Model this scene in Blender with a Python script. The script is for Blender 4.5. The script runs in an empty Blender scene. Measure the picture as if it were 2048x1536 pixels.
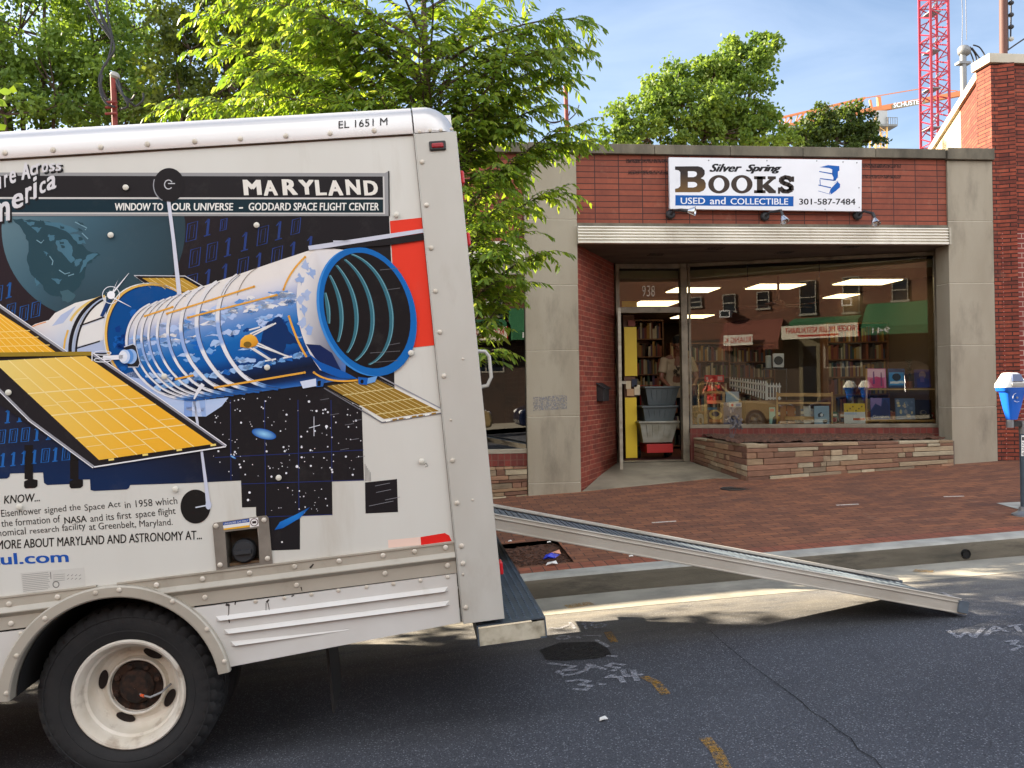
import bpy, math, random
import numpy as np
from mathutils import Vector, Matrix
from math import sin, cos, pi, radians, sqrt, atan2
random.seed(7); rng = np.random.default_rng(11)
SC = bpy.context.scene
COL = SC.collection

# ------------------------------------------------------------------ camera, sky, sun, exposure
FPX = 1650.0                                   # focal length in pixels of the 2048 px wide photograph
YAW, PITCH, ROLL = 0.10266791, 0.00797555, 0.01472813
CAM = Vector((0, 0, 1.7))
_f = Vector((sin(YAW)*cos(PITCH), cos(YAW)*cos(PITCH), sin(PITCH)))
_r0 = Vector((cos(YAW), -sin(YAW), 0)); _u0 = _r0.cross(_f)
_r = cos(ROLL)*_r0 - sin(ROLL)*_u0; _u = sin(ROLL)*_r0 + cos(ROLL)*_u0
cd = bpy.data.cameras.new('camera'); cam = bpy.data.objects.new('camera', cd); COL.objects.link(cam)
cd.sensor_width = 36; cd.lens = 36*FPX/2048; cd.clip_start = 0.05; cd.clip_end = 2000
mw = Matrix((_r, _u, -_f)).transposed().to_4x4(); mw.translation = CAM
cam.matrix_world = mw
SC.camera = cam

SUN_AZ = Vector((-0.876, 0.482, 0)); SUN_EL = radians(26)
SKY_STRENGTH, SUN_STRENGTH, EXPOSURE = 0.05, 5.0, 2.3
w = bpy.data.worlds.new('World'); SC.world = w; w.use_nodes = True
nt = w.node_tree; nt.nodes.clear()
_o = nt.nodes.new('ShaderNodeOutputWorld'); _b = nt.nodes.new('ShaderNodeBackground')
sky = nt.nodes.new('ShaderNodeTexSky'); sky.sky_type = 'NISHITA'; sky.sun_disc = False
sky.sun_elevation = SUN_EL; sky.sun_rotation = atan2(SUN_AZ.x, SUN_AZ.y)
sky.air_density = 1.0; sky.dust_density = 1.2; sky.ozone_density = 2.0
_tc = nt.nodes.new('ShaderNodeTexCoord'); _mp = nt.nodes.new('ShaderNodeMapping')
_mp.inputs['Scale'].default_value = (2.2, 2.2, 7.5); _mp.inputs['Rotation'].default_value = (0.25, 0.35, 0.2)
_ns = nt.nodes.new('ShaderNodeTexNoise'); _ns.inputs['Scale'].default_value = 1.6; _ns.inputs['Detail'].default_value = 7
_ns.inputs['Roughness'].default_value = 0.54; _ns.inputs['Distortion'].default_value = 0.5
_rp = nt.nodes.new('ShaderNodeValToRGB'); _rp.color_ramp.elements[0].position = 0.30; _rp.color_ramp.elements[1].position = 0.85
_rp.color_ramp.elements[1].color = (0.44, 0.44, 0.44, 1)
_mx = nt.nodes.new('ShaderNodeMix'); _mx.data_type = 'RGBA'
_mx.inputs['B'].default_value = (4.6, 5.2, 6.2, 1)
nt.links.new(_tc.outputs['Generated'], _mp.inputs['Vector']); nt.links.new(_mp.outputs['Vector'], _ns.inputs['Vector'])
nt.links.new(_rp.outputs['Color'], _mx.inputs['Factor'])
_sx = nt.nodes.new('ShaderNodeSeparateXYZ'); nt.links.new(_tc.outputs['Generated'], _sx.inputs[0])   # unseen cloud bank added behind the camera to fill the shaded side
_mr = nt.nodes.new('ShaderNodeMapRange'); _mr.inputs['From Min'].default_value = 0.25; _mr.inputs['From Max'].default_value = -0.5; _mr.inputs['To Min'].default_value = -0.13; _mr.inputs['To Max'].default_value = 0.36
nt.links.new(_sx.outputs['Y'], _mr.inputs['Value'])
nt.links.new(_ns.outputs['Fac'], _rp.inputs['Fac'])
_ad = nt.nodes.new('ShaderNodeMath'); _ad.operation = 'ADD'; nt.links.new(_ns.outputs['Fac'], _ad.inputs[0]); nt.links.new(_mr.outputs[0], _ad.inputs[1])
_r2 = nt.nodes.new('ShaderNodeValToRGB'); _r2.color_ramp.elements[0].position = 0.58; _r2.color_ramp.elements[1].position = 0.86; nt.links.new(_ad.outputs[0], _r2.inputs['Fac'])
_m2 = nt.nodes.new('ShaderNodeMix'); _m2.data_type = 'RGBA'; _m2.inputs['B'].default_value = (10.6, 10.8, 11.2, 1)
nt.links.new(_r2.outputs['Color'], _m2.inputs['Factor']); nt.links.new(_mx.outputs['Result'], _m2.inputs['A'])
nt.links.new(sky.outputs['Color'], _mx.inputs['A']); nt.links.new(_m2.outputs['Result'], _b.inputs['Color'])
_b.inputs['Strength'].default_value = SKY_STRENGTH; nt.links.new(_b.outputs['Background'], _o.inputs['Surface'])
sl = bpy.data.lights.new('sun', 'SUN'); sl.energy = SUN_STRENGTH; sl.angle = radians(0.53); sl.color = (1.0, 0.86, 0.66)
so = bpy.data.objects.new('sun', sl); COL.objects.link(so)
sdir = Vector((SUN_AZ.x*cos(SUN_EL), SUN_AZ.y*cos(SUN_EL), sin(SUN_EL)))
so.rotation_euler = sdir.to_track_quat('Z', 'Y').to_euler(); so.location = sdir*40
SC.view_settings.view_transform = 'Standard'; SC.view_settings.look = 'None'
SC.view_settings.gamma = 1; SC.view_settings.exposure = EXPOSURE
SC.cycles.max_bounces = 8; SC.cycles.transparent_max_bounces = 16; SC.cycles.caustics_reflective = False
SC.cycles.use_denoising = True

# ------------------------------------------------------------------ geometry helpers
def ray(px, py): return _f + _r*((px-1024)/FPX) + _u*((768-py)/FPX)
def onY(px, py, Y): d = ray(px, py); return CAM + d*(Y/d.y)
def onP(px, py, p0, n): d = ray(px, py); return CAM + d*((Vector(p0)-CAM).dot(n)/d.dot(n))
def onZ(px, py, z): d = ray(px, py); return CAM + d*((z-CAM.z)/d.z)
def G(x):                                       # street height along its length
    x = max(-60.0, min(x, 60.0))
    if x < 0: return 0.167 + 0.08*x
    if x < 1.5: return 0.167 + 0.08*x - 0.032/1.5*x*x/2
    return 0.167 + 0.096 + 0.046*(x-1.5)
YK = 6.30                                       # foot of the kerb
def road_z(x, y): return G(x) - 0.0478*(y-3.56) if y > 0 else G(x) + 0.1702 + 0.03*y
def walk_z(x, y): return G(x) + 0.030 + 0.0137*(y-6.5)
def onG(px, py, h=road_z):
    d = ray(px, py); t = 3.0
    for _ in range(50):
        P = CAM + d*t; t = (h(P.x, P.y)-CAM.z)/d.z
    return CAM + d*t

def lin(c):
    if isinstance(c, str):
        c = [int(c[i:i+2], 16)/255 for i in (0, 2, 4)]
    elif max(c) > 1.0: c = [x/255 for x in c]
    return tuple(x/12.92 if x <= 0.04045 else ((x+0.055)/1.055)**2.4 for x in c)

class MB:
    def __init__(s): s.v = []; s.f = []; s.m = []; s.c = []
    def add(s, vs, fs, mat=0, col=None):
        b = len(s.v); s.v += [tuple(p) for p in vs]
        for q in fs: s.f.append([b+i for i in q]); s.m.append(mat)
        if col is None: s.c += [(1, 1, 1)]*len(vs)
        elif len(col) == 3 and not hasattr(col[0], '__len__'): s.c += [tuple(col)]*len(vs)
        else: s.c += [tuple(k) for k in col]
        return s
    def hexa(s, p, mat=0, col=None):            # 8 corners: bottom ring 0-3, top ring 4-7
        return s.add(p, [(3, 2, 1, 0), (4, 5, 6, 7), (0, 1, 5, 4), (1, 2, 6, 5), (2, 3, 7, 6), (3, 0, 4, 7)], mat, col)
    def box(s, x0, x1, y0, y1, z0, z1, mat=0, col=None):
        return s.hexa([(x0, y0, z0), (x1, y0, z0), (x1, y1, z0), (x0, y1, z0), (x0, y0, z1), (x1, y0, z1), (x1, y1, z1), (x0, y1, z1)], mat, col)
    def obox(s, c, a, b, d, mat=0, col=None):   # centre and three half axes
        c, a, b, d = Vector(c), Vector(a), Vector(b), Vector(d)
        return s.hexa([c-a-b-d, c+a-b-d, c+a+b-d, c-a+b-d, c-a-b+d, c+a-b+d, c+a+b+d, c-a+b+d], mat, col)
    def bar(s, p, q, wx, wz, up=(0, 0, 1), mat=0, col=None):
        p, q = Vector(p), Vector(q); d = (q-p); L = d.length; d.normalize(); up = Vector(up)
        x = d.cross(up)
        if x.length < 1e-4: x = d.cross(Vector((0, 1, 0)))
        x.normalize(); z = x.cross(d)
        return s.obox((p+q)/2, d*L/2, x*wx/2, z*wz/2, mat, col)
    def tube(s, pts, r, n=8, mat=0, col=None, caps=True):
        pts = [Vector(p) for p in pts]; N = len(pts)
        rs = r if hasattr(r, '__len__') else [r]*N
        vs = []; prev = None
        for i, p in enumerate(pts):
            d = (pts[min(i+1, N-1)] - pts[max(i-1, 0)]).normalized()
            if prev is None:
                a = d.orthogonal().normalized()
            else:
                a = (prev - d*prev.dot(d))
                a = a.normalized() if a.length > 1e-5 else d.orthogonal().normalized()
            prev = a; b = d.cross(a)
            for k in range(n):
                t = 2*pi*k/n; vs.append(p + (a*cos(t) + b*sin(t))*rs[i])
        fs = [(i*n+k, i*n+(k+1) % n, (i+1)*n+(k+1) % n, (i+1)*n+k) for i in range(N-1) for k in range(n)]
        if caps: fs += [tuple(range(n))[::-1], tuple((N-1)*n+k for k in range(n))]
        return s.add(vs, fs, mat, col)
    def lathe(s, o, ax, prof, n=24, mat=0, col=None, a0=0.0, a1=2*pi):   # prof: (radius, height along axis)
        o = Vector(o); ax = Vector(ax).normalized(); a = ax.orthogonal().normalized(); b = ax.cross(a)
        full = abs(a1-a0-2*pi) < 1e-6; cnt = n if full else n+1
        vs = [o + ax*h + (a*cos(a0+(a1-a0)*k/n) + b*sin(a0+(a1-a0)*k/n))*r for (r, h) in prof for k in range(cnt)]
        fs = []
        for i in range(len(prof)-1):
            for k in range(n):
                k2 = (k+1) % cnt
                fs.append((i*cnt+k, i*cnt+k2, (i+1)*cnt+k2, (i+1)*cnt+k))
        return s.add(vs, fs, mat, col)
    def prism(s, pts, vec, mat=0, col=None):
        pts = [Vector(p) for p in pts]; vec = Vector(vec); n = len(pts)
        return s.add(pts + [p+vec for p in pts], [tuple(range(n))[::-1], tuple(range(n, 2*n))] + [(i, (i+1) % n, n+(i+1) % n, n+i) for i in range(n)], mat, col)
    def dome(s, c, nrm, r, h=None, n=8, mat=0, col=None):
        h = r*0.6 if h is None else h
        return s.lathe(c, nrm, [(r, -0.0005), (r*0.92, h*0.55), (r*0.6, h*0.9), (0.0005, h)], n, mat, col)
    def ball(s, c, r, sc=(1, 1, 1), n=12, mat=0, col=None):
        c = Vector(c); vs = []; m = n//2
        for i in range(m+1):
            t = pi*i/m
            for k in range(n):
                a = 2*pi*k/n; vs.append(c + Vector((sin(t)*cos(a)*sc[0], sin(t)*sin(a)*sc[1], cos(t)*sc[2]))*r)
        return s.add(vs, [(i*n+k, (i+1)*n+k, (i+1)*n+(k+1) % n, i*n+(k+1) % n) for i in range(m) for k in range(n)], mat, col)
    def grid(s, fn, nu, nv, mat=0, colfn=None):
        vs = [fn(i/nu, j/nv) for j in range(nv+1) for i in range(nu+1)]
        cs = None if colfn is None else [colfn(i/nu, j/nv) for j in range(nv+1) for i in range(nu+1)]
        k = nu+1
        return s.add(vs, [(j*k+i, j*k+i+1, (j+1)*k+i+1, (j+1)*k+i) for j in range(nv) for i in range(nu)], mat, cs)
    def build(s, name, mats, parent=None, smooth=None, bevel=0, loc=None, colors=False, merge=False):
        me = bpy.data.meshes.new(name); me.from_pydata(s.v, [], s.f)
        mats = mats if isinstance(mats, (list, tuple)) else [mats]
        for m in mats: me.materials.append(m)
        if len(mats) > 1: me.polygons.foreach_set('material_index', s.m)
        me.validate(clean_customdata=False); me.update()
        auto_uv(me)
        if colors:
            ca = me.color_attributes.new('Col', 'FLOAT_COLOR', 'POINT')
            a = np.ones((len(s.c), 4), np.float32); a[:, :3] = np.array(s.c, np.float32); ca.data.foreach_set('color', a.ravel())
        if smooth is not None:
            me.polygons.foreach_set('use_smooth', [True]*len(me.polygons)); me.set_sharp_from_angle(angle=smooth)
        o = bpy.data.objects.new(name, me); COL.objects.link(o)
        if parent: o.parent = parent
        if loc is not None: o.location = loc
        if bevel:
            b = o.modifiers.new('bevel', 'BEVEL'); b.width = bevel; b.segments = 2; b.limit_method = 'ANGLE'; b.angle_limit = 0.7
        return o

def auto_uv(me):                                # metres along each face: (run, height) on walls, (x, y) on flats
    nl = len(me.loops)
    if not nl: return
    co = np.empty(len(me.vertices)*3, np.float32); me.vertices.foreach_get('co', co); co = co.reshape(-1, 3)
    li = np.empty(nl, np.int32); me.loops.foreach_get('vertex_index', li)
    pn = np.empty(len(me.polygons)*3, np.float32); me.polygons.foreach_get('normal', pn); pn = pn.reshape(-1, 3)
    tot = np.empty(len(me.polygons), np.int32); me.polygons.foreach_get('loop_total', tot)
    n = np.repeat(pn, tot, axis=0); p = co[li]
    t = np.stack([-n[:, 1], n[:, 0]], 1); L = np.linalg.norm(t, axis=1, keepdims=True); t = t/np.maximum(L, 1e-6)
    u = (p[:, :2]*t).sum(1); flat = np.abs(n[:, 2]) > 0.75
    uv = np.where(flat[:, None], p[:, :2], np.stack([u, p[:, 2]], 1)).astype(np.float32)
    me.uv_layers.new(name='UVMap').data.foreach_set('uv', uv.ravel())

def tag(o, label=None, cat=None, group=None, kind=None):
    if label: o['label'] = label
    if cat: o['category'] = cat
    if group: o['group'] = group
    if kind: o['kind'] = kind
    return o
def thing(name, label, cat, loc=(0, 0, 0), rz=0, group=None):
    o = bpy.data.objects.new(name, None); COL.objects.link(o); o.location = loc; o.rotation_euler = (0, 0, rz)
    o.empty_display_size = 0.1
    return tag(o, label, cat, group)
def copy_tree(o, parent=None):
    c = o.copy(); COL.objects.link(c)
    if parent: c.parent = parent
    for ch in [x for x in SC.objects if x.parent == o]: copy_tree(ch, c)
    return c
def text2d(s, bold=0.0, shear=0.0, res=3):      # lettering as flat polygons inside the unit square
    cu = bpy.data.curves.new('letters', 'FONT'); cu.body = s; cu.offset = bold; cu.shear = shear; cu.resolution_u = res
    cu.dimensions = '2D'; cu.fill_mode = 'FRONT'
    o = bpy.data.objects.new('letters', cu); COL.objects.link(o)
    bpy.context.view_layer.update()
    me = bpy.data.meshes.new_from_object(o.evaluated_get(bpy.context.evaluated_depsgraph_get()))
    v = np.array([x.co[:2] for x in me.vertices]); f = [tuple(p.vertices) for p in me.polygons]
    bpy.data.objects.remove(o); bpy.data.curves.remove(cu); bpy.data.meshes.remove(me)
    lo, hi = v.min(0), v.max(0); asp = (hi[0]-lo[0])/(hi[1]-lo[1])
    return (v-lo)/(hi-lo), f, asp
def letters(mb, s, quad, mat=0, col=None, bold=0.0, shear=0.0, mirror=False):   # quad: bottom-left, bottom-right, top-right, top-left
    v, f, asp = text2d(s, 0.0, shear); A, B, Cc, D = [Vector(q) for q in quad]
    nn = (B-A).cross(D-A).normalized(); nn = nn if nn.y < 0 or abs(nn.z) > .7 else -nn
    e = max(0.0, bold-.004)*1.35; k = 0
    offs = [(0, 0)] if e < .003 else [(-e, -e*.4), (e, -e*.4), (-e, e*.4), (e, e*.4), (0, 0)]      # heavier strokes: passes printed over each other
    for ox, oy in offs:
        pts = []
        for x, y in v:
            if mirror: x = 1-x
            x = (x+ox/asp)/(1+2*e/asp)+e/asp/(1+2*e/asp); y = (y+oy)/(1+.8*e)+.4*e/(1+.8*e)
            pts.append((A*(1-x) + B*x)*(1-y) + (D*(1-x) + Cc*x)*y + nn*(k*.00006))
        k += 1; mb.add(pts, f, mat, col)

# ------------------------------------------------------------------ materials
def nodes(name):
    m = bpy.data.materials.new(name); m.use_nodes = True; t = m.node_tree
    return m, t, t.nodes['Principled BSDF'], t.links
def N(t, kind, **kw):
    n = t.nodes.new('ShaderNode'+kind)
    for k, v in kw.items():
        if k in n.inputs: n.inputs[k].default_value = v
        else: setattr(n, k, v)
    return n
def mixc(t, fac, a, b, blend='MIX'):
    n = t.nodes.new('ShaderNodeMix'); n.data_type = 'RGBA'; n.blend_type = blend
    for k, x in (('Factor', fac), ('A', a), ('B', b)):
        if hasattr(x, 'is_output') or isinstance(x, bpy.types.NodeSocket): t.links.new(x, n.inputs[k])
        elif k == 'Factor': n.inputs[k].default_value = x
        else: n.inputs[k].default_value = (*x, 1)
    return n.outputs['Result']
def ramp(t, sock, p0, p1, c0=(0, 0, 0), c1=(1, 1, 1)):
    r = t.nodes.new('ShaderNodeValToRGB'); e = r.color_ramp.elements
    e[0].position, e[1].position = p0, p1; e[0].color = (*c0, 1); e[1].color = (*c1, 1)
    t.links.new(sock, r.inputs['Fac']); return r.outputs['Color']
def coord(t, kind='Object', scale=(1, 1, 1), rot=(0, 0, 0), loc=(0, 0, 0)):
    c = t.nodes.new('ShaderNodeTexCoord'); m = t.nodes.new('ShaderNodeMapping')
    m.inputs['Scale'].default_value = scale; m.inputs['Rotation'].default_value = rot; m.inputs['Location'].default_value = loc
    t.links.new(c.outputs[kind], m.inputs['Vector']); return m.outputs['Vector']
def noise(t, vec, scale, detail=5, rough=0.55, dist=0.0):
    n = N(t, 'TexNoise', Scale=scale, Detail=detail, Roughness=rough, Distortion=dist); t.links.new(vec, n.inputs['Vector']); return n.outputs['Fac']
def bump(t, b, h, strength, dist=0.01):
    n = N(t, 'Bump', Strength=strength, Distance=dist); t.links.new(h, n.inputs['Height']); t.links.new(n.outputs['Normal'], b.inputs['Normal']); return n
def mat(name, col, rough=0.6, metal=0.0, col2=None, vs=4.0, lo=0.35, hi=0.7, bp=0.0, bs=80.0, spec=0.5, stain=None, ss=1.5, slo=0.5, shi=0.75, stretch=(1, 1, 1), coat=0.0):
    m, t, b, L = nodes(name); c = lin(col)
    b.inputs['Roughness'].default_value = rough; b.inputs['Metallic'].default_value = metal
    b.inputs['Specular IOR Level'].default_value = spec; b.inputs['Coat Weight'].default_value = coat
    b.inputs['Base Color'].default_value = (*c, 1)
    v = coord(t, scale=stretch); s = None
    if col2 is not None:
        s = mixc(t, ramp(t, noise(t, v, vs, 6), lo, hi), c, lin(col2))
    if stain is not None:
        s = mixc(t, ramp(t, noise(t, v, ss, 8, 0.65), slo, shi), s if s is not None else c, lin(stain))
    if s is not None: L.new(s, b.inputs['Base Color'])
    if bp: bump(t, b, noise(t, v, bs, 4), bp, 0.004)
    return m
def brick(name, c1, c2, mortar, bw, bh, ms, off=0.5, rough=0.85, bp=0.6, uo=(0, 0), stain=None, slo=0.55, shi=0.8, ss=1.2, squash=1.0, dist=0.008, msm=0.1, rot=0.0, swap=False, var=0.25):
    m, t, b, L = nodes(name); b.inputs['Roughness'].default_value = rough
    v = coord(t, 'UV', loc=(uo[0], uo[1], 0), rot=(0, 0, rot))
    k = N(t, 'TexBrick', Scale=1.0); k.offset = off; k.inputs['Brick Width'].default_value = bw; k.inputs['Row Height'].default_value = bh
    k.inputs['Mortar Size'].default_value = ms; k.inputs['Mortar Smooth'].default_value = msm; k.inputs['Bias'].default_value = 0.0
    k.inputs['Color1'].default_value = (*lin(c1), 1); k.inputs['Color2'].default_value = (*lin(c2), 1); k.inputs['Mortar'].default_value = (*lin(mortar), 1)
    L.new(v, k.inputs['Vector'])
    o = coord(t); nz = noise(t, o, 14, 6, 0.7)
    s = mixc(t, var, k.outputs['Color'], ramp(t, nz, 0.25, 0.8, (0.15, 0.15, 0.15), (0.95, 0.95, 0.95)), 'OVERLAY')
    if stain is not None: s = mixc(t, ramp(t, noise(t, o, ss, 8, 0.7), slo, shi), s, lin(stain))
    wash = ramp(t, noise(t, coord(t, scale=(2.6, 2.6, .3)), 1.3, 7, .7), .48, .85, (0, 0, 0), (.42, .42, .42))     # old rain streaks
    s = mixc(t, wash, s, lin(stain if stain is not None else mortar)); s = mixc(t, ramp(t, noise(t, o, 5.5, 4, .6), .6, .8, (0, 0, 0), (.3, .3, .3)), s, lin((172, 132, 108)))
    L.new(s, b.inputs['Base Color'])
    if bp:
        h = N(t, 'Math', operation='MULTIPLY_ADD'); h.inputs[1].default_value = -1.0; h.inputs[2].default_value = 1.0
        L.new(k.outputs['Fac'], h.inputs[0])
        h2 = N(t, 'Math', operation='MULTIPLY_ADD'); h2.inputs[1].default_value = 0.25; L.new(noise(t, o, 120, 3), h2.inputs[0]); L.new(h.outputs[0], h2.inputs[2])
        bump(t, b, h2.outputs[0], bp, dist)
    return m
def print_mat(name, rough=0.35, scuff=True):    # printed vinyl and painted artwork: the print's own colours per vertex
    m, t, b, L = nodes(name); b.inputs['Roughness'].default_value = rough; b.inputs['Specular IOR Level'].default_value = 0.12
    a = t.nodes.new('ShaderNodeVertexColor'); a.layer_name = 'Col'; s = a.outputs['Color']
    if scuff:
        v = coord(t, scale=(1, 1, 1)); s = mixc(t, ramp(t, noise(t, v, 7, 8, 0.7), 0.55, 0.95, (0, 0, 0), (0.16, 0.16, 0.16)), s, lin((120, 118, 112)))
    L.new(s, b.inputs['Base Color']); return m
def glass_mat(name, tint=(0.8, 0.82, 0.78), base=0.05, gain=1.0, rough=0.0, wav=0.0):
    m = bpy.data.materials.new(name); m.use_nodes = True; t = m.node_tree; t.nodes.clear()
    o = t.nodes.new('ShaderNodeOutputMaterial'); tr = N(t, 'BsdfTransparent'); tr.inputs['Color'].default_value = (*tint, 1)
    g = N(t, 'BsdfGlossy'); g.inputs['Roughness'].default_value = rough; g.inputs['Color'].default_value = (1, 1, 1, 1)
    fr = N(t, 'Fresnel', IOR=1.5); ma = N(t, 'Math', operation='MULTIPLY_ADD'); ma.inputs[1].default_value = gain; ma.inputs[2].default_value = base
    ma.use_clamp = True; mx = N(t, 'MixShader')
    if wav:
        b = N(t, 'Bump', Strength=wav, Distance=0.01); t.links.new(noise(t, coord(t), 0.9, 2), b.inputs['Height']); t.links.new(b.outputs['Normal'], g.inputs['Normal'])
    t.links.new(fr.outputs[0], ma.inputs[0]); t.links.new(ma.outputs[0], mx.inputs[0]); t.links.new(tr.outputs[0], mx.inputs[1]); t.links.new(g.outputs[0], mx.inputs[2])
    t.links.new(mx.outputs[0], o.inputs['Surface']); return m
def emit(name, col, strength):
    m, t, b, L = nodes(name); b.inputs['Base Color'].default_value = (*lin(col), 1)
    b.inputs['Emission Color'].default_value = (*lin(col), 1); b.inputs['Emission Strength'].default_value = strength; return m
def leaf_mat(name, trans=0.45, rough=0.45, boost=1.0):
    m = bpy.data.materials.new(name); m.use_nodes = True; t = m.node_tree; b = t.nodes['Principled BSDF']; o = t.nodes['Material Output']
    a = t.nodes.new('ShaderNodeVertexColor'); a.layer_name = 'Col'
    b.inputs['Roughness'].default_value = rough; b.inputs['Specular IOR Level'].default_value = 0.35
    tl = N(t, 'BsdfTranslucent'); mx = N(t, 'MixShader'); mx.inputs[0].default_value = trans
    hs = N(t, 'HueSaturation', Saturation=1.08, Value=1.62*boost); hs.inputs['Hue'].default_value = 0.492
    t.links.new(a.outputs['Color'], b.inputs['Base Color']); t.links.new(a.outputs['Color'], hs.inputs['Color']); t.links.new(hs.outputs['Color'], tl.inputs['Color'])
    t.links.new(b.outputs[0], mx.inputs[1]); t.links.new(tl.outputs[0], mx.inputs[2]); t.links.new(mx.outputs[0], o.inputs['Surface']); return m

def asphalt_mat():
    m, t, b, L = nodes('asphalt'); b.inputs['Roughness'].default_value = 0.75
    v = coord(t)
    vo = N(t, 'TexVoronoi', Scale=105.0); L.new(v, vo.inputs['Vector'])
    wn = N(t, 'TexWhiteNoise'); L.new(vo.outputs['Position'], wn.inputs['Vector'])
    stone = ramp(t, wn.outputs['Value'], 0.45, 1.0, (0, 0, 0), (0.6, 0.6, 0.6))
    near = ramp(t, vo.outputs['Distance'], 0.25, 0.42, (1, 1, 1), (0, 0, 0))
    st = mixc(t, 1.0, stone, near, 'MULTIPLY')
    basec = mixc(t, ramp(t, noise(t, v, 1.1, 8, 0.65), 0.35, 0.7), lin((52, 54, 59)), lin((74, 76, 82)))
    fine = mixc(t, ramp(t, noise(t, v, 170, 3), 0.38, 0.62), lin((20, 21, 24)), lin((94, 97, 106)))
    c = mixc(t, 0.5, basec, fine); c = mixc(t, st, c, lin((176, 178, 184)))
    c = mixc(t, ramp(t, noise(t, coord(t, scale=(0.25, 1.6, 1)), 1.0, 4), 0.55, 0.75, (0, 0, 0), (0.45, 0.45, 0.45)), c, lin((36, 37, 41)))
    sx = N(t, 'SeparateXYZ'); L.new(v, sx.inputs[0]); mr = N(t, 'MapRange'); L.new(sx.outputs['Y'], mr.inputs['Value'])     # pale grit tone along the gutter, painted in to brighten the sunlit patch
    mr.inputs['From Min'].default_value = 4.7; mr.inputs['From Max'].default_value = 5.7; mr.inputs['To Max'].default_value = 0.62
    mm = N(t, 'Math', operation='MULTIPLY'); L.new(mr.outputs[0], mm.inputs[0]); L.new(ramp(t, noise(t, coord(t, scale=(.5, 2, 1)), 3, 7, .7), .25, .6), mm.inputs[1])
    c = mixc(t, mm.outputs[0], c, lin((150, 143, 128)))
    L.new(c, b.inputs['Base Color'])
    n1 = noise(t, v, 150, 3); bump(t, b, n1, 0.6, 0.006); return m

MT = {}
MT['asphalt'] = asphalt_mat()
MT['gutter'] = mat('gutter_concrete', (160, 154, 140), 0.85, col2=(134, 129, 118), vs=3, bp=0.5, bs=120, stain=(86, 84, 80), ss=1.3, slo=0.52, shi=0.8)
MT['kerb'] = mat('kerb_concrete', (172, 170, 162), 0.85, col2=(140, 138, 130), vs=5, bp=0.6, bs=90)
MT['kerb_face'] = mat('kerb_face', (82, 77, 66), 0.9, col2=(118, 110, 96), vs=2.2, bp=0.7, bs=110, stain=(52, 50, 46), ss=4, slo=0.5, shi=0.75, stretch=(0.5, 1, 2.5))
MT['paver'] = brick('paving_brick', (104, 65, 47), (140, 88, 60), (42, 32, 27), 0.203, 0.102, 0.004, 0.5, 0.85, 0.5, stain=(80, 53, 45), slo=0.5, shi=0.85, var=0.35, dist=0.005)
MT['paver_edge'] = brick('edge_brick', (126, 70, 50), (146, 84, 60), (66, 46, 38), 0.102, 0.2, 0.004, 0.0, 0.85, 0.5, stain=(96, 60, 48), slo=0.5, shi=0.85, var=0.3, dist=0.005)
MT['mulch'] = mat('mulch', (58, 38, 28), 0.95, col2=(98, 62, 44), vs=38, lo=0.4, hi=0.62, bp=1.0, bs=60)
MT['concrete'] = mat('entry_concrete', (150, 140, 120), 0.85, col2=(122, 113, 97), vs=2.2, bp=0.35, bs=120, stain=(98, 90, 76), ss=1.4, slo=0.5, shi=0.8)
MT['lime'] = mat('limestone', (160, 151, 133), 0.85, col2=(144, 134, 116), vs=1.6, bp=0.35, bs=90, stain=(96, 88, 76), ss=2.0, slo=0.52, shi=0.85, stretch=(1.4, 1.4, .45))
MT['coping'] = mat('coping_stone', (120, 112, 96), 0.9, col2=(86, 80, 68), vs=3.0, bp=0.5, bs=60, stain=(52, 49, 42), ss=2.0, slo=0.45, shi=0.75, stretch=(1, 1, 0.35))
MT['stackbrick'] = brick('stack_bond_brick', (142, 72, 50), (120, 60, 43), (54, 30, 24), 0.318, 0.0775, 0.006, 0.0, 0.8, 0.5, uo=(0.0, 0.02), stain=(92, 42, 32), slo=0.5, shi=0.85, var=0.2, dist=0.006)
MT['recessbrick'] = brick('recess_brick', (146, 62, 44), (114, 46, 33), (160, 108, 84), 0.21, 0.0672, 0.005, 0.5, 0.8, 0.4, stain=(84, 36, 28), slo=0.5, shi=0.85, dist=0.005)
MT['rowlock'] = brick('rowlock_brick', (122, 50, 40), (96, 40, 33), (110, 76, 64), 0.082, 0.2, 0.005, 0.0, 0.8, 0.4, stain=(70, 34, 28), slo=0.5, shi=0.8)
MT['rightbrick'] = brick('rugged_brick', (150, 70, 48), (104, 46, 34), (46, 26, 21), 0.32, 0.0535, 0.007, 0.5, 0.9, 0.9, stain=(78, 38, 31), slo=0.55, shi=0.85, ss=3, dist=0.012, var=0.4)
MT['smoothbrick'] = brick('patched_brick', (136, 54, 44), (120, 46, 38), (176, 150, 136), 0.21, 0.0672, 0.006, 0.5, 0.85, 0.4, stain=(96, 42, 36), slo=0.5, shi=0.85)
MT['oppbrick'] = brick('opposite_brick', (116, 70, 52), (96, 56, 42), (100, 80, 68), 0.21, 0.0672, 0.008, 0.5, 0.85, 0.2)
MT['alu'] = mat('aluminium_trim', (172, 166, 150), 0.45, 0.35, col2=(148, 140, 124), vs=6, stain=(112, 104, 90), ss=3, slo=0.55, shi=0.85, stretch=(0.6, 0.6, 2))
MT['alu_dark'] = mat('weathered_frame', (140, 130, 112), 0.5, 0.25, col2=(108, 98, 82), vs=5, stain=(80, 72, 60), ss=6, slo=0.55, shi=0.8)
MT['fascia'] = mat('fluted_fascia', (228, 222, 208), 0.45, 0.05, col2=(206, 199, 183), vs=2.2, stain=(142, 122, 96), ss=1.7, slo=0.55, shi=0.85, stretch=(1.0, 1, 0.3))
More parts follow.
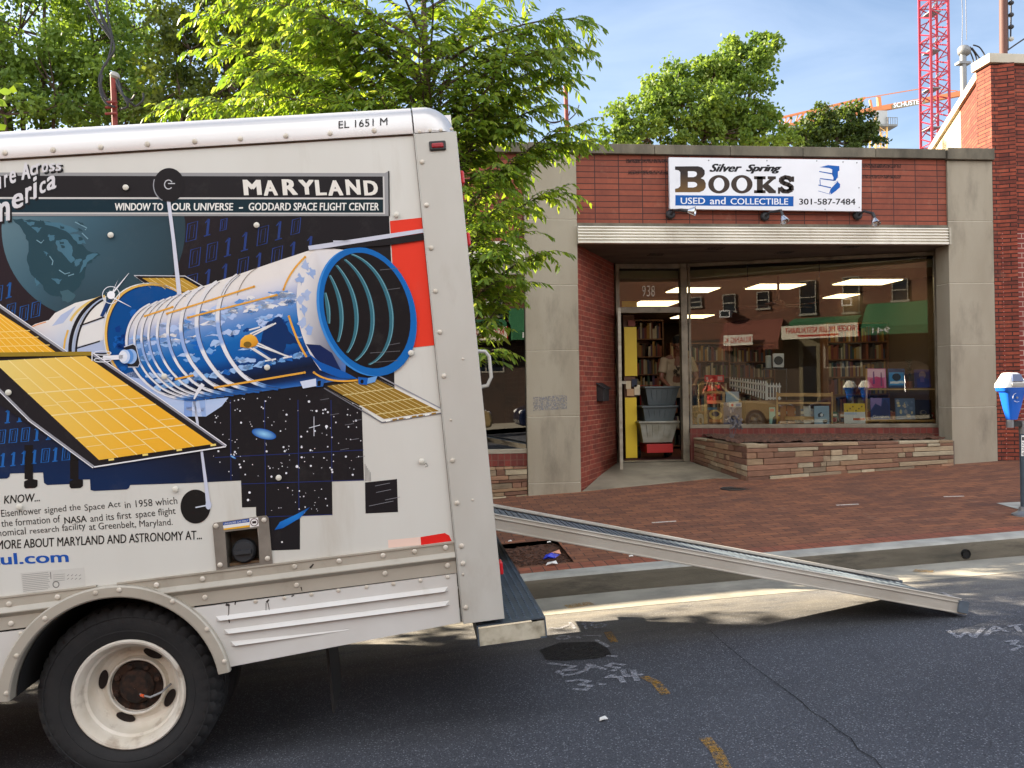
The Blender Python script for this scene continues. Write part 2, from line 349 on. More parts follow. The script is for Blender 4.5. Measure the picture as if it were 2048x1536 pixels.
MT['soffit'] = mat('soffit', (104, 92, 78), 0.9, col2=(72, 62, 52), vs=1.5, bp=0.3, bs=30, stain=(50, 43, 37), ss=2.2, slo=0.55, shi=0.7, stretch=(0.6, 1.6, 1))
MT['white'] = mat('sign_white', (226, 226, 230), 0.4, col2=(214, 214, 218), vs=1.5)
MT['black'] = mat('black_paint', (30, 28, 28), 0.45)
MT['iron'] = mat('dark_iron', (38, 38, 42), 0.5, 0.3, col2=(56, 54, 54), vs=8)
MT['print'] = print_mat('printed_artwork')
MT['print_clean'] = print_mat('printed_cover', 0.35, False)
MT['glass'] = glass_mat('shop_glass', (0.93, 0.94, 0.90), 0.012, 0.95, 0.0, 0.02)
MT['rubber'] = mat('tyre_rubber', (24, 24, 26), 0.8, col2=(36, 35, 35), vs=9, bp=0.3, bs=120)
MT['steel'] = mat('galvanised', (150, 152, 154), 0.45, 0.6, col2=(120, 122, 126), vs=12)
MT['bark'] = mat('bark', (82, 66, 52), 0.9, col2=(58, 46, 37), vs=14, bp=0.8, bs=40, stretch=(1, 1, 0.3))
MT['leaf'] = leaf_mat('street_tree_leaf', 0.5)
MT['leaf_far'] = leaf_mat('far_tree_leaf', 0.42, 0.6)
# ------------------------------------------------------------------ ground
def sheet(name, x0, x1, ys, zf, m, nx=90, dz=0.0):
    mb = MB(); xs = [x0+(x1-x0)*i/nx for i in range(nx+1)]
    if x0 < -8 and x1 > 12: xs = sorted(set([x0, -40, -25, -15] + [-10+0.5*i for i in range(45)] + [16, 22, 30, 45, x1]))
    vs = [(x, y, zf(x, y)+dz) for y in ys for x in xs]; k = len(xs)
    mb.add(vs, [(j*k+i, j*k+i+1, (j+1)*k+i+1, (j+1)*k+i) for j in range(len(ys)-1) for i in range(k-1)])
    return tag(mb.build(name, m, smooth=0.5), kind='structure')
sheet('ground', -60, 60, [-300, -60, -13, -9.0, -5.2, 0.0, 6.3, 6.6, 10.4, 14, 60, 300], lambda x, y: G(x)-0.55 if -9 < y < 10.5 else G(x)-0.35,
      mat('ground_soil', (96, 88, 74), 0.95, col2=(74, 70, 58), vs=0.5))
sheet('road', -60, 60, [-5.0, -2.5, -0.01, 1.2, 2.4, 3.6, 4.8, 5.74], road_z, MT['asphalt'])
sheet('gutter', -60, 60, [5.74, 6.02, YK+0.01], lambda x, y: road_z(x, y)+0.002, MT['gutter'])
# kerb with a rounded nose and a weathered face
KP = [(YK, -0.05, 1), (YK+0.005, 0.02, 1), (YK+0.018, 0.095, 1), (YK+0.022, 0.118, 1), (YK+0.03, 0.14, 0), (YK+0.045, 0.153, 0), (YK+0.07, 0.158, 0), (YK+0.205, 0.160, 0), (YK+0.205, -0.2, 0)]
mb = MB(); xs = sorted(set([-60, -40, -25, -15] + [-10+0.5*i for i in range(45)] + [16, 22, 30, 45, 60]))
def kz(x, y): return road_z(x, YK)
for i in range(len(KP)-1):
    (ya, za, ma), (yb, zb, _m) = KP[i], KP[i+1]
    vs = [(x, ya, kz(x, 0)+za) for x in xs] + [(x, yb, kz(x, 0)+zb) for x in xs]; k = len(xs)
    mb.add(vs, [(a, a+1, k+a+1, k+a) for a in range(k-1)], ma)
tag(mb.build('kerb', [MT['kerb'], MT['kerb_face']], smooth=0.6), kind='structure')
WZ = 0.0
def wz(x, y): return road_z(x, YK) + 0.157 + (y-6.5)*0.0137
PITX0, PITX1, PITY0, PITY1 = -0.45, 1.19, 6.75, 7.72
# brick pavement with the tree pit left open
def pave(name, rects, m):
    mb = MB()
    for (x0, x1, y0, y1) in rects:
        nx = max(1, int(min(x1-x0, 400)/0.5)); 
        mb.grid(lambda a, b: (x0+(x1-x0)*a, y0+(y1-y0)*b, wz(x0+(x1-x0)*a, y0+(y1-y0)*b)), nx, 2)
    return tag(mb.build(name, m), kind='structure')
pave('pavement_edge', [(-20, PITX0, 6.505, 6.705), (PITX0, PITX1, 6.505, 6.705), (PITX1, 20, 6.505, 6.705)], MT['paver_edge'])
pave('pavement', [(-20, PITX0, 6.705, 10.9), (PITX1, 20, 6.705, 10.9), (PITX0, PITX1, 6.705, PITY0), (PITX0, PITX1, PITY1, 10.9)], MT['paver'])
# mulch in the tree pit
mb = MB(); mb.grid(lambda a, b: (PITX0-.02+(PITX1-PITX0+.04)*a, PITY0-.02+(PITY1-PITY0+.04)*b, wz(PITX0+1.6*a, 7.2)-0.045+0.02*random.random()), 40, 26)
for _ in range(900):
    x = random.uniform(PITX0, PITX1); y = random.uniform(PITY0, PITY1); a = random.uniform(0, pi)
    d = Vector((cos(a), sin(a), random.uniform(-.3, .3)))*random.uniform(.008, .022); s = Vector((-sin(a), cos(a), 0))*random.uniform(.003, .006)
    mb.obox((x, y, wz(x, 7.2)-0.032), d, s, (0, 0, .003))
tag(mb.build('mulch', MT['mulch']), kind='stuff')
# opposite pavement, only ever seen mirrored in the shop window
mb = MB(); mb.grid(lambda a, b: (-30+60*a, -9.2+4.1*b, road_z(-30+60*a, -5.0)+0.15), 60, 1); mb.box(-0.01, 0.01, -5.1, -5.0, 0, 0.01)
tag(mb.build('opposite_pavement', MT['gutter']), kind='structure')
# kerb drain outlets: dark bored pipes
def pipe_hole(px, py, r, name, label):
    P = onY(px, py, YK+0.012); mb = MB()
    mb.lathe((P.x, P.y-0.012, P.z), (0, 1, 0), [(r*1.16, 0), (r*1.16, .02), (r, .02), (r, -.004), (r*.9, -.004), (r*.9, .001), (0.001, .001)], 20)
    o = mb.build(name, mat('pipe_black', (16, 15, 14), 0.9), smooth=0.6); tag(o, label, 'drain pipe')
pipe_hole(1931, 1108, 0.034, 'drain_pipe', 'round dark drain outlet in the kerb face near the meter')
# spray paint: utility marks on the road, all flat on the asphalt
def road_strokes(name, strokes, m, wd, h=road_z, dz=0.004):
    mb = MB()
    for st in strokes:
        P = [onG(a, b, h) for a, b in st]
        for p, q in zip(P, P[1:]):
            d = (q-p); d.z = 0
            if d.length < 1e-4: continue
            n = Vector((-d.y, d.x, 0)).normalized()*wd/2; k = max(1, int(d.length/0.06)); dd = d.normalized()*wd*0.3
            for i in range(k):
                a = p-dd+(q-p+2*dd)*(i/k); b = p-dd+(q-p+2*dd)*((i+1)/k); c = [a-n, b-n, b+n, a+n]
                mb.add([(v.x, v.y, h(v.x, v.y)+dz) for v in c], [(0, 1, 2, 3)])
    return tag(mb.build(name, m), kind='structure')
def spray(name, col, lo, hi):
    m, t, b, L = nodes(name); b.inputs['Roughness'].default_value = 0.8; b.inputs['Base Color'].default_value = (*lin(col), 1)
    v = coord(t); n1 = noise(t, v, 45, 6, 0.8); a = ramp(t, n1, lo, hi); L.new(a, b.inputs['Alpha']); return m
WP = spray('white_spray', (162, 163, 170), 0.36, 0.64); YP = spray('yellow_spray', (166, 124, 48), 0.40, 0.66)
road_strokes('road_marking', [[(1098, 1257), (1120, 1258), (1140, 1250)], [(1140, 1246), (1150, 1258)], [(1168, 1247), (1172, 1259)], [(1164, 1250), (1168, 1247)],
    [(1186, 1245), (1183, 1252), (1192, 1256), (1206, 1255), (1212, 1250), (1200, 1248), (1190, 1252)],
    [(1112, 1277), (1120, 1273), (1135, 1273), (1141, 1275), (1132, 1279), (1118, 1280), (1112, 1277)], [(1150, 1274), (1160, 1277)], [(1168, 1272), (1200, 1273)], [(1192, 1281), (1216, 1294)]], WP, 0.026)
road_strokes('road_marking', [[(1100, 1328), (1150, 1334), (1116, 1345), (1128, 1352), (1150, 1350), (1164, 1344)], [(1118, 1343), (1152, 1341)], [(1172, 1342), (1178, 1330), (1210, 1340)],
    [(1180, 1337), (1196, 1336)], [(1247, 1331), (1225, 1328), (1214, 1333), (1238, 1337), (1226, 1343)], [(1135, 1364), (1160, 1361), (1178, 1364), (1160, 1371), (1182, 1373), (1170, 1381), (1148, 1380)],
    [(1200, 1370), (1210, 1370)], [(1242, 1358), (1224, 1352), (1214, 1356), (1240, 1355), (1246, 1366)], [(1246, 1342), (1252, 1354), (1284, 1350)], [(1266, 1342), (1274, 1362)], [(1216, 1313), (1232, 1314)]], WP, 0.03)
road_strokes('road_marking', [[(1896, 1262), (1916, 1276), (1934, 1266), (1948, 1276), (1966, 1258)], [(1972, 1272), (1990, 1254), (2012, 1264)], [(1984, 1264), (2004, 1260)],
    [(2018, 1254), (2044, 1250)], [(2030, 1252), (2040, 1264)], [(2012, 1284), (2034, 1282), (2024, 1290), (2044, 1294), (2024, 1302)],
    [(1862, 1191), (1880, 1197), (1868, 1202), (1884, 1206)], [(1884, 1186), (1906, 1195), (1892, 1199)], [(1908, 1203), (1936, 1206)]], WP, 0.026)
road_strokes('road_marking', [[(1216, 1266), (1228, 1284)], [(1290, 1356), (1312, 1366), (1330, 1388)], [(1412, 1480), (1432, 1502), (1452, 1540)], [(412, 1430), (404, 1470)]], YP, 0.05)
road_strokes('road_marking', [[(1140, 1214), (1176, 1209)], [(1836, 1143), (1858, 1144)]], YP, 0.10, dz=0.008)
# black patch and crack in the asphalt
mb = MB(); pp = [onG(a, b) for a, b in [(1080, 1300), (1120, 1286), (1190, 1284), (1216, 1298), (1224, 1312), (1190, 1318), (1130, 1322), (1092, 1320)]]
mb.add([(p.x, p.y, road_z(p.x, p.y)+0.003) for p in pp], [tuple(range(len(pp)))[::-1]])
tag(mb.build('road_patch', spray('tar', (26, 26, 27), 0.30, 0.52)), kind='structure')
CRK = mat('crack', (24, 24, 25), 0.95)
road_strokes('road_crack', [[(1570, 1380), (1600, 1402), (1622, 1424), (1650, 1440), (1676, 1462), (1702, 1478), (1716, 1500), (1750, 1520), (1766, 1540)]], CRK, 0.0042)
road_strokes('road_crack', [[(1420, 1262), (1450, 1290), (1500, 1330), (1570, 1380)]], CRK, 0.003)
WL = spray('white_line', (214, 206, 196), 0.30, 0.5)
road_strokes('pavement_marking', [[(1675, 1011), (1715, 1009)]], WL, 0.04, wz); road_strokes('pavement_marking', [[(1890, 994), (1926, 993)]], WL, 0.04, wz); road_strokes('pavement_marking', [[(1306, 1046), (1350, 1043)]], WL, 0.04, wz)
# round utility cover let into the bricks
P = onG(1472, 977, wz); mb = MB(); mb.lathe((P.x, P.y, wz(P.x, P.y)), (0, 0, 1), [(0.19, -.02), (0.19, .006), (0.172, .006), (0.168, .002), (0.001, .003)], 28)
for k in range(9): mb.box(P.x-.13+k*.03, P.x-.118+k*.03, P.y-.08, P.y+.08, wz(P.x, P.y)+.002, wz(P.x, P.y)+.006)
tag(mb.build('valve_cover', MT['iron'], smooth=0.5), 'round dark iron cover set in the brick pavement near the planter', 'manhole cover')
# concrete pad by the parking meter
P = onG(1990, 1007, wz); Q = onG(2056, 1019, wz); mb = MB()
p1, p2, p3 = onG(1992, 1007, wz), onG(2130, 1000, wz), onG(2150, 1030, wz); p4 = onG(2046, 1022, wz)
mb.add([(p.x, p.y, wz(p.x, p.y)+.005) for p in (p1, p4, p3, p2)], [(0, 1, 2, 3)]); tag(mb.build('pavement_slab', MT['kerb']), kind='structure')
# litter
def litter(px, py, pts, m, name, label, h=wz, lift=0.01):
    P = onG(px, py, h); mb = MB(); n = len(pts)
    V = [(P.x+a, P.y+b, h(P.x+a, P.y+b)+lift+c) for a, b, c in pts]; V2 = [(x, y, z+.004) for x, y, z in V]
    mb.add(V+V2, [tuple(range(n))[::-1], tuple(range(n, 2*n))]+[(i, (i+1) % n, n+(i+1) % n, n+i) for i in range(n)])
    tag(mb.build(name, m), label, 'litter')
litter(1102, 1118, [(-.07, -.02, 0), (-.03, -.05, .02), (.03, -.03, .0), (.07, -.04, .03), (.06, .02, .01), (.01, .0, .04), (-.04, .03, .02)], mat('blue_foil', (40, 60, 200), 0.25), 'snack_wrapper', 'crumpled shiny blue wrapper lying on the mulch')
litter(1108, 1111, [(-.05, -.02, 0), (.0, -.03, .02), (.06, -.01, .0), (.05, .02, .03), (-.02, .02, .01)], mat('pink_paper', (214, 150, 120), 0.6), 'paper_scrap', 'crumpled pinkish paper scrap behind the blue wrapper')
litter(1103, 1131, [(-.05, -.02, 0), (.0, -.03, .015), (.05, -.01, .0), (.04, .02, .02), (-.03, .02, .01)], mat('white_paper', (226, 224, 220), 0.6), 'paper_scrap', 'white crumpled paper scrap on the edge bricks')
for i, (a, b) in enumerate([(1020, 1083), (1098, 1085), (1262, 1113), (1207, 1441)]):
    litter(a, b, [(-.02, -.01, 0), (.0, -.015, .006), (.02, -.0, .0), (.01, .015, .008), (-.015, .01, .004)], mat('white_bit', (232, 230, 224), 0.6), 'paper_bit',
           ['tiny white paper bit on the mulch nearest the truck', 'tiny white paper bit on the mulch under the ramp', 'tiny white paper bit on the bricks under the ramp', 'small white paper bit lying alone on the dark asphalt'][i], wz if b < 1200 else road_z, 0.004 if b > 1200 else 0.0)
# ------------------------------------------------------------------ the book shop
YF = 10.6
LL, LR, RL, RR = 1.284, 1.976, 7.127, 7.786
ZCT, ZCB, ZBT, ZBB = 4.913, 4.78, 3.899, 3.605
FLOOR = 0.60
def gw(x, y=YF): return wz(x, y)
shop = thing('book_shop', 'single-storey red brick book shop with two limestone pillars and an angled show window', 'shop', (4.5, 11.5, 0.5))
def P_(mb, name, m, parent=shop, **k):          # a part modelled in world space, parented to its thing
    o = mb.build(name, m, parent, **k)
    if parent is not None: o.matrix_parent_inverse = Matrix.Translation(-Vector(parent.location)) if parent.rotation_euler.z == 0 else (Matrix.Translation(parent.location) @ Matrix.Rotation(parent.rotation_euler.z, 4, 'Z')).inverted()
    return o
# brick band with stack-bonded courses
mb = MB(); mb.box(LR, RL, YF+0.03, YF+0.25, ZBT-0.02, ZCB); P_(mb, 'brick_band', MT['stackbrick'])
mb = MB(); mb.box(LR, RL, YF+0.005, YF+0.25, ZBT-0.02-0.045, ZBT-0.022); P_(mb, 'ledge', MT['coping'])
# dark streaks where an older sign was fixed
STK = spray('soot', (42, 26, 24), 0.40, 0.62)
for (a, b, c, d) in [(1252, 318, 1338, 326), (1256, 341, 1338, 349), (1723, 328, 1802, 336), (1723, 350, 1802, 357)]:
    mb = MB(); q = [onY(a, d, YF+.027), onY(c, d, YF+.027), onY(c, b, YF+.027), onY(a, b, YF+.027)]; mb.add(q, [(0, 1, 2, 3)]); P_(mb, 'soot_streak', STK)
# coping stones, cut at the joints
mb = MB(); js = [onY(x, 290, YF).x for x in (960, 1055, 1155, 1308, 1459, 1604, 1749, 1889)]
for a, b in zip(js, js[1:]): mb.box(a+.003, b-.003, YF-.03, YF+.32, ZCB+.002, ZCT+random.uniform(-.004, .004))
P_(mb, 'coping', MT['coping'], bevel=0.006)
mb = MB(); mb.box(RL-.02, RR+.002, YF-.055, YF+.34, ZCB-.012, ZCT+.012); P_(mb, 'pillar_cap', MT['coping'], bevel=0.006)
def pillar(x0, x1, joints, front, ztop, zbot):
    mb = MB(); zs = [ztop]+joints+[zbot]
    for a, b in zip(zs, zs[1:]): mb.box(x0, x1, front, front+.3, b+.004, a-.004, 0)
    mb.box(x0+.006, x1-.006, front+.006, front+.3, zbot, ztop-.01, 1)
    return P_(mb, 'pillar', [MT['lime'], mat('joint_mortar', (206, 198, 180), 0.9)], bevel=0.004)
def zpx(px, py, Y=YF): return onY(px, py, Y).z
pillar(RL, RR, [zpx(1940, y) for y in (442.5, 566, 690, 814)], YF, ZCB-.014, gw(7.5)-.12)
pillar(LL, LR, [zpx(1105, y) for y in (324, 439, 570, 701, 833, 966)], YF, ZCB+.0005, gw(1.6)-.12)
# graffiti ghost and rust marks on the left pillar
mb = MB(); q = [onY(1066, 822, YF-.003), onY(1134, 818, YF-.003), onY(1134, 790, YF-.003), onY(1066, 794, YF-.003)]; mb.add(q, [(0, 1, 2, 3)])
P_(mb, 'graffiti', spray('grey_graffiti', (126, 128, 138), 0.46, 0.62))
# fluted metal fascia
prof = [(0.0, ZBB)]; nfl = 5; hh = (ZBT-.066-ZBB)/nfl
prof = [(YF+.03, ZBB), (YF-.06, ZBB), (YF-.06, ZBB+.028)]
for k in range(nfl):
    z0 = ZBB+.028+k*(ZBT-.07-ZBB-.028)/nfl; z1 = ZBB+.028+(k+1)*(ZBT-.07-ZBB-.028)/nfl
    prof += [(YF-.035, z0+.006), (YF-.058, z0+.018), (YF-.06, (z0+z1)/2), (YF-.052, z1-.006)]
prof += [(YF-.03, ZBT-.07), (YF+.03, ZBT-.066)]
mb = MB(); mb.prism([(LR+.003, y, z) for y, z in prof], (RL-LR-.006-.03, 0, 0)); P_(mb, 'fascia', MT['fascia'], smooth=0.5)
mb = MB(); mb.box(RL-.03, RL-.002, YF-.066, YF+.03, ZBB-.004, ZBT-.066); P_(mb, 'fascia_end', MT['alu'])
# soffit over the recess
RW0, RW1 = Vector((LR, YF+.06, 0)), Vector((2.85, 12.3, 0))
WL_, WR_ = Vector((3.985, 12.25, 0)), Vector((7.46, 11.04, 0))
mb = MB(); mb.prism([(LR-.1, YF+.03, ZBB+.002), (RL+.2, YF+.03, ZBB+.002), (RL+.2, 12.6, ZBB+.002), (LR-.1, 12.6, ZBB+.002)], (0, 0, .1)); P_(mb, 'soffit', MT['soffit'])
DST = spray('dark_stain', (30, 25, 22), 0.48, 0.62)
for px, py in [(1312, 509), (1568, 505), (1430, 497), (1700, 494)]:
    mb = MB(); p = onZ(px, py, ZBB); mb.box(p.x-.11, p.x+.11, p.y-.09, p.y+.09, ZBB-.004, ZBB+.001); P_(mb, 'soffit_stain', DST)
# angled recess wall
d = (RW1-RW0).normalized(); n = Vector((-d.y, d.x, 0))
mb = MB(); mb.prism([(RW0.x, RW0.y, -.1), (RW1.x, RW1.y, -.1), (RW1.x+n.x*.2, RW1.y+n.y*.2, -.1), (RW0.x+n.x*.2, RW0.y+n.y*.2, -.1)], (0, 0, ZBB+.1)); P_(mb, 'recess_wall', MT['recessbrick'])
# entrance floor
mb = MB(); zz = FLOOR-.012
pts = [onG(1167, 984, wz), onG(1428, 957, wz)]
pl = [(LR+.02, YF+.02, wz(LR, YF)+.008), (pts[1].x, pts[1].y, wz(pts[1].x, pts[1].y)+.008), (4.14, 10.7, wz(4.1, 10.7)+.008), (3.97, 12.35, zz), (2.84, 12.35, zz)]
mb.prism(pl, (0, 0, -.25)); P_(mb, 'entrance_floor', MT['concrete'])
mb = MB(); mb.box(2.86, 3.97, 12.26, 12.40, zz+.001, FLOOR+.004); P_(mb, 'threshold', MT['alu_dark'])
# door frame and transom
def fr(mb, x0, x1, z0, z1, y0=12.25, y1=12.33, m=0): mb.box(x0, x1, y0, y1, z0, z1, m)
DX0, DX1 = 2.862, 3.97
mb = MB(); fr(mb, DX0, DX0+.06, FLOOR, 3.60); fr(mb, DX1-.105, DX1-.005, FLOOR-.02, 3.60, 12.225, 12.34)
fr(mb, DX0+.06, DX1-.105, 3.53, 3.60); zt = zpx(1300, 620, 12.28); fr(mb, DX0+.06, DX1-.105, zt-.045, zt+.045); P_(mb, 'door_frame', MT['alu_dark'], bevel=0.004)
mb = MB(); mb.box(DX0+.06, DX1-.105, 12.288, 12.296, zt+.045, 3.53); gl = P_(mb, 'transom_glass', MT['glass'])
mb = MB()
for i, ch in enumerate('938'):
    x0 = 1284+i*9.2; letters(mb, ch, [onY(x0, 593, 12.28), onY(x0+7.4, 593, 12.28), onY(x0+7.4, 571, 12.28), onY(x0, 571, 12.28)], bold=0.0)
P_(mb, 'house_number', mat('number_cream', (226, 222, 208), 0.5))
# show window
wd = (WR_-WL_); WLEN = wd.length; wd.normalize(); wn = Vector((wd.y, -wd.x, 0))     # outward normal
WZ0, WZ1 = 1.085, 3.60
def wbox(mb, s0, s1, o0, o1, z0, z1, m=0):      # along the window, outward, height
    a = WL_+wd*s0; b = WL_+wd*s1
    mb.hexa([(*(a+wn*o0).xy, z0), (*(b+wn*o0).xy, z0), (*(b+wn*o1).xy, z0), (*(a+wn*o1).xy, z0), (*(a+wn*o0).xy, z1), (*(b+wn*o0).xy, z1), (*(b+wn*o1).xy, z1), (*(a+wn*o1).xy, z1)][::1], m)
mb = MB(); wbox(mb, 0, WLEN, -.04, .045, WZ0, WZ0+.055); wbox(mb, 0, WLEN, -.04, .03, WZ1-.05, WZ1); wbox(mb, 0.0, .035, -.04, .02, WZ0+.055, WZ1-.05)
wbox(mb, WLEN-.24, WLEN-.18, -.04, .03, WZ0+.055, WZ1-.05); wbox(mb, WLEN-.18, WLEN-.12, -.04, .05, WZ0+.055, WZ1-.05); wbox(mb, WLEN-.12, WLEN+.05, -.04, .03, WZ0+.055, WZ1-.05)
win = P_(mb, 'show_window_frame', MT['alu_dark'], bevel=0.004)
mb = MB(); wbox(mb, .035, WLEN-.24, -.004, .004, WZ0+.055, WZ1-.05); P_(mb, 'show_window_glass', MT['glass'])
for s in (.88, 1.90): mb = MB(); wbox(mb, s-.006, s+.006, -.012, -.006, WZ1-.30, WZ1-.05); P_(mb, 'glass_clip', MT['iron'])
mb = MB(); mb.box(RL+.34, RL+.5, YF+.28, 11.25, WZ0-.6, 3.6); P_(mb, 'window_return', MT['alu_dark'])
mb = MB(); wbox(mb, -.0, WLEN+.05, -.15, .06, .45, WZ0-.002); P_(mb, 'window_base', MT['rowlock'])
# stone planter under the window
def stone_mat(name='stacked_stone'):
    m, t, b, L = nodes(name); b.inputs['Roughness'].default_value = 0.9
    a = t.nodes.new('ShaderNodeVertexColor'); a.layer_name = 'Col'; v = coord(t, scale=(1, 1, 2.5))
    s = mixc(t, 0.4, a.outputs['Color'], ramp(t, noise(t, v, 9, 8, 0.7), 0.25, 0.8, (0.12, 0.11, 0.1), (0.95, 0.95, 0.95)), 'OVERLAY')
    L.new(s, b.inputs['Base Color']); bump(t, b, noise(t, v, 40, 5, 0.7), 0.7, 0.012); return m
MT['stone'] = stone_mat()
SCOL = [(140, 108, 84), (128, 94, 74), (152, 122, 94), (114, 82, 66), (156, 138, 112), (138, 120, 98), (172, 158, 132), (144, 110, 86), (134, 98, 78), (152, 128, 100)]
def stones(mb, A, B, zb0, zb1, zt, depth, seed, rows=7):
    rr = random.Random(seed); A, B = Vector(A), Vector(B); L = (B-A).length; d = (B-A)/L; nn = Vector((d.y, -d.x, 0))
    hs = [rr.uniform(.7, 1.4) for _ in range(rows)]; tot = sum(hs); z = [0]
    for h in hs: z.append(z[-1]+h/tot)
    z[-1] = 1
    for r in range(rows):
        s = 0
        while s < L-.01:
            w_ = min(rr.choice([.10, .16, .22, .34, .5, .7])*rr.uniform(.8, 1.2), L-s)
            if L-s-w_ < .07: w_ = L-s
            c = Vector(lin(rr.choice(SCOL)))*rr.uniform(.8, 1.15); o = rr.uniform(0, .018)
            def zz(t, q): zb = zb0+(zb1-zb0)*t/L; return zb+(zt-zb)*q
            p = []
            for q, sg in ((z[r], 1), (z[r+1], -1)):
                for (t, dd) in ((s+.003, o), (s+w_-.003, o), (s+w_-.003, -depth), (s+.003, -depth)):
                    P = A+d*t+nn*(dd+rr.uniform(-.003, .003)); p.append((P.x, P.y, zz(t, q)+sg*.003+rr.uniform(-.003, .003)))
            mb.hexa(p, 0, tuple(c)); s += w_
planter = thing('stone_planter', 'low planter of stacked reddish and cream stones under the shop window', 'planter', (5.6, 11, .5))
PA, PB, PC = (3.99, 12.1, 0), (4.175, 10.5, 0), (7.07, 10.5, 0)
mb = MB(); stones(mb, PB, PC, wz(4.2, 10.5)-.02, wz(7.1, 10.5)-.02, .945, .17, 3); stones(mb, PA, PB, FLOOR-.02, wz(4.2, 10.5)-.02, .955, .17, 5); P_(mb, 'stone_wall', MT['stone'], planter, colors=True, bevel=0.006)
mb = MB(); mb.prism([(4.02, 12.05, .3), (4.19, 10.52, .3), (7.1, 10.52, .3), (7.1, 11.1, .3)], (0, 0, .63)); P_(mb, 'mortar_core', mat('grey_mortar', (110, 96, 84), .95), planter)
mb = MB(); mb.grid(lambda a, b: (4.1+2.98*a, 10.66+(1.45-(1.05*a))*b, .945+.04*b+.03*random.random()), 60, 24); P_(mb, 'soil', MT['mulch'], planter)
mb = MB()                                        # withered stem with dry leaves in the planter
b0 = onY(1462, 878, 11.4); tp = onY(1470, 843, 11.35)
for k in range(5):
    a = random.uniform(-.05, .05); mb.tube([b0+Vector((a*.2, 0, -.05)), (b0+tp)/2+Vector((a, .02, 0)), tp+Vector((a*1.6, 0, random.uniform(-.06, .03)))], [.006, .004, .002], 5)
for k in range(26):
    p = tp+Vector((random.uniform(-.08, .09), random.uniform(-.05, .05), random.uniform(-.10, .03))); a = random.uniform(0, pi)
    mb.obox(p, (cos(a)*.025, 0, sin(a)*.025), (0, .003, 0), (-sin(a)*.01, .006, cos(a)*.01))
st = mb.build('dry_plant', mat('dry_leaf', (86, 82, 84), .9)); tag(st, 'withered grey-brown sprig standing in the stone planter', 'plant')
# rest of the body: side walls, roof, rear wall
WBACK = 21.0
mb = MB(); mb.box(LR-.5, RR, YF+.25, 10.9, 3.71, 4.85); mb.box(1.3, 8.1, WBACK+.1, WBACK+.3, -.3, 4.6); mb.box(1.3, 1.5, 12.4, WBACK+.1, -.3, 4.6); mb.box(7.95, 8.1, 11.3, WBACK+.1, -.3, 4.6); P_(mb, 'rear_wall', MT['smoothbrick'])
mb = MB(); mb.box(1.3, 8.1, 10.9, WBACK+.3, 4.45, 4.6); P_(mb, 'roof', MT['soffit'])
mb = MB(); mb.box(1.5, 7.95, 12.40, WBACK+.1, FLOOR-.2, FLOOR); mb.prism([(3.98, 12.42, FLOOR-.2), (7.95, 11.3, FLOOR-.2), (7.95, 12.42, FLOOR-.2)], (0, 0, .198)); P_(mb, 'shop_floor', mat('red_carpet', (84, 34, 28), .95, col2=(66, 28, 24), vs=20))
CEIL = 3.40
mb = MB(); mb.prism([(1.5, 12.45, CEIL), (3.98, 12.45, CEIL), (7.3, 11.25, CEIL), (7.95, 11.25, CEIL), (7.95, WBACK+.1, CEIL), (1.5, WBACK+.1, CEIL)], (0, 0, .12)); P_(mb, 'shop_ceiling', mat('ceiling_tile', (160, 152, 122), .9))
mb = MB(); mb.box(1.5, 1.56, 12.5, WBACK, FLOOR, CEIL); mb.box(7.89, 7.95, 11.4, WBACK, FLOOR, CEIL); mb.box(1.56, 7.89, WBACK, WBACK+.08, FLOOR, CEIL); mb.box(1.5, 2.86, 12.36, 12.5, FLOOR-.1, 3.62); P_(mb, 'shop_wall', mat('inner_wall', (74, 58, 42), .9))
# door leaf standing open towards the street
A = onY(1246, 930, 11.45); door = thing('glass_door', 'narrow aluminium glass door standing open beside the brick recess wall', 'door', (2.86, 12.24, FLOOR))
hx, hy = 2.91, 12.24; e = Vector((onY(1243, 930, 11.35).x, 11.35)); dd = Vector((e.x-hx, e.y-hy, 0)); DL = dd.length; dd.normalize(); dn = Vector((-dd.y, dd.x, 0))
def dbox(mb, s0, s1, w0, w1, z0, z1, m=0):
    a = Vector((hx, hy, 0)); mb.hexa([(*(a+dd*s+dn*w_).xy, z) for z in (z0, z1) for s, w_ in ((s0, w0), (s1, w0), (s1, w1), (s0, w1))], m)
dt = zt-.055; mb = MB(); dbox(mb, 0, .06, -.022, .022, FLOOR+.02, dt); dbox(mb, DL-.06, DL, -.022, .022, FLOOR-.03, dt); dbox(mb, .06, DL-.06, -.022, .022, FLOOR+.02, FLOOR+.17); dbox(mb, .06, DL-.06, -.022, .022, dt-.07, dt)
P_(mb, 'door_leaf', MT['alu'], door, bevel=.004); mb = MB(); dbox(mb, .06, DL-.06, -.004, .004, FLOOR+.17, dt-.07); P_(mb, 'door_glass', MT['glass'], door)
mb = MB(); hz = zpx(1247, 765, 11.4); dbox(mb, DL-.16, DL-.03, .022, .08, hz-.02, hz+.02); P_(mb, 'door_handle', MT['alu'], door)
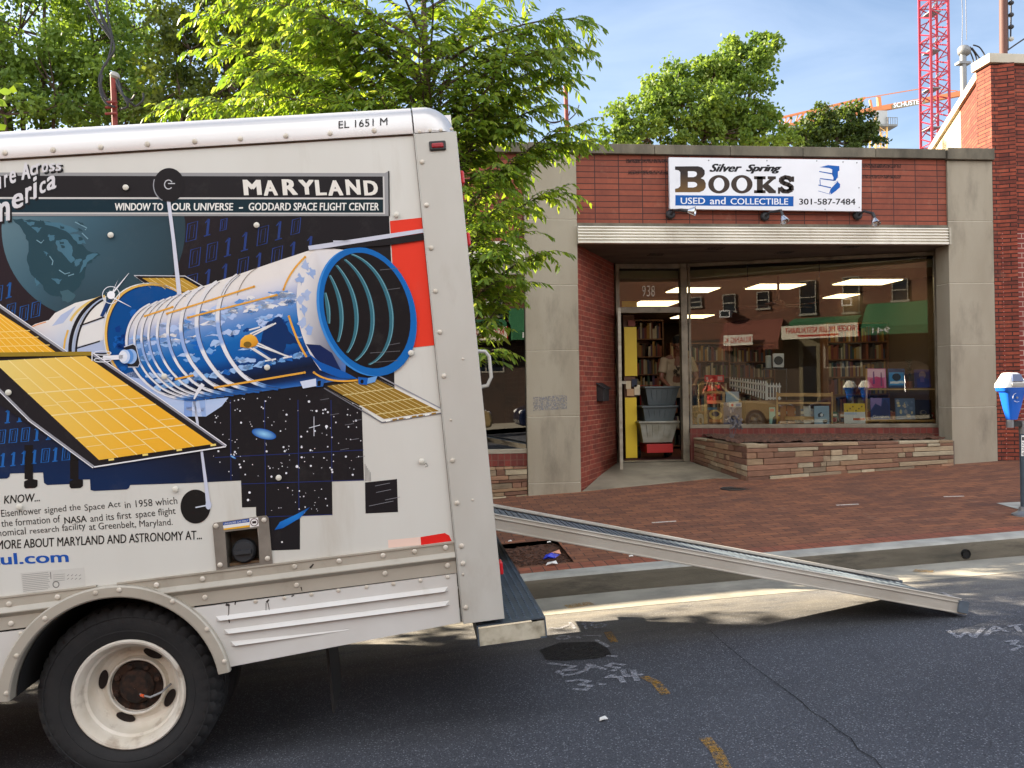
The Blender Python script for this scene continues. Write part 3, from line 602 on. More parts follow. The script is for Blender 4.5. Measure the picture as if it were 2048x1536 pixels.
# wall mailbox
mbx = thing('mailbox', 'small dark metal mailbox with a sloped lid on the brick recess wall', 'mailbox', (2.45, 11.5, 1.3))
s0 = 0.52*(RW1-RW0).length; c = RW0+d*s0
zb, zt2 = zpx(1215, 802, 11.55), zpx(1215, 768, 11.55)
def mp(s, o): q = RW0+d*s-n*o; return q.x, q.y
mb = MB(); a0, a1 = s0-.15, s0+.15
mb.hexa([(*mp(a0, .0), zb), (*mp(a1, .0), zb), (*mp(a1, .10), zb), (*mp(a0, .10), zb), (*mp(a0, .0), zt2-.02), (*mp(a1, .0), zt2-.02), (*mp(a1, .10), zt2-.06), (*mp(a0, .10), zt2-.06)]); P_(mb, 'box_body', MT['iron'], mbx, bevel=.006)
mb = MB(); a0 -= .015; a1 += .015; mb.hexa([(*mp(a0, -.0), zt2), (*mp(a1, 0), zt2), (*mp(a1, .13), zt2-.075), (*mp(a0, .13), zt2-.075), (*mp(a0, 0), zt2+.02), (*mp(a1, 0), zt2+.02), (*mp(a1, .13), zt2-.06), (*mp(a0, .13), zt2-.06)]); P_(mb, 'lid', MT['iron'], mbx, bevel=.004)

# ------------------------------------------------------------------ shop sign
YS = YF-.075
def S(x, y, k=0): return onY(1320+x/4.876, 300+y/4.876, YS-.0008*k-.0004)
sign = thing('shop_sign', 'wide white sign board lettered for used and collectible books above the fascia', 'sign', (5, YF, 4.3))
mb = MB(); q = [onY(1340, 417.5, YS), onY(1723, 422.5, YS), onY(1723.5, 320, YS), onY(1338, 314.5, YS)]; mb.prism(q, (0, .045, 0)); P_(mb, 'sign_board', MT['white'], sign)
lg = lambda y: tuple(Vector(lin((44, 38, 38))).lerp(Vector(lin((112, 84, 48))), max(0, min(1, (y-230)/190))))
def sp(mb, pts, k, col=None): mb.add([S(x, y, k) for x, y in pts], [tuple(range(len(pts)))[::-1]], 0, [(lg(y) if col is None else lin(col)) for x, y in pts])
def el(cx, cy, rx, ry, n=28): return [(cx+rx*cos(2*pi*k/n), cy+ry*sin(2*pi*k/n)) for k in range(n)]
WH = (226, 226, 230)
mb = MB()
sp(mb, [(147, 160), (370, 158), (410, 170), (435, 200), (437, 235), (422, 260), (398, 276), (430, 290), (447, 325), (445, 365), (425, 395), (385, 412), (147, 412), (147, 378), (178, 372), (198, 352), (198, 215), (182, 198), (147, 192)], 1)
sp(mb, [(272, 207), (330, 207), (354, 216), (361, 235), (352, 254), (325, 265), (272, 265)], 2, WH); sp(mb, [(272, 312), (335, 312), (358, 324), (363, 342), (352, 358), (325, 365), (272, 365)], 2, WH)
for cx in (575, 798): sp(mb, el(cx, 334, 105, 90), 1, (64, 52, 46)); sp(mb, el(cx, 334, 52, 64), 2, WH)
K = (58, 49, 44)
for pl in ([(945, 256), (1003, 256), (1003, 421), (945, 421)], [(917, 255), (1030, 256), (1030, 286), (917, 285)], [(917, 392), (1030, 392), (1030, 421), (917, 421)],
           [(1003, 340), (1068, 284), (1050, 283), (1050, 256), (1130, 257), (1130, 284), (1114, 286), (1058, 334), (1118, 392), (1130, 394), (1130, 422), (1062, 422), (1003, 366)]): sp(mb, pl, 1, K)
path = [(1282, 300), (1262, 273), (1222, 266), (1186, 280), (1184, 308), (1212, 325), (1252, 338), (1280, 358), (1280, 388), (1246, 404), (1204, 402), (1174, 372)]
for (a, b) in zip(path, path[1:]):
    dx, dy = b[0]-a[0], b[1]-a[1]; l = sqrt(dx*dx+dy*dy); nx, ny = -dy/l*25, dx/l*21; ex, ey = dx/l*7, dy/l*7
    sp(mb, [(a[0]-ex+nx, a[1]-ey+ny), (a[0]-ex-nx, a[1]-ey-ny), (b[0]+ex-nx, b[1]+ey-ny), (b[0]+ex+nx, b[1]+ey+ny)][::1], 1, K)
sp(mb, [(1286, 258), (1308, 258), (1308, 310), (1286, 310)], 1, K); sp(mb, [(1150, 364), (1172, 364), (1172, 426), (1150, 426)], 1, K)
def sl_(s, x0, x1, y0, y1, col, bold=0.02, shear=0.0, dy=0): letters(mb, s, [S(x0, y0, 2), S(x1, y0+dy, 2), S(x1, y1+dy, 2), S(x0, y1, 2)], 0, lin(col), bold, shear)
sl_('Silver', 482, 798, 213, 134, (34, 32, 34), .045, .42); sl_('Spring', 838, 1186, 230, 140, (34, 32, 34), .045, .42)
sp(mb, [(150, 440), (1303, 452), (1301, 549), (150, 541)], 1, (22, 86, 160))
sl_('USED', 202, 440, 527, 464, WH, .018); sl_('and', 487, 640, 530, 462, WH, .018); sl_('COLLECTIBLE', 688, 1250, 531, 470, WH, .018, dy=2)
sl_('301-587-7484', 1357, 1906, 533, 474, (40, 38, 40), .02)
B = (24, 88, 166)
sp(mb, [(1557, 168), (1640, 147), (1748, 157), (1750, 200), (1735, 210), (1736, 255), (1712, 300), (1690, 299), (1692, 266), (1678, 240), (1680, 190), (1650, 176)], 1, B)
for a, b in (((1553, 214), (1690, 240)), ((1560, 283), (1700, 302)), ((1545, 346), (1668, 374))): sp(mb, [a, b, (b[0], b[1]-12), (a[0], a[1]-9)], 1, B)
sp(mb, [(1668, 374), (1722, 318), (1735, 303), (1740, 318), (1757, 332), (1755, 364), (1716, 398), (1670, 432), (1660, 420)], 1, B)
for a, b in (((1540, 400), (1662, 434)), ((1556, 290), (1560, 345)), ((1664, 380), (1648, 426)), ((1700, 300), (1735, 262)), ((1690, 330), (1730, 300))): sp(mb, [a, b, (b[0]+7, b[1]-1), (a[0]+7, a[1]-3)], 1, B)
P_(mb, 'sign_lettering', MT['print_clean'], sign, colors=True)
for x, y in [(475, 100), (1043, 104), (1528, 106), (1785, 116), (1920, 124), (1943, 560), (1610, 578), (1940, 368)]: mb = MB(); mb.dome(S(x, y, 1), (0, -1, 0), .009); P_(mb, 'screw', MT['steel'], sign)
# three spot lamps under the sign
def spot(bx, by, elb, hx_, hy_, dirv, label):
    t = thing('spot_lamp', label, 'lamp', onY(bx, by, YF), group='spot lamps under the shop sign')
    b = onY(bx, by, YF-.02); mb = MB(); mb.lathe(b+Vector((0, .04, 0)), (0, -1, 0), [(.062, 0), (.062, .03), (.045, .05), (.001, .055)], 18); P_(mb, 'base', MT['iron'], t, smooth=.6)
    e_ = onY(elb[0], elb[1], YF-.28); h = onY(hx_, hy_, YF-.30); dv = Vector(dirv).normalized()
    mb = MB(); mb.tube([b+Vector((0, -.02, 0)), b+Vector((.02, -.1, .03)), e_, h], [.018, .016, .02, .024], 8); P_(mb, 'arm', MT['iron'], t, smooth=.6)
    mb = MB(); mb.lathe(h-dv*.02, dv, [(.02, 0), (.03, .02), (.058, .09), (.06, .10), (.052, .095), (.03, .06), (.001, .05)], 20); P_(mb, 'lamp_head', mat('chrome', (214, 216, 220), .18, .9), t, smooth=.6)
def spot3(*a): spot(a[0], a[1], a[2], a[3][0], a[3][1], a[4], a[5])
spot3(1342, 428, (1362, 420), (1378, 422), (1, -.5, -.12), 'spot lamp with its silver head turned sideways below the sign board')
spot3(1531, 432, (1562, 421), (1566, 434), (.15, -.5, -1), 'spot lamp below the middle of the sign board with its head aimed down')
spot3(1717, 430, (1746, 427), (1750, 438), (-.1, -.5, -1), 'spot lamp at the sign board corner nearest the phone number')

# ------------------------------------------------------------------ neighbouring shop, mostly behind the truck
nb = thing('neighbour_shop', 'brick shop front with a dark show window left of the limestone pillar', 'shop', (-4, 11, .3))
zsf = zpx(1020, 523); zst = zpx(1020, 483)
mb = MB(); mb.box(-14, LL-.002, YF+.05, YF+.25, zst, ZCB); P_(mb, 'brick_band', MT['stackbrick'], nb)
mb = MB()
for k in range(9): mb.box(-14+k*1.7+.003, min(-14+(k+1)*1.7-.003, 0.655), YF-.03, YF+.32, ZCB+.002, ZCT)
P_(mb, 'coping', MT['coping'], nb, bevel=.006)
mb = MB(); mb.box(-14, LL-.003, YF-.02, YF+.2, zsf, zst-.003)
for k in range(4): mb.box(-14, LL-.003, YF-.035, YF-.02, zsf+.02+k*.065, zsf+.06+k*.065)
P_(mb, 'fascia', MT['fascia'], nb)
zs = zpx(1020, 908, YF); mb = MB(); mb.box(-14, LL-.003, YF+.06, YF+.14, zs, zs+.06); mb.box(-14, LL-.003, YF+.06, YF+.14, zsf-.16, zsf-.003)
for x in (-12, -9.5, -7, -4.5, -2): mb.box(x-.03, x+.03, YF+.06, YF+.14, zs+.06, zsf-.16)
P_(mb, 'window_frame', MT['alu'], nb, bevel=.004)
mb = MB(); mb.box(-14, LL-.003, YF+.09, YF+.10, zs+.06, zsf-.16); P_(mb, 'window_glass', glass_mat('dark_glass', (.28, .27, .25), .06, 1.3, 0, .05), nb)
mb = MB(); mb.box(-14, LL-.003, YF+.05, YF+.2, zs-.16, zs-.003); P_(mb, 'sill_brick', MT['rowlock'], nb)
mb = MB(); stones(mb, (-2.2, YF+.03, 0), (LL-.004, YF+.03, 0), gw(-2)-.05, gw(1.2)-.03, zs-.163, .2, 9, 8); P_(mb, 'stone_base', MT['stone'], nb, colors=True, bevel=.005)
mb = MB(); mb.box(-14, -2.2, YF+.05, YF+.2, -1.2, zs-.163); mb.box(-14, 1.29, 20, 20.2, -1.2, 4.6); mb.box(-14.2, -14, YF+.05, 20.2, -1.2, 4.6); mb.box(1.2, 1.29, YF+.3, 20, -1, 4.6); P_(mb, 'wall', MT['smoothbrick'], nb)
mb = MB(); mb.box(-14.2, 1.29, YF+.3, 20.2, 4.4, 4.55); P_(mb, 'roof', MT['soffit'], nb)
mb = MB(); mb.box(-13.9, 1.18, YF+.3, 20, .1, .2); mb.box(-13.9, 1.18, 12.6, 12.7, .2, 4.4); P_(mb, 'inner_wall', mat('dim_inner_wall', (88, 66, 52), .9, col2=(60, 48, 40), vs=1.2), nb)
mb = MB(); bx = onY(1003, 888, 11.2); mb.box(bx.x-.2, bx.x+.22, 11.2, 11.5, zs+.03, zs+.22); o = mb.build('display_box', mat('navy_box', (50, 56, 74), .6), bevel=.008)
tag(o, 'low dark blue box on the sill inside the dark neighbouring window', 'box')

# ------------------------------------------------------------------ taller brick building on the right
rb = thing('brick_building', 'taller rugged red brick building with pale stone coping at the right edge', 'building', (9.5, 11, .6))
ZR = zpx(2000, 128); mb = MB()
mb.box(RR+.004, 16, YF-.0, YF+.3, gw(9)-.5, ZR); P_(mb, 'front_wall', MT['rightbrick'], rb)
mb = MB(); q0 = onY(2003, 463, YF); mb.box(q0.x, q0.x+4, YF-.012, YF-.001, gw(9)-.4, q0.z); P_(mb, 'brick_patch', MT['smoothbrick'], rb)
# side wall facing the sun: brick near the front, cream render behind
# the building is skewed to the street: its side runs back to the right
sk = Vector((.405, .914, 0)).normalized(); sn = Vector((sk.y, -sk.x, 0)); c0 = Vector((RR+.006, YF+.02, 0))
def side(mb, t0, t1, o0, o1, z0, z1): mb.hexa([(*(c0+sk*t+sn*o).xy, z) for z in (z0, z1) for t, o in ((t0, o0), (t0, o1), (t1, o1), (t1, o0))])
mb = MB(); side(mb, .02, 1.95, 0, .3, 0, ZR-.001); P_(mb, 'side_wall', MT['rightbrick'], rb)
mb = MB(); side(mb, 1.952, 24, .002, .3, 0, ZR-.002); P_(mb, 'rendered_wall', mat('cream_render', (196, 176, 140), .9, col2=(180, 160, 124), vs=1.2), rb)
mb = MB(); side(mb, .36, 24.1, -.05, .36, ZR+.002, ZR+.13); mb.box(RR-.045, 16.1, YF-.05, YF+.338, ZR+.002, ZR+.13); P_(mb, 'coping', mat('pale_coping', (190, 182, 164), .8, col2=(172, 163, 144), vs=3), rb, bevel=.006)
mb = MB(); mb.prism([(RR+.4, YF+.3, ZR-.3), (26, YF+.3, ZR-.3), (26, 32, ZR-.3), (*(c0+sk*23.5+sn*.3).xy, ZR-.3)], (0, 0, .1)); P_(mb, 'roof', MT['soffit'], rb)
# ------------------------------------------------------------------ the moving truck (local axes: a along, b inwards, c up)
TY, TSL = 0.0191052, 0.084736
TU = Vector((cos(TSL)*cos(TY), cos(TSL)*sin(TY), sin(TSL))); TN = Vector((-sin(TY), cos(TY), 0)); TV = TU.cross(TN)
TP0 = onY(245, 1403, 3.56); TO = TP0 - TV*0.375
truck = thing('moving_truck', 'white box truck with a space telescope picture on its side, parked rear towards the shop', 'truck', TO)
truck.rotation_mode = 'QUATERNION'; truck.rotation_quaternion = Matrix((TU, TN, TV)).transposed().to_quaternion()
TRM = Matrix((TU, TN, TV))
def T3(px, py, b=0.0):
    P = onP(px, py, TP0+TN*b, TN) - TO; return Vector((P.dot(TU), P.dot(TN), P.dot(TV)))
def TA(px, py): p = T3(px, py); return p.x, p.z
MT['panel'] = mat('truck_panel_white', (211, 210, 202), 0.38, col2=(204, 202, 193), vs=1.3, stain=(170, 160, 142), ss=2.2, slo=0.56, shi=0.95, stretch=(1.6, 1, 0.25))
MT['post'] = mat('truck_post', (196, 194, 186), 0.42, 0.08, col2=(183, 180, 170), vs=2.5, stain=(150, 138, 120), ss=2.2, slo=0.62, shi=0.95, stretch=(1, 1, .4))
MT['rail'] = mat('truck_top_rail', (216, 214, 212), 0.24, 0.35, col2=(202, 198, 194), vs=3, stain=(176, 160, 140), ss=4, slo=.64, shi=.95, stretch=(.4, 1, 3))
MT['rub'] = mat('truck_rub_rail', (184, 177, 163), 0.42, 0.2, col2=(168, 161, 147), vs=3, stain=(136, 124, 106), ss=3, slo=.58, shi=.9)
MT['skirt'] = mat('truck_skirt', (210, 208, 203), 0.42, col2=(199, 195, 187), vs=2.4, stain=(150, 134, 116), ss=2.6, slo=.62, shi=.92)
MT['bolt'] = mat('truck_bolt', (216, 208, 194), 0.4, 0.15, col2=(182, 172, 154), vs=30)
AR = 1.605; AS = 1.425; AFR = -4.3; BW = 2.33
CRB, CRT = 2.636, 2.776                          # top rail
CB0, CB1 = 0.730, 0.866                          # rub rail
def rivets(mb, spots, r=.012, m=1, n=10):
    for (a, b, c) in spots: mb.dome((a, b, c), (0, -1, 0), r, r*.55, n, m)
# side panel
mb = MB(); h0, h1 = T3(447, 1062), T3(522, 1130); hx0, hx1, hz1 = h0.x-.004, h1.x, h0.z+.006
mb.box(AFR, hx0, 0, .035, CB1-.03, CRB+.02); mb.box(hx1, AS-.004, 0, .035, CB1-.03, CRB+.02); mb.box(hx0, hx1, 0, .035, hz1, CRB+.02)   # the filler pocket is left open
for px, py in [(223, 471), (514, 451), (793, 430), (535, 735), (822, 706), (558, 955), (352, 978), (41, 1013), (19, 785), (843, 922), (330, 753), (253, 376)]:
    p = T3(px, py); mb.dome((p.x, -.0095, p.z), (0, -1, 0), .0125, .006, 14, 1)
mb.build('side_panel', [MT['panel'], mat('painted_rivet', (214, 210, 196), .4)], truck, smooth=.6)
mb = MB(); mb.box(AFR, AS, BW-.035, BW, CB1-.03, CRB+.02); mb.box(AFR, AFR+.035, .036, BW-.036, CB1-.03, CRB+.02); mb.build('far_panel', MT['panel'], truck)
# rounded top rails and roof
R0 = .115; prof = [(-.012, 0.0), (-.014, .045)]+[(-.014+R0*(1-cos(t)), .045+(CRT-CRB-.045)*sin(t)) for t in [radians(x) for x in (15, 30, 45, 60, 75, 90)]]+[(.22, CRT-CRB+.004)]
mb = MB()
for bs, bo in ((1, 0), (-1, BW)):
    vs = [(a, bo+bs*b, CRB+c) for a in (AFR, AS-.006) for b, c in prof]; k = len(prof); mb.add(vs, [(i, i+1, k+i+1, k+i) for i in range(k-1)])
sp_ = [T3(x, y).x for x, y in [(13, 309), (109, 302), (204, 297), (297, 291), (391, 285), (482, 280), (573, 276), (661, 271), (749, 265)]]
rivets(mb, [(a, -.0135, CRB+.022) for a in sp_], .0115)
mb.build('top_rail', [MT['rail'], MT['bolt']], truck, smooth=.7)
mb = MB(); mb.box(AFR, AR-.05, .2, BW-.2, CRT-.02, CRT+.003); mb.build('roof', mat('truck_roof', (205, 205, 205), .5), truck)
SEAM = mat('rusty_seam', (92, 66, 46), .8, col2=(60, 46, 36), vs=20, stretch=(.3, 1, 1))
mb = MB(); mb.box(AFR, AS-.006, -.003, .004, CRB-.006, CRB-.0005); mb.build('sealant_line', SEAM, truck)
mb = MB(); mb.box(AS-.0055, AS-.0005, -.003, .004, .52, CRB-.008); mb.build('sealant_line', SEAM, truck)
letters_mb = MB(); q = [T3(677, 257, -.0155), T3(775, 250, -.0155), T3(775, 235, -.0155), T3(677, 242, -.0155)]
letters(letters_mb, 'EL 1651 M', q, bold=.008); letters_mb.build('fleet_number', MT['black'], truck)
# rear corner cap, rounded both ways
RC = .135; mb = MB(); th = [radians(x) for x in range(0, 91, 9)]
for bs, bo in ((1, 0), (-1, BW)):
    k = len(prof); rows = [[(AS, bo+bs*(b-.004), CRB+c) for b, c in prof]]
    for t in th:
        rows.append([(AR-RC+(RC-(CRT-CRB)+c)*sin(t), bo+bs*(b-.004), CRT-RC+(RC-(CRT-CRB)+c)*cos(t)) for b, c in prof])
    rows[0] = [(AS, b, c) for (_a, b, c) in rows[1]]
    vs = [p for r_ in rows for p in r_]; mb.add(vs, [(j*k+i, j*k+i+1, (j+1)*k+i+1, (j+1)*k+i) for j in range(len(rows)-1) for i in range(k-1)])
    mb.add([(AS, bo+bs*-.016, CRB)]+[(r_[0]) for r_ in rows]+[(AR-.002, bo+bs*-.016, CRB)], [tuple(range(len(rows)+2))])
mb.box(AR-.13, AR, .2, BW-.2, CRB, CRT)
rivets(mb, [T3(x, y, -.017) for x, y in [(839, 263), (860, 261), (882, 260), (903, 258)]], .008)
mb.build('corner_cap', [MT['rail'], MT['bolt']], truck, smooth=.7)
# rear corner posts
mb = MB(); mb.box(AS, AR, BW-.16, BW+.016, .508, CRB-.003); mb.build('corner_post', MT['post'], truck, bevel=.004)
mb = MB(); mb.box(AS, AR, -.016, .16, .508, CRB-.003)
mb.box(AS-.004, AS, -.017, .0, .52, CRB)         # dark seam side
vs = [(844, 324), (853, 410), (862, 496), (871, 582), (880, 664), (888, 752), (905, 921), (914, 1006), (923, 1092), (926, 1127), (932, 1215), (863, 323)]
rivets(mb, [T3(x, y, -.0165) for x, y in vs[:11]], .0115)
rivets(mb, [T3(x, y, -.0165) for x, y in [(926, 718), (926, 1149), (945, 1000), (902, 840)]], .006)
mb.build('corner_post', [MT['post'], MT['bolt']], truck, smooth=.6, bevel=.004)
mb = MB(); c0 = T3(875, 292, -.016); mb.box(c0.x-.036, c0.x+.036, -.026, -.014, c0.z-.021, c0.z+.021, 0); mb.box(c0.x-.026, c0.x+.026, -.031, -.02, c0.z-.011, c0.z+.011, 1)
ml = mb.build('marker_lamp', [MT['black'], mat('red_lens', (150, 22, 34), .2)], truck, bevel=.008)
RTL = mat('red_tail_lens', (200, 24, 36), .2)
for y in (345, 470, 1140): mb = MB(); c1 = T3(1000, y, 0); mb.box(AR, AR+.02, .03, .09, c1.z-.03, c1.z+.03); mb.build('tail_lamp', RTL, truck, bevel=.008)
mb = MB(); hz0, hz1 = T3(957, 775).z, T3(957, 701).z
mb.tube([(AR-.01, .03, hz1), (AR+.035, .03, hz1-.006), (AR+.05, .03, hz1-.03), (AR+.05, .03, hz0+.04), (AR+.03, .03, hz0+.005), (AR-.01, .03, hz0)], .0085, 8)
mb.build('grab_handle', MT['post'], truck, smooth=.8)
# rub rail: two flanges with a folded ridge between
pr = [(.0, CB0), (-.007, CB0), (-.007, CB0+.052), (-.026, CB0+.070), (-.026, CB0+.074), (-.007, CB0+.092), (-.007, CB1-.008), (-.012, CB1-.007), (-.012, CB1), (.0, CB1)]
mb = MB()
ae = lambda c: max(.04, sqrt(max(0, .446**2-(c-.402)**2)))
for sg, a1 in ((1, AS-.006), (-1, AFR)):
    n_ = len(pr); mb.add([(-.012+sg*ae(c), b, c) for b, c in pr]+[(a1, b, c) for b, c in pr], [tuple(range(n_)), tuple(range(n_, 2*n_))]+[(i, (i+1) % n_, n_+(i+1) % n_, n_+i) for i in range(n_)])
up = [(499, 1146), (589, 1133), (678, 1122), (766, 1111), (829, 1103), (891, 1095), (405, 1158), (313, 1170), (18, 1208), (115, 1194)]
lo = [(593, 1170), (770, 1147), (895, 1131), (410, 1195), (22, 1247)]
rivets(mb, [T3(x, y, -.008) for x, y in up+lo], .0115); mb.build('rub_rail', [MT['rub'], MT['bolt']], truck, smooth=.35)
mb = MB(); mb.box(AFR, AR, BW-.01, BW+.02, CB0, CB1); mb.build('far_rub_rail', MT['rub'], truck)
# lower skirt with pressed louvres
def skirt_part(poly, ribs, riv, name='skirt'):
    mb = MB(); mb.prism([(a, -.004, c) for a, c in poly], (0, .012, 0))
    for (x0, y0, x1, y1, w_) in ribs:
        p, q = T3(x0, y0, -.004), T3(x1, y1, -.004); d_ = (q-p).normalized(); u_ = Vector((0, 1, 0)).cross(d_)*-1; u_ = Vector((-d_.z, 0, d_.x)); h = .030
        if isinstance(w_, tuple): h = w_[0]
        e = .02; o = Vector((0, -.016, 0))
        A_, B_ = p+u_*h*.5, q+u_*h*.5*(1 if not isinstance(w_, tuple) else .1); C_, D_ = p-u_*h*.12, q-u_*h*.12*(1 if not isinstance(w_, tuple) else .1)
        oq = o if not isinstance(w_, tuple) else o*.05
        mb.add([A_, B_, q-d_*e+oq-u_*h*.05, p+d_*e+o-u_*h*.05, C_, D_], [(0, 3, 2, 1), (3, 4, 5, 2), (0, 4, 3), (1, 2, 5)], 0)
    rivets(mb, [T3(x, y, -.0045) for x, y in riv], .009); return mb.build(name, [MT['skirt'], MT['bolt'], MT['black']], truck, smooth=.3)
arcp = lambda t0, t1, n_=14, r_=.43: [(-.012+r_*cos(radians(t0+(t1-t0)*i/n_)), .402+r_*sin(radians(t0+(t1-t0)*i/n_))) for i in range(n_+1)]
mb = MB(); mb.prism([(a_, -.002, c_) for a_, c_ in arcp(40, 140)+[(-.345, .835), (.32, .835)]], (0, .012, 0)); mb.build('arch_web', MT['rub'], truck)
skirt_part(arcp(48, 7)+[(.44, .458), (AS-.012, .514), (AS-.008, CB0-.003)], [(432, 1240, 897, 1180, 0), (449, 1266, 899, 1208, 0), (462, 1290, 700, 1259, (.03,))],
           [(511, 1203), (569, 1196), (623, 1189), (677, 1181), (733, 1174), (787, 1168), (841, 1161), (895, 1154)])
skirt_part([(AFR, CB0-.003), (AFR, .30), (-.46, .455)]+arcp(173, 132), [(-400, 1330, -30, 1290, 0)], [(42, 1267)])
# oily drips on the skirt
mb = MB()
for st, wpx in [([(452, 1208), (456, 1211), (459, 1209)], 6), ([(458, 1208), (457, 1232)], 2), ([(456, 1230), (459, 1246)], 3), ([(471, 1203), (470, 1210)], 3), ([(533, 1205), (538, 1199)], 4), ([(532, 1206), (532, 1223)], 1.5), ([(536, 1206), (539, 1222)], 1.5), ([(583, 1193), (588, 1190)], 3), ([(602, 1174), (604, 1182)], 2.5), ([(620, 1136), (627, 1128)], 4)]:
    for p, q in zip(st, st[1:]):
        dx, dy = q[0]-p[0], q[1]-p[1]; l = sqrt(dx*dx+dy*dy); nx, ny = -dy/l*wpx/2, dx/l*wpx/2; bb = -.0055 if p[1] > 1185 else -.0085
        mb.add([T3(p[0]+nx, p[1]+ny, bb), T3(p[0]-nx, p[1]-ny, bb), T3(q[0]-nx*.6, q[1]-ny*.6, bb), T3(q[0]+nx*.6, q[1]+ny*.6, bb)], [(0, 1, 2, 3)])
mb.build('oil_drip', mat('oil', (44, 38, 34), .5), truck)
# wheel arch
AC = (-.012, .402); mb = MB(); ts = [radians(x) for x in np.linspace(5.5, 173.5, 49)]
def arc(r, b): return [(AC[0]+r*cos(t), b, AC[1]+r*sin(t)) for t in ts]
for (r0, b0), (r1, b1) in zip([(.458, .0), (.458, -.028), (.452, -.034), (.415, -.034), (.409, -.028), (.409, .06)], [(.458, -.028), (.452, -.034), (.415, -.034), (.409, -.028), (.409, .06), (.405, .06)]):
    A_, B_ = arc(r0, b0), arc(r1, b1); k = len(ts); mb.add(A_+B_, [(i, i+1, k+i+1, k+i) for i in range(k-1)])
rivets(mb, [T3(x, y, -.0345) for x, y in [(191, 1186), (238, 1180), (345, 1203), (90, 1237), (414, 1259), (449, 1323), (13, 1387), (33, 1312)]], .0105)
mb.build('wheel_arch', [MT['rub'], MT['bolt']], truck, smooth=.5)
mb = MB(); k = len(ts); A_, B_ = arc(.404, .02), arc(.404, .75); mb.add(A_+B_, [(i, i+1, k+i+1, k+i) for i in range(k-1)]); mb.box(-.5, .5, .75, .77, .3, .9); mb.build('arch_liner', mat('dark_liner', (18, 17, 17), .9), truck, smooth=.5)
# dual wheels
def make_wheel(name, ca, b0, parent, dual=True):
    w_ = MB(); c = .375; npz = 168
    P = [(.222, .085), (.232, .055), (.262, .036), (.30, .030), (.336, .034), (.360, .050), (.371, .070), (.376, .085), (.376, .112), (.369, .114), (.369, .120), (.377, .122), (.377, .150), (.370, .152), (.370, .158), (.377, .160), (.376, .188), (.369, .19), (.369, .196), (.376, .198), (.374, .226), (.355, .250), (.30, .262), (.225, .25)]
    root = bpy.data.objects.new(name, None); COL.objects.link(root); root.parent = parent; root.location = (ca, b0, c); root.empty_display_size = .1
    vs = []
    for i, (r_, b) in enumerate(P):
        for k in range(npz):
            t = 2*pi*k/npz; rr = r_ - (.011 if (4 <= i <= 8 or 17 <= i <= 20) and (k+i//2) % 4 == 0 else 0); vs.append((rr*cos(t), b, rr*sin(t)))
    w_.add(vs, [(i*npz+k, i*npz+(k+1) % npz, (i+1)*npz+(k+1) % npz, (i+1)*npz+k) for i in range(len(P)-1) for k in range(npz)])
    for k in range(3): w_.lathe((0, 0, 0), (0, 1, 0), [(.27+.03*k, .0355-.002*k), (.272+.03*k, .0325-.002*k), (.276+.03*k, .0335-.002*k)], 72)
    w_.build('tyre', MT['rubber'], root, smooth=.5)
    w_ = MB(); w_.lathe((0, 0, 0), (0, 1, 0), [(.222, .075), (.231, .062), (.232, .050), (.226, .044), (.217, .047), (.208, .060), (.200, .074), (.196, .098), (.186, .106), (.182, .130), (.176, .160), (.168, .176), (.150, .182), (.128, .176), (.122, .150), (.116, .147), (.112, .152), (.111, .170), (.001, .172)], 64)
    w_.build('rim', MT['rim'], root, smooth=.5)
    for k, ad in enumerate((163, 244, 329, 60)):
        w_ = MB(); t = radians(ad); cx, cz = .147*cos(t), .147*sin(t); rad = Vector((cos(t), 0, sin(t))); tan = Vector((-sin(t), 0, cos(t)))
        w_.add([Vector((cx, .1725, cz))+rad*.019*cos(2*pi*j/20)+tan*.042*sin(2*pi*j/20) for j in range(20)], [tuple(range(20))]); w_.build('hand_hole', MT['hole'], root)
    w_ = MB(); w_.lathe((0, 0, 0), (0, 1, 0), [(.109, .170), (.106, .166), (.075, .165), (.072, .150), (.062, .140), (.055, .128), (.001, .124)], 40)
    for k in range(8):
        t = 2*pi*(k+.3)/8; o_ = Vector((.089*cos(t), .166, .089*sin(t))); w_.lathe(o_, (0, -1, 0), [(.016, 0), (.016, .006), (.012, .008), (.012, .02), (.004, .022), (.001, .022)], 6)
    w_.build('hub', mat('rusty_hub', (66, 44, 32), .85, .3, col2=(34, 26, 22), vs=28, lo=.4, hi=.6), root, smooth=.5)
    return root
MT['hole'] = mat('hole_dark', (30, 20, 16), .9)
MT['rim'] = mat('rim_white', (226, 220, 208), 0.45, col2=(206, 196, 178), vs=6, stain=(112, 84, 60), ss=8, slo=.56, shi=.82)
make_wheel('wheel', 0, .025, truck)
mb = MB(); mb.tube([(.0, .145, -.02), (.03, .12, -.032), (.07, .10, -.038), (.11, .12, -.03), (.14, .16, -.012)], [.0045, .0045, .005, .005, .005], 8); mb.tube([(.024, .122, -.031), (.04, .113, -.034)], .0062, 8, 1)
mb.build('valve_hose', [MT['steel'], mat('orange_band', (220, 90, 40), .5)], bpy.data.objects['wheel'], smooth=.6)
for b_ in (.31, BW-.30, BW-.58):
    w2 = MB(); w2.lathe((0, b_, .375), (0, 1, 0), [(.10, .1), (.222, .08), (.26, .036), (.34, .034), (.372, .07), (.377, .1), (.377, .2), (.36, .24), (.3, .26), (.22, .25), (.1, .24)], 64); w2.build('inner_tyre', MT['rubber'], truck, smooth=.5)
mb = MB(); mb.tube([(0, .25, .375), (0, BW-.25, .375)], .06, 12); mb.ball((0, BW/2, .375), .16)
for b_ in (.75, BW-.75): mb.box(-4.2, 1.45, b_-.04, b_+.04, .50, .68)
for a_ in (-3, -2, -1, .6, 1.2): mb.box(a_-.03, a_+.03, .1, BW-.1, .66, .73)
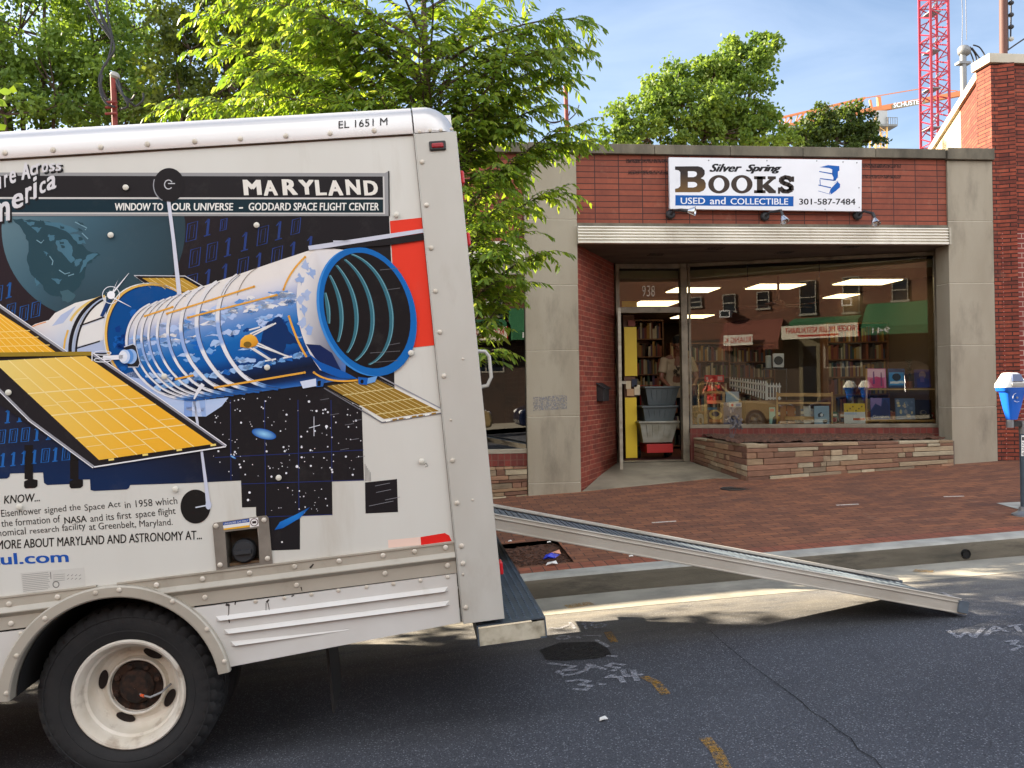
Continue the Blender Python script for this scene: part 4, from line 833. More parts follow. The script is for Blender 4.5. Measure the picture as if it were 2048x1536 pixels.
mb.build('chassis', mat('chassis_black', (24, 23, 22), .8), truck)
mb = MB(); mb.box(AFR, AR-.03, .036, BW-.036, .84, .88); mb.build('load_floor', mat('floor_wood', (120, 96, 70), .7), truck)
mb = MB(); mb.box(.80, .812, .28, .66, .10, .50); mb.build('mud_flap', mat('flap_rubber', (30, 29, 29), .7), truck)
# rear step bumper: folded channel with a tread-plate top
B0, B1, BC0, BC1 = 1.482, 1.785, .398, .488
mb = MB(); mb.box(B0, B1, .0, BW+.02, BC1-.006, BC1); mb.box(B0, B0+.006, .0, BW+.02, BC0, BC1-.006); mb.box(B1-.006, B1, .0, BW+.02, BC0, BC1-.006); mb.box(B1-.03, B1-.006, .0, BW+.02, BC0, BC0+.006)
mb.box(B0+.006, B1-.006, .004, .01, BC0+.0, BC1-.016, 1)
rr = random.Random(4)
for i in range(9):
    for j in range(70):
        a_ = B0+.02+i*.033; b_ = .03+j*.033+(.016 if i % 2 else 0); mb.dome((a_, b_, BC1), (0, 0, 1), .0062, .004, 6, 0)
mb.build('step_bumper', [mat('bumper_steel', (92, 104, 116), .45, .45, col2=(76, 86, 96), vs=8), mat('worn_paint', (196, 190, 170), .7, col2=(164, 156, 134), vs=14, stain=(112, 104, 88), ss=7, slo=.5, shi=.75)], truck, smooth=.6)
# fuel filler
def tq(pts, b): return [T3(x, y, b) for x, y in pts]
mb = MB(); O_ = tq([(428, 1046), (532, 1031), (537, 1036), (545, 1127), (433, 1143), (425, 1052)], -.008); I_ = tq([(450, 1064), (516, 1056), (519, 1126), (455, 1135)], -.008)
oo = [O_[0], O_[1], O_[2], O_[3], O_[4], O_[5]]
mb.add(oo+I_, [(0, 1, 7, 6), (1, 2, 3, 8, 7), (3, 4, 9, 8), (4, 5, 0, 6, 9)]); mb.add(oo+[p+Vector((0, .008, 0)) for p in oo], [(i, (i+1) % 6, 6+(i+1) % 6, 6+i) for i in range(6)])
rivets(mb, [T3(x, y, -.0085) for x, y in [(432, 1052), (528, 1040), (440, 1130), (535, 1117)]], .011); fp = mb.build('fuel_filler', [mat('filler_grey', (128, 120, 110), .5, col2=(108, 100, 90), vs=10), MT['bolt']], truck, smooth=.5)
mb = MB(); Bk = [p+Vector((0, .10, -.01)) for p in I_]; mb.add(I_+Bk, [(0, 1, 5, 4), (1, 2, 6, 5), (2, 3, 7, 6), (3, 0, 4, 7), (4, 5, 6, 7)]); mb.build('filler_pocket', mat('pocket_grey', (96, 88, 76), .8, col2=(70, 64, 56), vs=16), fp)
mb = MB(); c_ = T3(488, 1102, .03); c_.y = .0; mb.lathe((c_.x, .06, c_.z), (0, -1, 0), [(.05, 0), (.05, .035), (.042, .045), (.001, .045)], 24); mb.box(c_.x-.034, c_.x+.034, .0, .016, c_.z-.008, c_.z+.008); mb.build('fuel_cap', mat('cap_black', (40, 42, 46), .6), fp, smooth=.5)
mb = MB(); LB = lambda c: lin(c)
for pts, c_ in ([(446, 1045), (498, 1037), (499, 1044), (446, 1051)], (24, 72, 150)), ([(446, 1051), (499, 1044), (499, 1051), (447, 1057)], (226, 224, 220)), ([(447, 1057), (499, 1050), (500, 1054), (448, 1060)], (232, 176, 50)), ([(499, 1037), (516, 1035), (518, 1052), (500, 1055)], (236, 232, 228)):
    mb.add(tq(pts, -.0092), [(0, 1, 2, 3)], 0, lin(c_))
letters(mb, 'UNLEADED GAS ONLY', tq([(448, 1049.5), (497, 1042.5), (497, 1039), (448, 1046)], -.0098), 0, lin((230, 232, 236)), .01)
cc = T3(508.5, 1044.5, -.0098); ring = [(cc.x+.0165*cos(2*pi*k/24), -.0098, cc.z+.0165*sin(2*pi*k/24)) for k in range(24)]; rin = [(cc.x+.0135*cos(2*pi*k/24), -.0098, cc.z+.0135*sin(2*pi*k/24)) for k in range(24)]
mb.add(ring+rin, [(k, (k+1) % 24, 24+(k+1) % 24, 24+k) for k in range(24)], 0, lin((70, 40, 44))); mb.box(cc.x-.008, cc.x+.008, -.0099, -.0096, cc.z-.005, cc.z+.005, 0, lin((50, 36, 38)))
mb.build('fuel_label', MT['print_clean'], fp, colors=True)
# cab, out of the picture to the left
cab = MB(); cab.prism([(-4.4, .15, .55), (-4.4, .15, 2.05), (-4.75, .15, 2.0), (-5.35, .15, 1.35), (-6.2, .15, 1.2), (-6.35, .15, .95), (-6.35, .15, .5)], (0, BW-.3, 0)); cab.build('cab', MT['panel'], truck, bevel=.05)
for b_ in (.05, BW-.3):
    w2 = MB(); w2.lathe((-5.55, b_, .375), (0, 1, 0), [(.001, .06), (.2, .05), (.222, .02), (.26, .0), (.36, .02), (.377, .06), (.377, .18), (.34, .22), (.2, .22)], 40); w2.build('front_wheel', MT['rubber'], truck, smooth=.5)
# ------------------------------------------------------------------ loading ramp hooked to the load floor
def TW(a, b, c): return TO + TU*a + TN*b + TV*c
fn, ff = onG(1933, 1234), onG(1802, 1186)
rw = (ff-fn).length; e0 = Vector((0.36, fn.y+.03, 0)); top = onY(993, 1061, fn.y+.02)
N0 = Vector((top.x, fn.y+.015, top.z)); N1 = Vector((fn.x, fn.y, fn.z+.012)); rd = (N1-N0).normalized()
N0 = N0 - rd*.25
cross = Vector((ff.x-fn.x, ff.y-fn.y, ff.z-fn.z-.0)); cross = cross - rd*cross.dot(rd); cross.normalize(); rup = cross.cross(rd); rup = rup if rup.z > 0 else -rup
RWD = .70; RH = .086
lramp = thing('loading_ramp', 'long pale aluminium loading ramp running from the truck down to the road', 'ramp', N1)
MT['ramp'] = mat('ramp_aluminium', (206, 200, 188), .42, .3, col2=(186, 178, 164), vs=5, stain=(140, 130, 116), ss=3.5, slo=.55, shi=.9, stretch=(.6, 1, 1))
MT['ramp_deck'] = mat('ramp_deck', (112, 124, 136), .45, .4, col2=(92, 102, 112), vs=6)
def rail(o, sgn):
    mb = MB(); L_ = (N1-N0).length; t_ = .018
    a, b = N0+cross*o, N1+cross*o
    def bx_(u0, u1, w0, w1, m=0, sh0=0, sh1=0):
        P = []
        for q, sh in ((a, sh0), (b, sh1)):
            for (w_, u_) in ((w0, u0), (w1, u0), (w1, u1), (w0, u1)): P.append(q+cross*w_+rup*u_+rd*(0 if q is a else (-.045*(u_/RH))))
        mb.hexa([P[0], P[4], P[5], P[1], P[3], P[7], P[6], P[2]], m)
    bx_(0, RH, 0, .012*sgn); bx_(RH-.012, RH, .012*sgn, .04*sgn); bx_(RH-.022, RH-.014, -.006*sgn, 0); bx_(RH, RH+.006, -.004*sgn, .036*sgn); bx_(0, .01, -.005*sgn, 0)
    return P_(mb, 'side_rail', MT["ramp"], lramp, bevel=.002)
rail(0, 1); rail(RWD, -1)
mb = MB(); L_ = (N1-N0).length; n_ = 150
for i in range(n_):
    p = N0+rd*(L_-.06)*(i/n_)+rup*.062; mb.obox(p+cross*RWD/2, cross*(RWD/2-.012), rd*.0085, rup*(.006 if i % 2 else .003))
mb.obox((N0+N1)/2+cross*RWD/2+rup*.05-rd*.03, cross*(RWD/2-.013), rd*(L_/2-.04), rup*.005); P_(mb, 'deck', MT["ramp_deck"], lramp)
mb = MB()
for o in (-.0, RWD): mb.obox(N1+cross*o-rd*.035+rup*.045, rd*.03, cross*.016, rup*.035)
mb.obox(N1-rd*.03+cross*RWD/2+rup*.012, rd*.03, cross*(RWD/2), rup*.008); P_(mb, 'end_cap', MT["ramp_deck"], lramp)
# ------------------------------------------------------------------ printed picture on the truck's side (flat vinyl on the panel)
LS = .00042
class Art(MB):
    def pt(s, x, y, k): return T3(x, y, -.0004-LS*k)
    def poly(s, pts, col, k):
        cols = [lin(c) for c in col] if hasattr(col[0], '__len__') and not isinstance(col, str) else lin(col)
        s.add([s.pt(x, y, k) for x, y in pts], [tuple(range(len(pts)))], 0, cols)
    def stroke(s, pts, wd, col, k, closed=False):
        pts = list(pts)+([pts[0]] if closed else []); n = len(pts); L_, R_ = [], []
        ws = wd if hasattr(wd, '__len__') else [wd]*n
        for i in range(n):
            a, b = pts[max(i-1, 0)], pts[min(i+1, n-1)]
            if closed and i in (0, n-1): a, b = pts[-2], pts[1]
            dx, dy = b[0]-a[0], b[1]-a[1]; l = sqrt(dx*dx+dy*dy) or 1; nx, ny = -dy/l*ws[i]/2, dx/l*ws[i]/2
            L_.append((pts[i][0]+nx, pts[i][1]+ny)); R_.append((pts[i][0]-nx, pts[i][1]-ny))
        c = [lin(q) for q in col] if hasattr(col[0], '__len__') and not isinstance(col, str) else None
        s.add([s.pt(x, y, k) for x, y in L_+R_], [(i, i+1, n+i+1, n+i) for i in range(n-1)], 0, lin(col) if c is None else c+c)
    def txt(s, t, x0, y0, x1, y1, h0, h1, col, k, bold=.02, shear=0.0, mirror=False):  # baseline (x0,y0)-(x1,y1), heights at each end
        hx0, hx1 = .095*h0, .095*h1                # the truck leans with the hill, and so does its lettering
        letters(s, t, [s.pt(x0, y0, k), s.pt(x1, y1, k), s.pt(x1-hx1, y1-h1, k), s.pt(x0-hx0, y0-h0, k)], 0, lin(col), bold, shear)
def elp(cx, cy, a, b, rot, t0=0, t1=360, n=48):
    r_ = radians(rot); out = []
    for i in range(n+1):
        t = radians(t0+(t1-t0)*i/n); x, y = a*cos(t), b*sin(t); out.append((cx+x*cos(r_)-y*sin(r_), cy+x*sin(r_)+y*cos(r_)))
    return out
def bez(p0, p1, p2, p3, n=16):
    return [tuple((1-t)**3*p0[i]+3*(1-t)**2*t*p1[i]+3*(1-t)*t*t*p2[i]+t**3*p3[i] for i in (0, 1)) for t in [j/n for j in range(n+1)]]
BK = (33, 31, 34); NV = (22, 42, 78); GD = (240, 178, 52); GD2 = (232, 208, 126)
A = Art(); k = 0
bg = [(-700, 432), (200, 432), (500, 432), (778, 432), (786, 600), (789, 775), (723, 792), (728, 961), (664, 963), (665, 1030), (600, 1032), (600, 1099), (544, 1101), (512, 1030), (512, 1014), (484, 1015), (482, 961), (380, 966), (260, 970), (258, 976), (253, 979), (188, 982), (181, 980), (180, 959), (167, 959), (140, 968), (94, 970), (88, 966), (86, 945), (20, 947), (19, 953), (14, 957), (-700, 990)]
A.poly(bg, BK, 1)
A.poly([(-700, 432), (120, 432), (370, 432), (560, 432), (430, 640), (300, 760), (-700, 760)], [(48, 38, 44), (46, 36, 42), (40, 34, 42), BK, BK, BK, (50, 38, 42)], 2)
A.poly([(-700, 780), (120, 800), (260, 850), (420, 890), (480, 920), (480, 961), (380, 966), (260, 970), (258, 976), (253, 979), (188, 982), (181, 980), (180, 959), (167, 959), (140, 968), (94, 970), (88, 966), (86, 945), (20, 947), (19, 953), (14, 957), (-700, 990)], [(46, 38, 44), (40, 38, 48), (34, 36, 48)]+[BK, BK]+[(26, 28, 40), (26, 34, 56)]+[NV]*15, 2)
for x, y0 in ((57, 890), (148, 905)):            # silhouettes hanging into the white field
    A.poly([(x-8, y0), (x+9, y0), (x+9, 958), (x+18, 960), (x+18, 972), (x+13, 976), (x-6, 977), (x-9, 973), (x-9, 963), (x-1, 959), (x-8, 958)], (30, 27, 27), 3)
A.poly([(730, 965), (794, 958), (796, 1024), (731, 1027)], BK, 1)
# globe
gl_ = [(x, max(432.5, y)) for x, y in elp(187, 457, 184, 182, 0, n=72)]
def gcol(x, y):
    t = max(0, min(1, ((x-20)+(y-440)*.9)/330)); a = Vector((94, 122, 132)); b = Vector((64, 94, 108)); c = Vector((46, 64, 72))
    q = a.lerp(b, t*2) if t < .5 else b.lerp(c, (t-.5)*2); return tuple(q)
gp = [p for i, p in enumerate(gl_) if i == 0 or abs(p[0]-gl_[i-1][0])+abs(p[1]-gl_[i-1][1]) > .1]
cen = (150, 500); ncv = len(gp); A.add([A.pt(*cen, 3)]+[A.pt(*p, 3) for p in gp], [(0, i+1, (i+1) % ncv+1) for i in range(ncv)], 0, [lin(gcol(*cen))]+[lin(gcol(*p)) for p in gp])
def rag(pts, amp, seed, sub=4):
    rr = random.Random(seed); out = []
    for i in range(len(pts)):
        a, b = pts[i], pts[(i+1) % len(pts)]
        for j in range(sub):
            t = j/sub; out.append((a[0]+(b[0]-a[0])*t+rr.uniform(-amp, amp), a[1]+(b[1]-a[1])*t+rr.uniform(-amp, amp)))
    return out
LC = (42, 70, 80); WC = (72, 112, 130)
A.poly(rag([(26, 438), (60, 440), (110, 446), (130, 462), (150, 476), (164, 490), (176, 500), (200, 508), (186, 520), (172, 532), (168, 552), (160, 574), (130, 600), (118, 592), (100, 592), (80, 566), (62, 548), (54, 520), (58, 490), (48, 466)], 2.2, 3), LC, 4)
A.poly(rag([(112, 480), (130, 478), (146, 494), (144, 508), (150, 520), (140, 526), (128, 508), (114, 500)], 1.6, 5), WC, 5)
A.poly(rag([(80, 444), (120, 444), (160, 462), (140, 466), (104, 452)], 2, 6), WC, 5)
A.poly(rag([(176, 508), (196, 508), (176, 526), (160, 546), (164, 528)], 2, 8), WC, 5)
A.poly(rag([(120, 582), (138, 580), (152, 592), (138, 606), (126, 602)], 1.5, 9), (66, 96, 106), 5)
for pts, sd in (([(140, 466), (158, 470), (170, 486), (156, 488)], 51), ([(96, 470), (108, 472), (110, 482), (98, 480)], 52), ([(62, 452), (82, 456), (76, 466)], 53), ([(150, 520), (164, 516), (158, 530), (150, 532)], 54), ([(88, 500), (96, 506), (92, 512)], 55), ([(44, 440), (70, 446), (60, 452)], 56), ([(104, 556), (122, 560), (116, 568)], 57), ([(70, 556), (80, 566), (74, 572)], 58)): A.poly(rag(pts, 2.2, sd), WC, 5)
for s_ in range(14):
    x, y = 80+(s_*37) % 110, 440+(s_*23) % 50; A.poly(rag([(x, y), (x+8, y+2), (x+10, y+7), (x+2, y+6)], 1.5, 30+s_, 2), LC, 6)
for pts in ([(73, 480), (82, 486), (88, 480)], [(99, 512), (106, 522), (104, 530)], [(118, 540), (130, 548), (140, 545), (136, 552), (148, 548)], [(164, 466), (176, 478)], [(150, 444), (174, 456), (170, 460)]): A.stroke(pts, 2, (120, 156, 170), 6)
# binary digits as outlined strokes
def digit(x, y, d, h, col, kk, sx=-.29, wd=2.2):
    w_ = h*.55; sk = lambda u, v: (x+u+v*.10, y-v+u*sx*-1*-1 if False else y-v+u*sx)
    if d == '0': A.stroke([sk(0, 0), sk(w_, 0), sk(w_, h), sk(0, h)], wd, col, kk, True); A.stroke([sk(w_*.28, h*.14), sk(w_*.72, h*.14), sk(w_*.72, h*.86), sk(w_*.28, h*.86)], wd*.5, col, kk, True)
    else: A.stroke([sk(w_*.45, 0), sk(w_*.45, h)], wd*2.2, col, kk); A.stroke([sk(w_*.1, h*.8), sk(w_*.45, h)], wd, col, kk); A.stroke([sk(w_*.1, 0), sk(w_*.8, 0)], wd, col, kk)
BL = (42, 62, 118)
rows = ['01010', '0011010', '01101011', '0110101101', '01001011']
for j, s_ in enumerate(rows):
    for i, ch in enumerate(s_):
        x = 372+i*34+(j % 2)*6; y = 484+j*52-i*11
        if 440 < y-36 and x < 730 and y < 700: digit(x, y, ch, 36, BL, 3)
        elif y-36 <= 440 and y-24 > 436: digit(x, y, ch, y-440, BL, 3)
B2 = (38, 88, 150)
for (x, y, s_) in [(-14, 605, '01'), (-10, 660, '1100'), (12, 640, '0')]:
    for i, ch in enumerate(s_): digit(x+i*24, y-i*8, ch, 30, B2, 3)
for (x, y, s_, st) in [(-6, 888, '0001101', 24), (-2, 934, '111101011', 21), (8, 846, '110', 24)]:
    for i, ch in enumerate(s_): digit(x+i*st, y-i*2.2, ch, 27, (38, 100, 172), 3, -.1)
# fine star-chart lines and stars
for x0, y0, x1, y1 in [(461, 800, 462, 961), (529, 800, 532, 1100), (596, 800, 598, 1032), (662, 800, 664, 963), (430, 915, 727, 900), (482, 968, 728, 960), (530, 1034, 665, 1029)]: A.stroke([(x0, y0), (x1, y1)], 1.3, (38, 52, 108), 3)
rr = random.Random(21)
for _ in range(150):
    x, y = rr.uniform(420, 722), rr.uniform(790, 955); r_ = rr.choice([.8, .9, 1.0, 1.2, 1.6, 2.2]); A.poly([(x+r_*cos(t), y+r_*sin(t)) for t in np.linspace(0, 2*pi, 7)[:-1]], (226, 226, 232), 4)
for _ in range(26):
    x, y = rr.uniform(540, 660), rr.uniform(966, 1026); r_ = rr.choice([.8, 1.0, 1.5]); A.poly([(x+r_*cos(t), y+r_*sin(t)) for t in np.linspace(0, 2*pi, 7)[:-1]], (226, 226, 232), 4)
for x, y, r_ in [(594, 933, 3), (499, 985, 2.5), (496, 1000, 2.5), (564, 1084, 2), (479, 929, 2), (618, 803, 2.5), (633, 822, 2.2), (653, 853, 3)]: A.poly([(x+r_*cos(t), y+r_*sin(t)) for t in np.linspace(0, 2*pi, 9)[:-1]], (236, 236, 240), 4)
A.stroke([(628, 833), (628, 872)], 1.2, (220, 222, 230), 4); A.stroke([(618, 856), (640, 850)], 1.2, (220, 222, 230), 4)
for x, y in zip([640, 660, 690, 700, 680, 705, 712], [800, 830, 850, 880, 900, 842, 915]): A.stroke([(x, y), (x+18, y-3)], .9, (120, 120, 126), 4)
for (x, y, a, b, r_) in [(528, 868, 25, 10, 14), (466, 914, 7, 2, 30)]:
    ring = elp(x, y, a, b, r_, n=24)[:-1]; A.add([A.pt(x, y, 5)]+[A.pt(*p, 5) for p in ring], [(0, i+1, (i+1) % 24+1) for i in range(24)], 0, [lin((150, 206, 240))]+[lin((24, 86, 168))]*24)
A.poly([(549, 1060), (560, 1044), (590, 1030), (620, 1014), (600, 1036), (566, 1056)], [(20, 84, 160), (30, 110, 190), (40, 128, 206), (24, 70, 140), (34, 116, 200), (24, 96, 176)], 5)
for x, y in [(750, 972), (752, 985), (770, 1000), (757, 1008), (738, 1012)]: A.stroke([(x, y), (x+30, y-6)], .9, (140, 140, 146), 4)
# red block at the tail
A.poly([(780, 442), (845, 435), (873, 690), (800, 698), (789, 600)], (226, 62, 44), 2)
# heading banner
A.poly([(-700, 344), (770, 346), (777, 342), (777, 432), (-700, 432)], (150, 150, 150), 7)
A.stroke([(777.5, 342), (778.5, 432)], 2.5, (40, 40, 42), 8)
A.poly([(-700, 350), (766, 353), (766, 395), (-700, 393)], (36, 34, 36), 8)
A.stroke([(-700, 395), (767, 397)], 3, (206, 204, 200), 9); A.stroke([(-700, 426), (767, 427)], 2.5, (206, 204, 200), 9); A.stroke([(767, 353), (768.5, 428)], 3, (206, 204, 200), 9)
A.poly([(-700, 398), (300, 398.5), (766, 399), (766, 425), (300, 424.5), (-700, 424)], [(22, 46, 56)]*2+[(26, 44, 50)]+[(26, 44, 50)]+[(22, 46, 56)]*2, 8)
for ch, x0, x1, y_, h_ in [('M', 488, 524, 390.5, 31), ('A', 528, 556, 391.5, 31), ('R', 566, 596, 390.5, 32), ('Y', 599, 630, 389.5, 30), ('L', 632, 654, 391, 31), ('A', 657, 687, 391.5, 31), ('N', 693, 722, 390, 31), ('D', 729, 757, 391, 30)]: A.txt(ch, x0, y_, x1, y_-.8, h_, h_-1, (228, 224, 214), 10, .055)
A.txt('WINDOW TO', 231, 421, 327, 421, 15, 15, (232, 230, 224), 10, .034, .2); A.txt('OUR UNIVERSE', 344, 421, 468, 421, 15, 15, (232, 230, 224), 10, .028, .18); A.stroke([(478, 416), (486, 415.6)], 3, (232, 230, 224), 10); A.txt('GODDARD SPACE FLIGHT CENTER', 498, 421, 758, 421, 15.5, 15.5, (232, 230, 224), 10, .028, .18)
# slogan running off to the left, white with a black shadow
for dx, dy, col, kk in ((4, 4, (32, 32, 34), 9), (0, 0, (214, 212, 214), 10)):
    for ch, x, y, h in [('u', -9, 380, 24), ('r', 9, 375, 24), ('e', 20, 368, 25), ('A', 43, 360, 33), ('c', 61, 352, 20), ('r', 73, 348, 20), ('o', 84, 346, 18), ('s', 98, 344, 16), ('s', 111, 343, 15)]:
        A.txt(ch, x+dx, y+dy, x+dx+(8 if ch == 'r' else 13)+(5 if ch == 'A' else 0), y+dy-3, h, h, col, kk, .05, .15)
    for ch, x, y, h, wdt in [('m', -18, 446, 38, 40), ('e', 25, 419, 29, 23), ('r', 51, 407, 30, 15), ('i', 67, 399, 42, 10), ('c', 80, 389, 23, 13), ('a', 94, 382, 27, 19)]:
        A.txt(ch, x+dx, y+dy, x+dx+wdt, y+dy-6, h, h, col, kk, .05, .15)
# two dark dishes with their booms
A.poly(elp(338, 370, 31, 34, 0), (34, 32, 34), 11); A.stroke(elp(338, 370, 31, 34, 0, 115, 200, 12), 2, (150, 152, 156), 12); A.stroke(elp(337, 369, 8, 9, 0, 40, 330, 14), 2, (190, 192, 196), 12); A.stroke([(336, 367), (350, 367)], 2, (190, 192, 196), 12)
A.stroke([(337, 402), (347, 480), (359, 592)], [7, 7, 9], (206, 208, 220), 11)
A.poly(elp(391, 1013, 30, 34, 0), (32, 30, 30), 4); A.stroke([(388, 800), (403, 900), (413, 978), (417, 1012)], [5, 5, 7, 9], (200, 204, 220), 6); A.poly(elp(417, 1010, 6, 9, 0, n=16), (196, 202, 220), 7); A.stroke([(391, 1015), (412, 1011)], 2.5, (206, 212, 224), 7)
# telescope: far solar wing
A.poly([(268, 551), (370, 552), (412, 576), (395, 584), (302, 576)], (36, 32, 34), 5); A.stroke([(302, 576), (268, 551), (370, 552), (412, 576)], 1.6, (206, 206, 210), 6); A.poly([(284, 556), (366, 556), (402, 577), (380, 586), (312, 573)], (186, 146, 58), 6)
for i in range(1, 6): A.stroke([(284+i*14, 556), (316+i*15, 578)], 1, (226, 200, 130), 7)
# telescope: white aft shroud
aft = [(52, 660), (70, 648), (98, 640), (110, 626), (150, 606), (190, 596), (212, 592), (214, 706), (128, 706)]
A.poly(aft, [(206, 198, 198), (226, 216, 210), (228, 222, 216), (232, 226, 220), (232, 228, 222), (230, 226, 222), (226, 222, 218), (170, 186, 214), (176, 190, 214)], 5)
A.poly([(104, 652), (122, 630), (152, 612), (136, 634), (126, 646)], (176, 188, 216), 6)
A.stroke(bez((60, 656), (70, 650), (84, 646), (92, 644)), 2, (228, 150, 90), 6)
A.stroke([(127, 702), (130, 680), (136, 660)], 4, (224, 178, 86), 6); A.stroke(bez((141, 642), (152, 618), (180, 600), (210, 592)), 5, (224, 190, 110), 6)
ar = bez((140, 706), (138, 660), (162, 610), (206, 594)); A.stroke(ar, 7, (34, 32, 36), 7); A.stroke(bez((147, 706), (146, 662), (168, 614), (206, 597)), 3, (170, 182, 206), 8); A.stroke(bez((152, 706), (152, 662), (172, 618), (206, 600)), 4, (34, 32, 36), 8)
A.poly([(160, 650), (182, 612), (206, 600), (208, 632)], (230, 226, 218), 7); A.poly([(152, 694), (158, 656), (208, 638), (206, 680)], (224, 222, 218), 7); A.poly([(152, 706), (152, 698), (206, 684), (206, 706)], (176, 188, 214), 7)
A.stroke([(160, 651), (209, 634)], 2.5, (36, 32, 34), 8); A.stroke([(152, 697), (200, 682)], 2.5, (36, 32, 34), 8); A.poly([(200, 632), (212, 604), (224, 594), (214, 620), (206, 634)], (30, 60, 110), 8)
# telescope: blue equipment ring with gold and white rims
ring_o = bez((248, 752), (206, 720), (196, 640), (240, 592))+bez((240, 592), (262, 566), (330, 556), (368, 592))[1:]
A.poly(ring_o+[(380, 600), (330, 700), (300, 760)], [(10, 74, 138)]*(len(ring_o))+[(12, 86, 152), (10, 68, 128), (12, 78, 140)], 6)
A.stroke(ring_o, 5, (226, 180, 88), 9); A.stroke([(x-3.5, y-2) for x, y in ring_o], 2.2, (226, 226, 222), 9); A.stroke([(x+3.2, y+1.6) for x, y in ring_o], 1.2, (40, 40, 44), 9)
for s_ in range(16):
    rr = random.Random(70+s_); x, y = rr.uniform(222, 268), rr.uniform(610, 740); A.poly(rag([(x, y), (x+12, y-3), (x+14, y+6), (x+3, y+8)], 3, s_), (12, 58, 128) if s_ % 2 else (20, 92, 172), 7)
# underside of the ring, lit panel
A.poly([(231, 756), (262, 744), (285, 742), (306, 776), (346, 797), (398, 801), (457, 795), (444, 812), (412, 833), (368, 833), (330, 812), (290, 796)], [(150, 178, 220), (168, 186, 224), (160, 180, 220), (172, 188, 224), (184, 198, 228), (170, 192, 226), (176, 196, 228), (184, 200, 230), (178, 196, 228), (160, 184, 222), (178, 196, 226), (160, 184, 222)], 6)
for s_ in range(14):
    rr = random.Random(170+s_); x, y = rr.uniform(262, 400), rr.uniform(770, 820)
    A.poly(rag([(x, y), (x+16, y-2), (x+18, y+5), (x+4, y+6)], 2.5, s_), (150, 176, 220) if s_ % 2 else (196, 208, 234), 7)
A.poly([(368, 800), (384, 801), (384, 833), (368, 833)], (130, 160, 214), 7); A.poly([(398, 801), (410, 800), (412, 833), (404, 833)], (150, 176, 220), 7)
# near rim of the ring below the wing
A.poly([(22, 766), (40, 800), (66, 836), (96, 856), (130, 861), (100, 812), (50, 770)], [(80, 126, 188), (84, 132, 192), (96, 142, 198), (102, 146, 200), (104, 148, 202), (98, 140, 196), (96, 142, 196)], 5)
A.stroke(bez((8, 750), (16, 800), (60, 860), (132, 861)), 5, (232, 230, 226), 6); A.stroke(bez((18, 758), (28, 800), (64, 850), (120, 858)), 2.5, (226, 186, 104), 6); A.stroke(bez((13, 754), (22, 800), (62, 855), (110, 860)), 3, (40, 36, 36), 6)
# telescope: main barrel, coloured across its width like foil catching light
Lb = bez((306, 606), (240, 628), (232, 720), (300, 772))+bez((300, 772), (322, 792), (360, 800), (398, 800))[1:]
Rb = bez((642, 493), (592, 520), (588, 645), (642, 724))+bez((642, 724), (660, 742), (684, 752), (712, 757))[1:]
def even(pts, n=33):                             # points spaced evenly along an outline
    p = np.array(pts); d_ = np.r_[0, np.cumsum(np.linalg.norm(np.diff(p, axis=0), axis=1))]; t = np.linspace(0, d_[-1], n); return [(float(np.interp(u, d_, p[:, 0])), float(np.interp(u, d_, p[:, 1]))) for u in t]
Lb, Rb = even(Lb), even(Rb)
nb_ = len(Lb); BR = [(0, (228, 222, 214)), (.16, (228, 222, 216)), (.24, (216, 214, 220)), (.31, (160, 172, 206)), (.40, (92, 136, 196)), (.50, (24, 100, 172)), (.60, (18, 90, 162)), (.68, (16, 50, 104)), (.78, (22, 28, 46)), (.87, (22, 40, 78)), (.94, (30, 84, 154)), (1, (60, 110, 178))]
def band(t):
    for (a, ca), (b, cb) in zip(BR, BR[1:]):
        if t <= b: q = (t-a)/(b-a); return tuple(ca[i]+(cb[i]-ca[i])*q for i in range(3))
    return BR[-1][1]
def barrel(u, v): i = v*(nb_-1); j = min(int(i), nb_-2); q = i-j; l = [Lb[j][c]+(Lb[j+1][c]-Lb[j][c])*q for c in (0, 1)]; r_ = [Rb[j][c]+(Rb[j+1][c]-Rb[j][c])*q for c in (0, 1)]; return (l[0]+(r_[0]-l[0])*u, l[1]+(r_[1]-l[1])*u)
A.grid(lambda u, v: A.pt(*barrel(u, v), 8), 14, 40, 0, lambda u, v: lin(band(v)))
A.poly([barrel(u, 0) for u in np.linspace(0, 1, 8)]+[(600, 508), (575, 516), (563, 519), (545, 540), (470, 556), (430, 566), (400, 580), (330, 598)][::1], (226, 220, 212), 7)
rr = random.Random(5)
for s_ in range(120):                            # crinkled foil facets
    u, v = rr.uniform(.04, .96), rr.choice([rr.uniform(.26, .36), rr.uniform(.30, .46), rr.uniform(.40, .66)]); x, y = barrel(u, v); a = rr.uniform(7, 22); b = rr.uniform(2.5, 7)
    c = rr.choice([(176, 196, 232), (150, 184, 228), (226, 224, 224), (96, 144, 206)]) if v < .45 else rr.choice([(24, 100, 186), (120, 166, 220), (14, 60, 124), (170, 196, 232)])
    A.poly(rag([(x-a, y+2), (x-a*.2, y-b), (x+a, y-b*.6), (x+a*.6, y+b*.4), (x, y+b)], 2.6, s_, 3), c, 9)
for s_ in range(26):
    u = s_/26+rr.uniform(0, .03); x, y = barrel(u, .69); A.poly(rag([(x-9, y+4), (x+4, y-7), (x+15, y-6), (x+8, y+5)], 2.5, s_, 3), rr.choice([(150, 186, 230), (110, 160, 214), (30, 96, 176)]), 9)
A.poly(rag([barrel(.70, .58), barrel(.80, .44), barrel(.87, .42), barrel(.90, .52), barrel(.95, .62), barrel(.86, .60), barrel(.82, .66), barrel(.76, .70)], 2, 44), (18, 48, 96), 10)
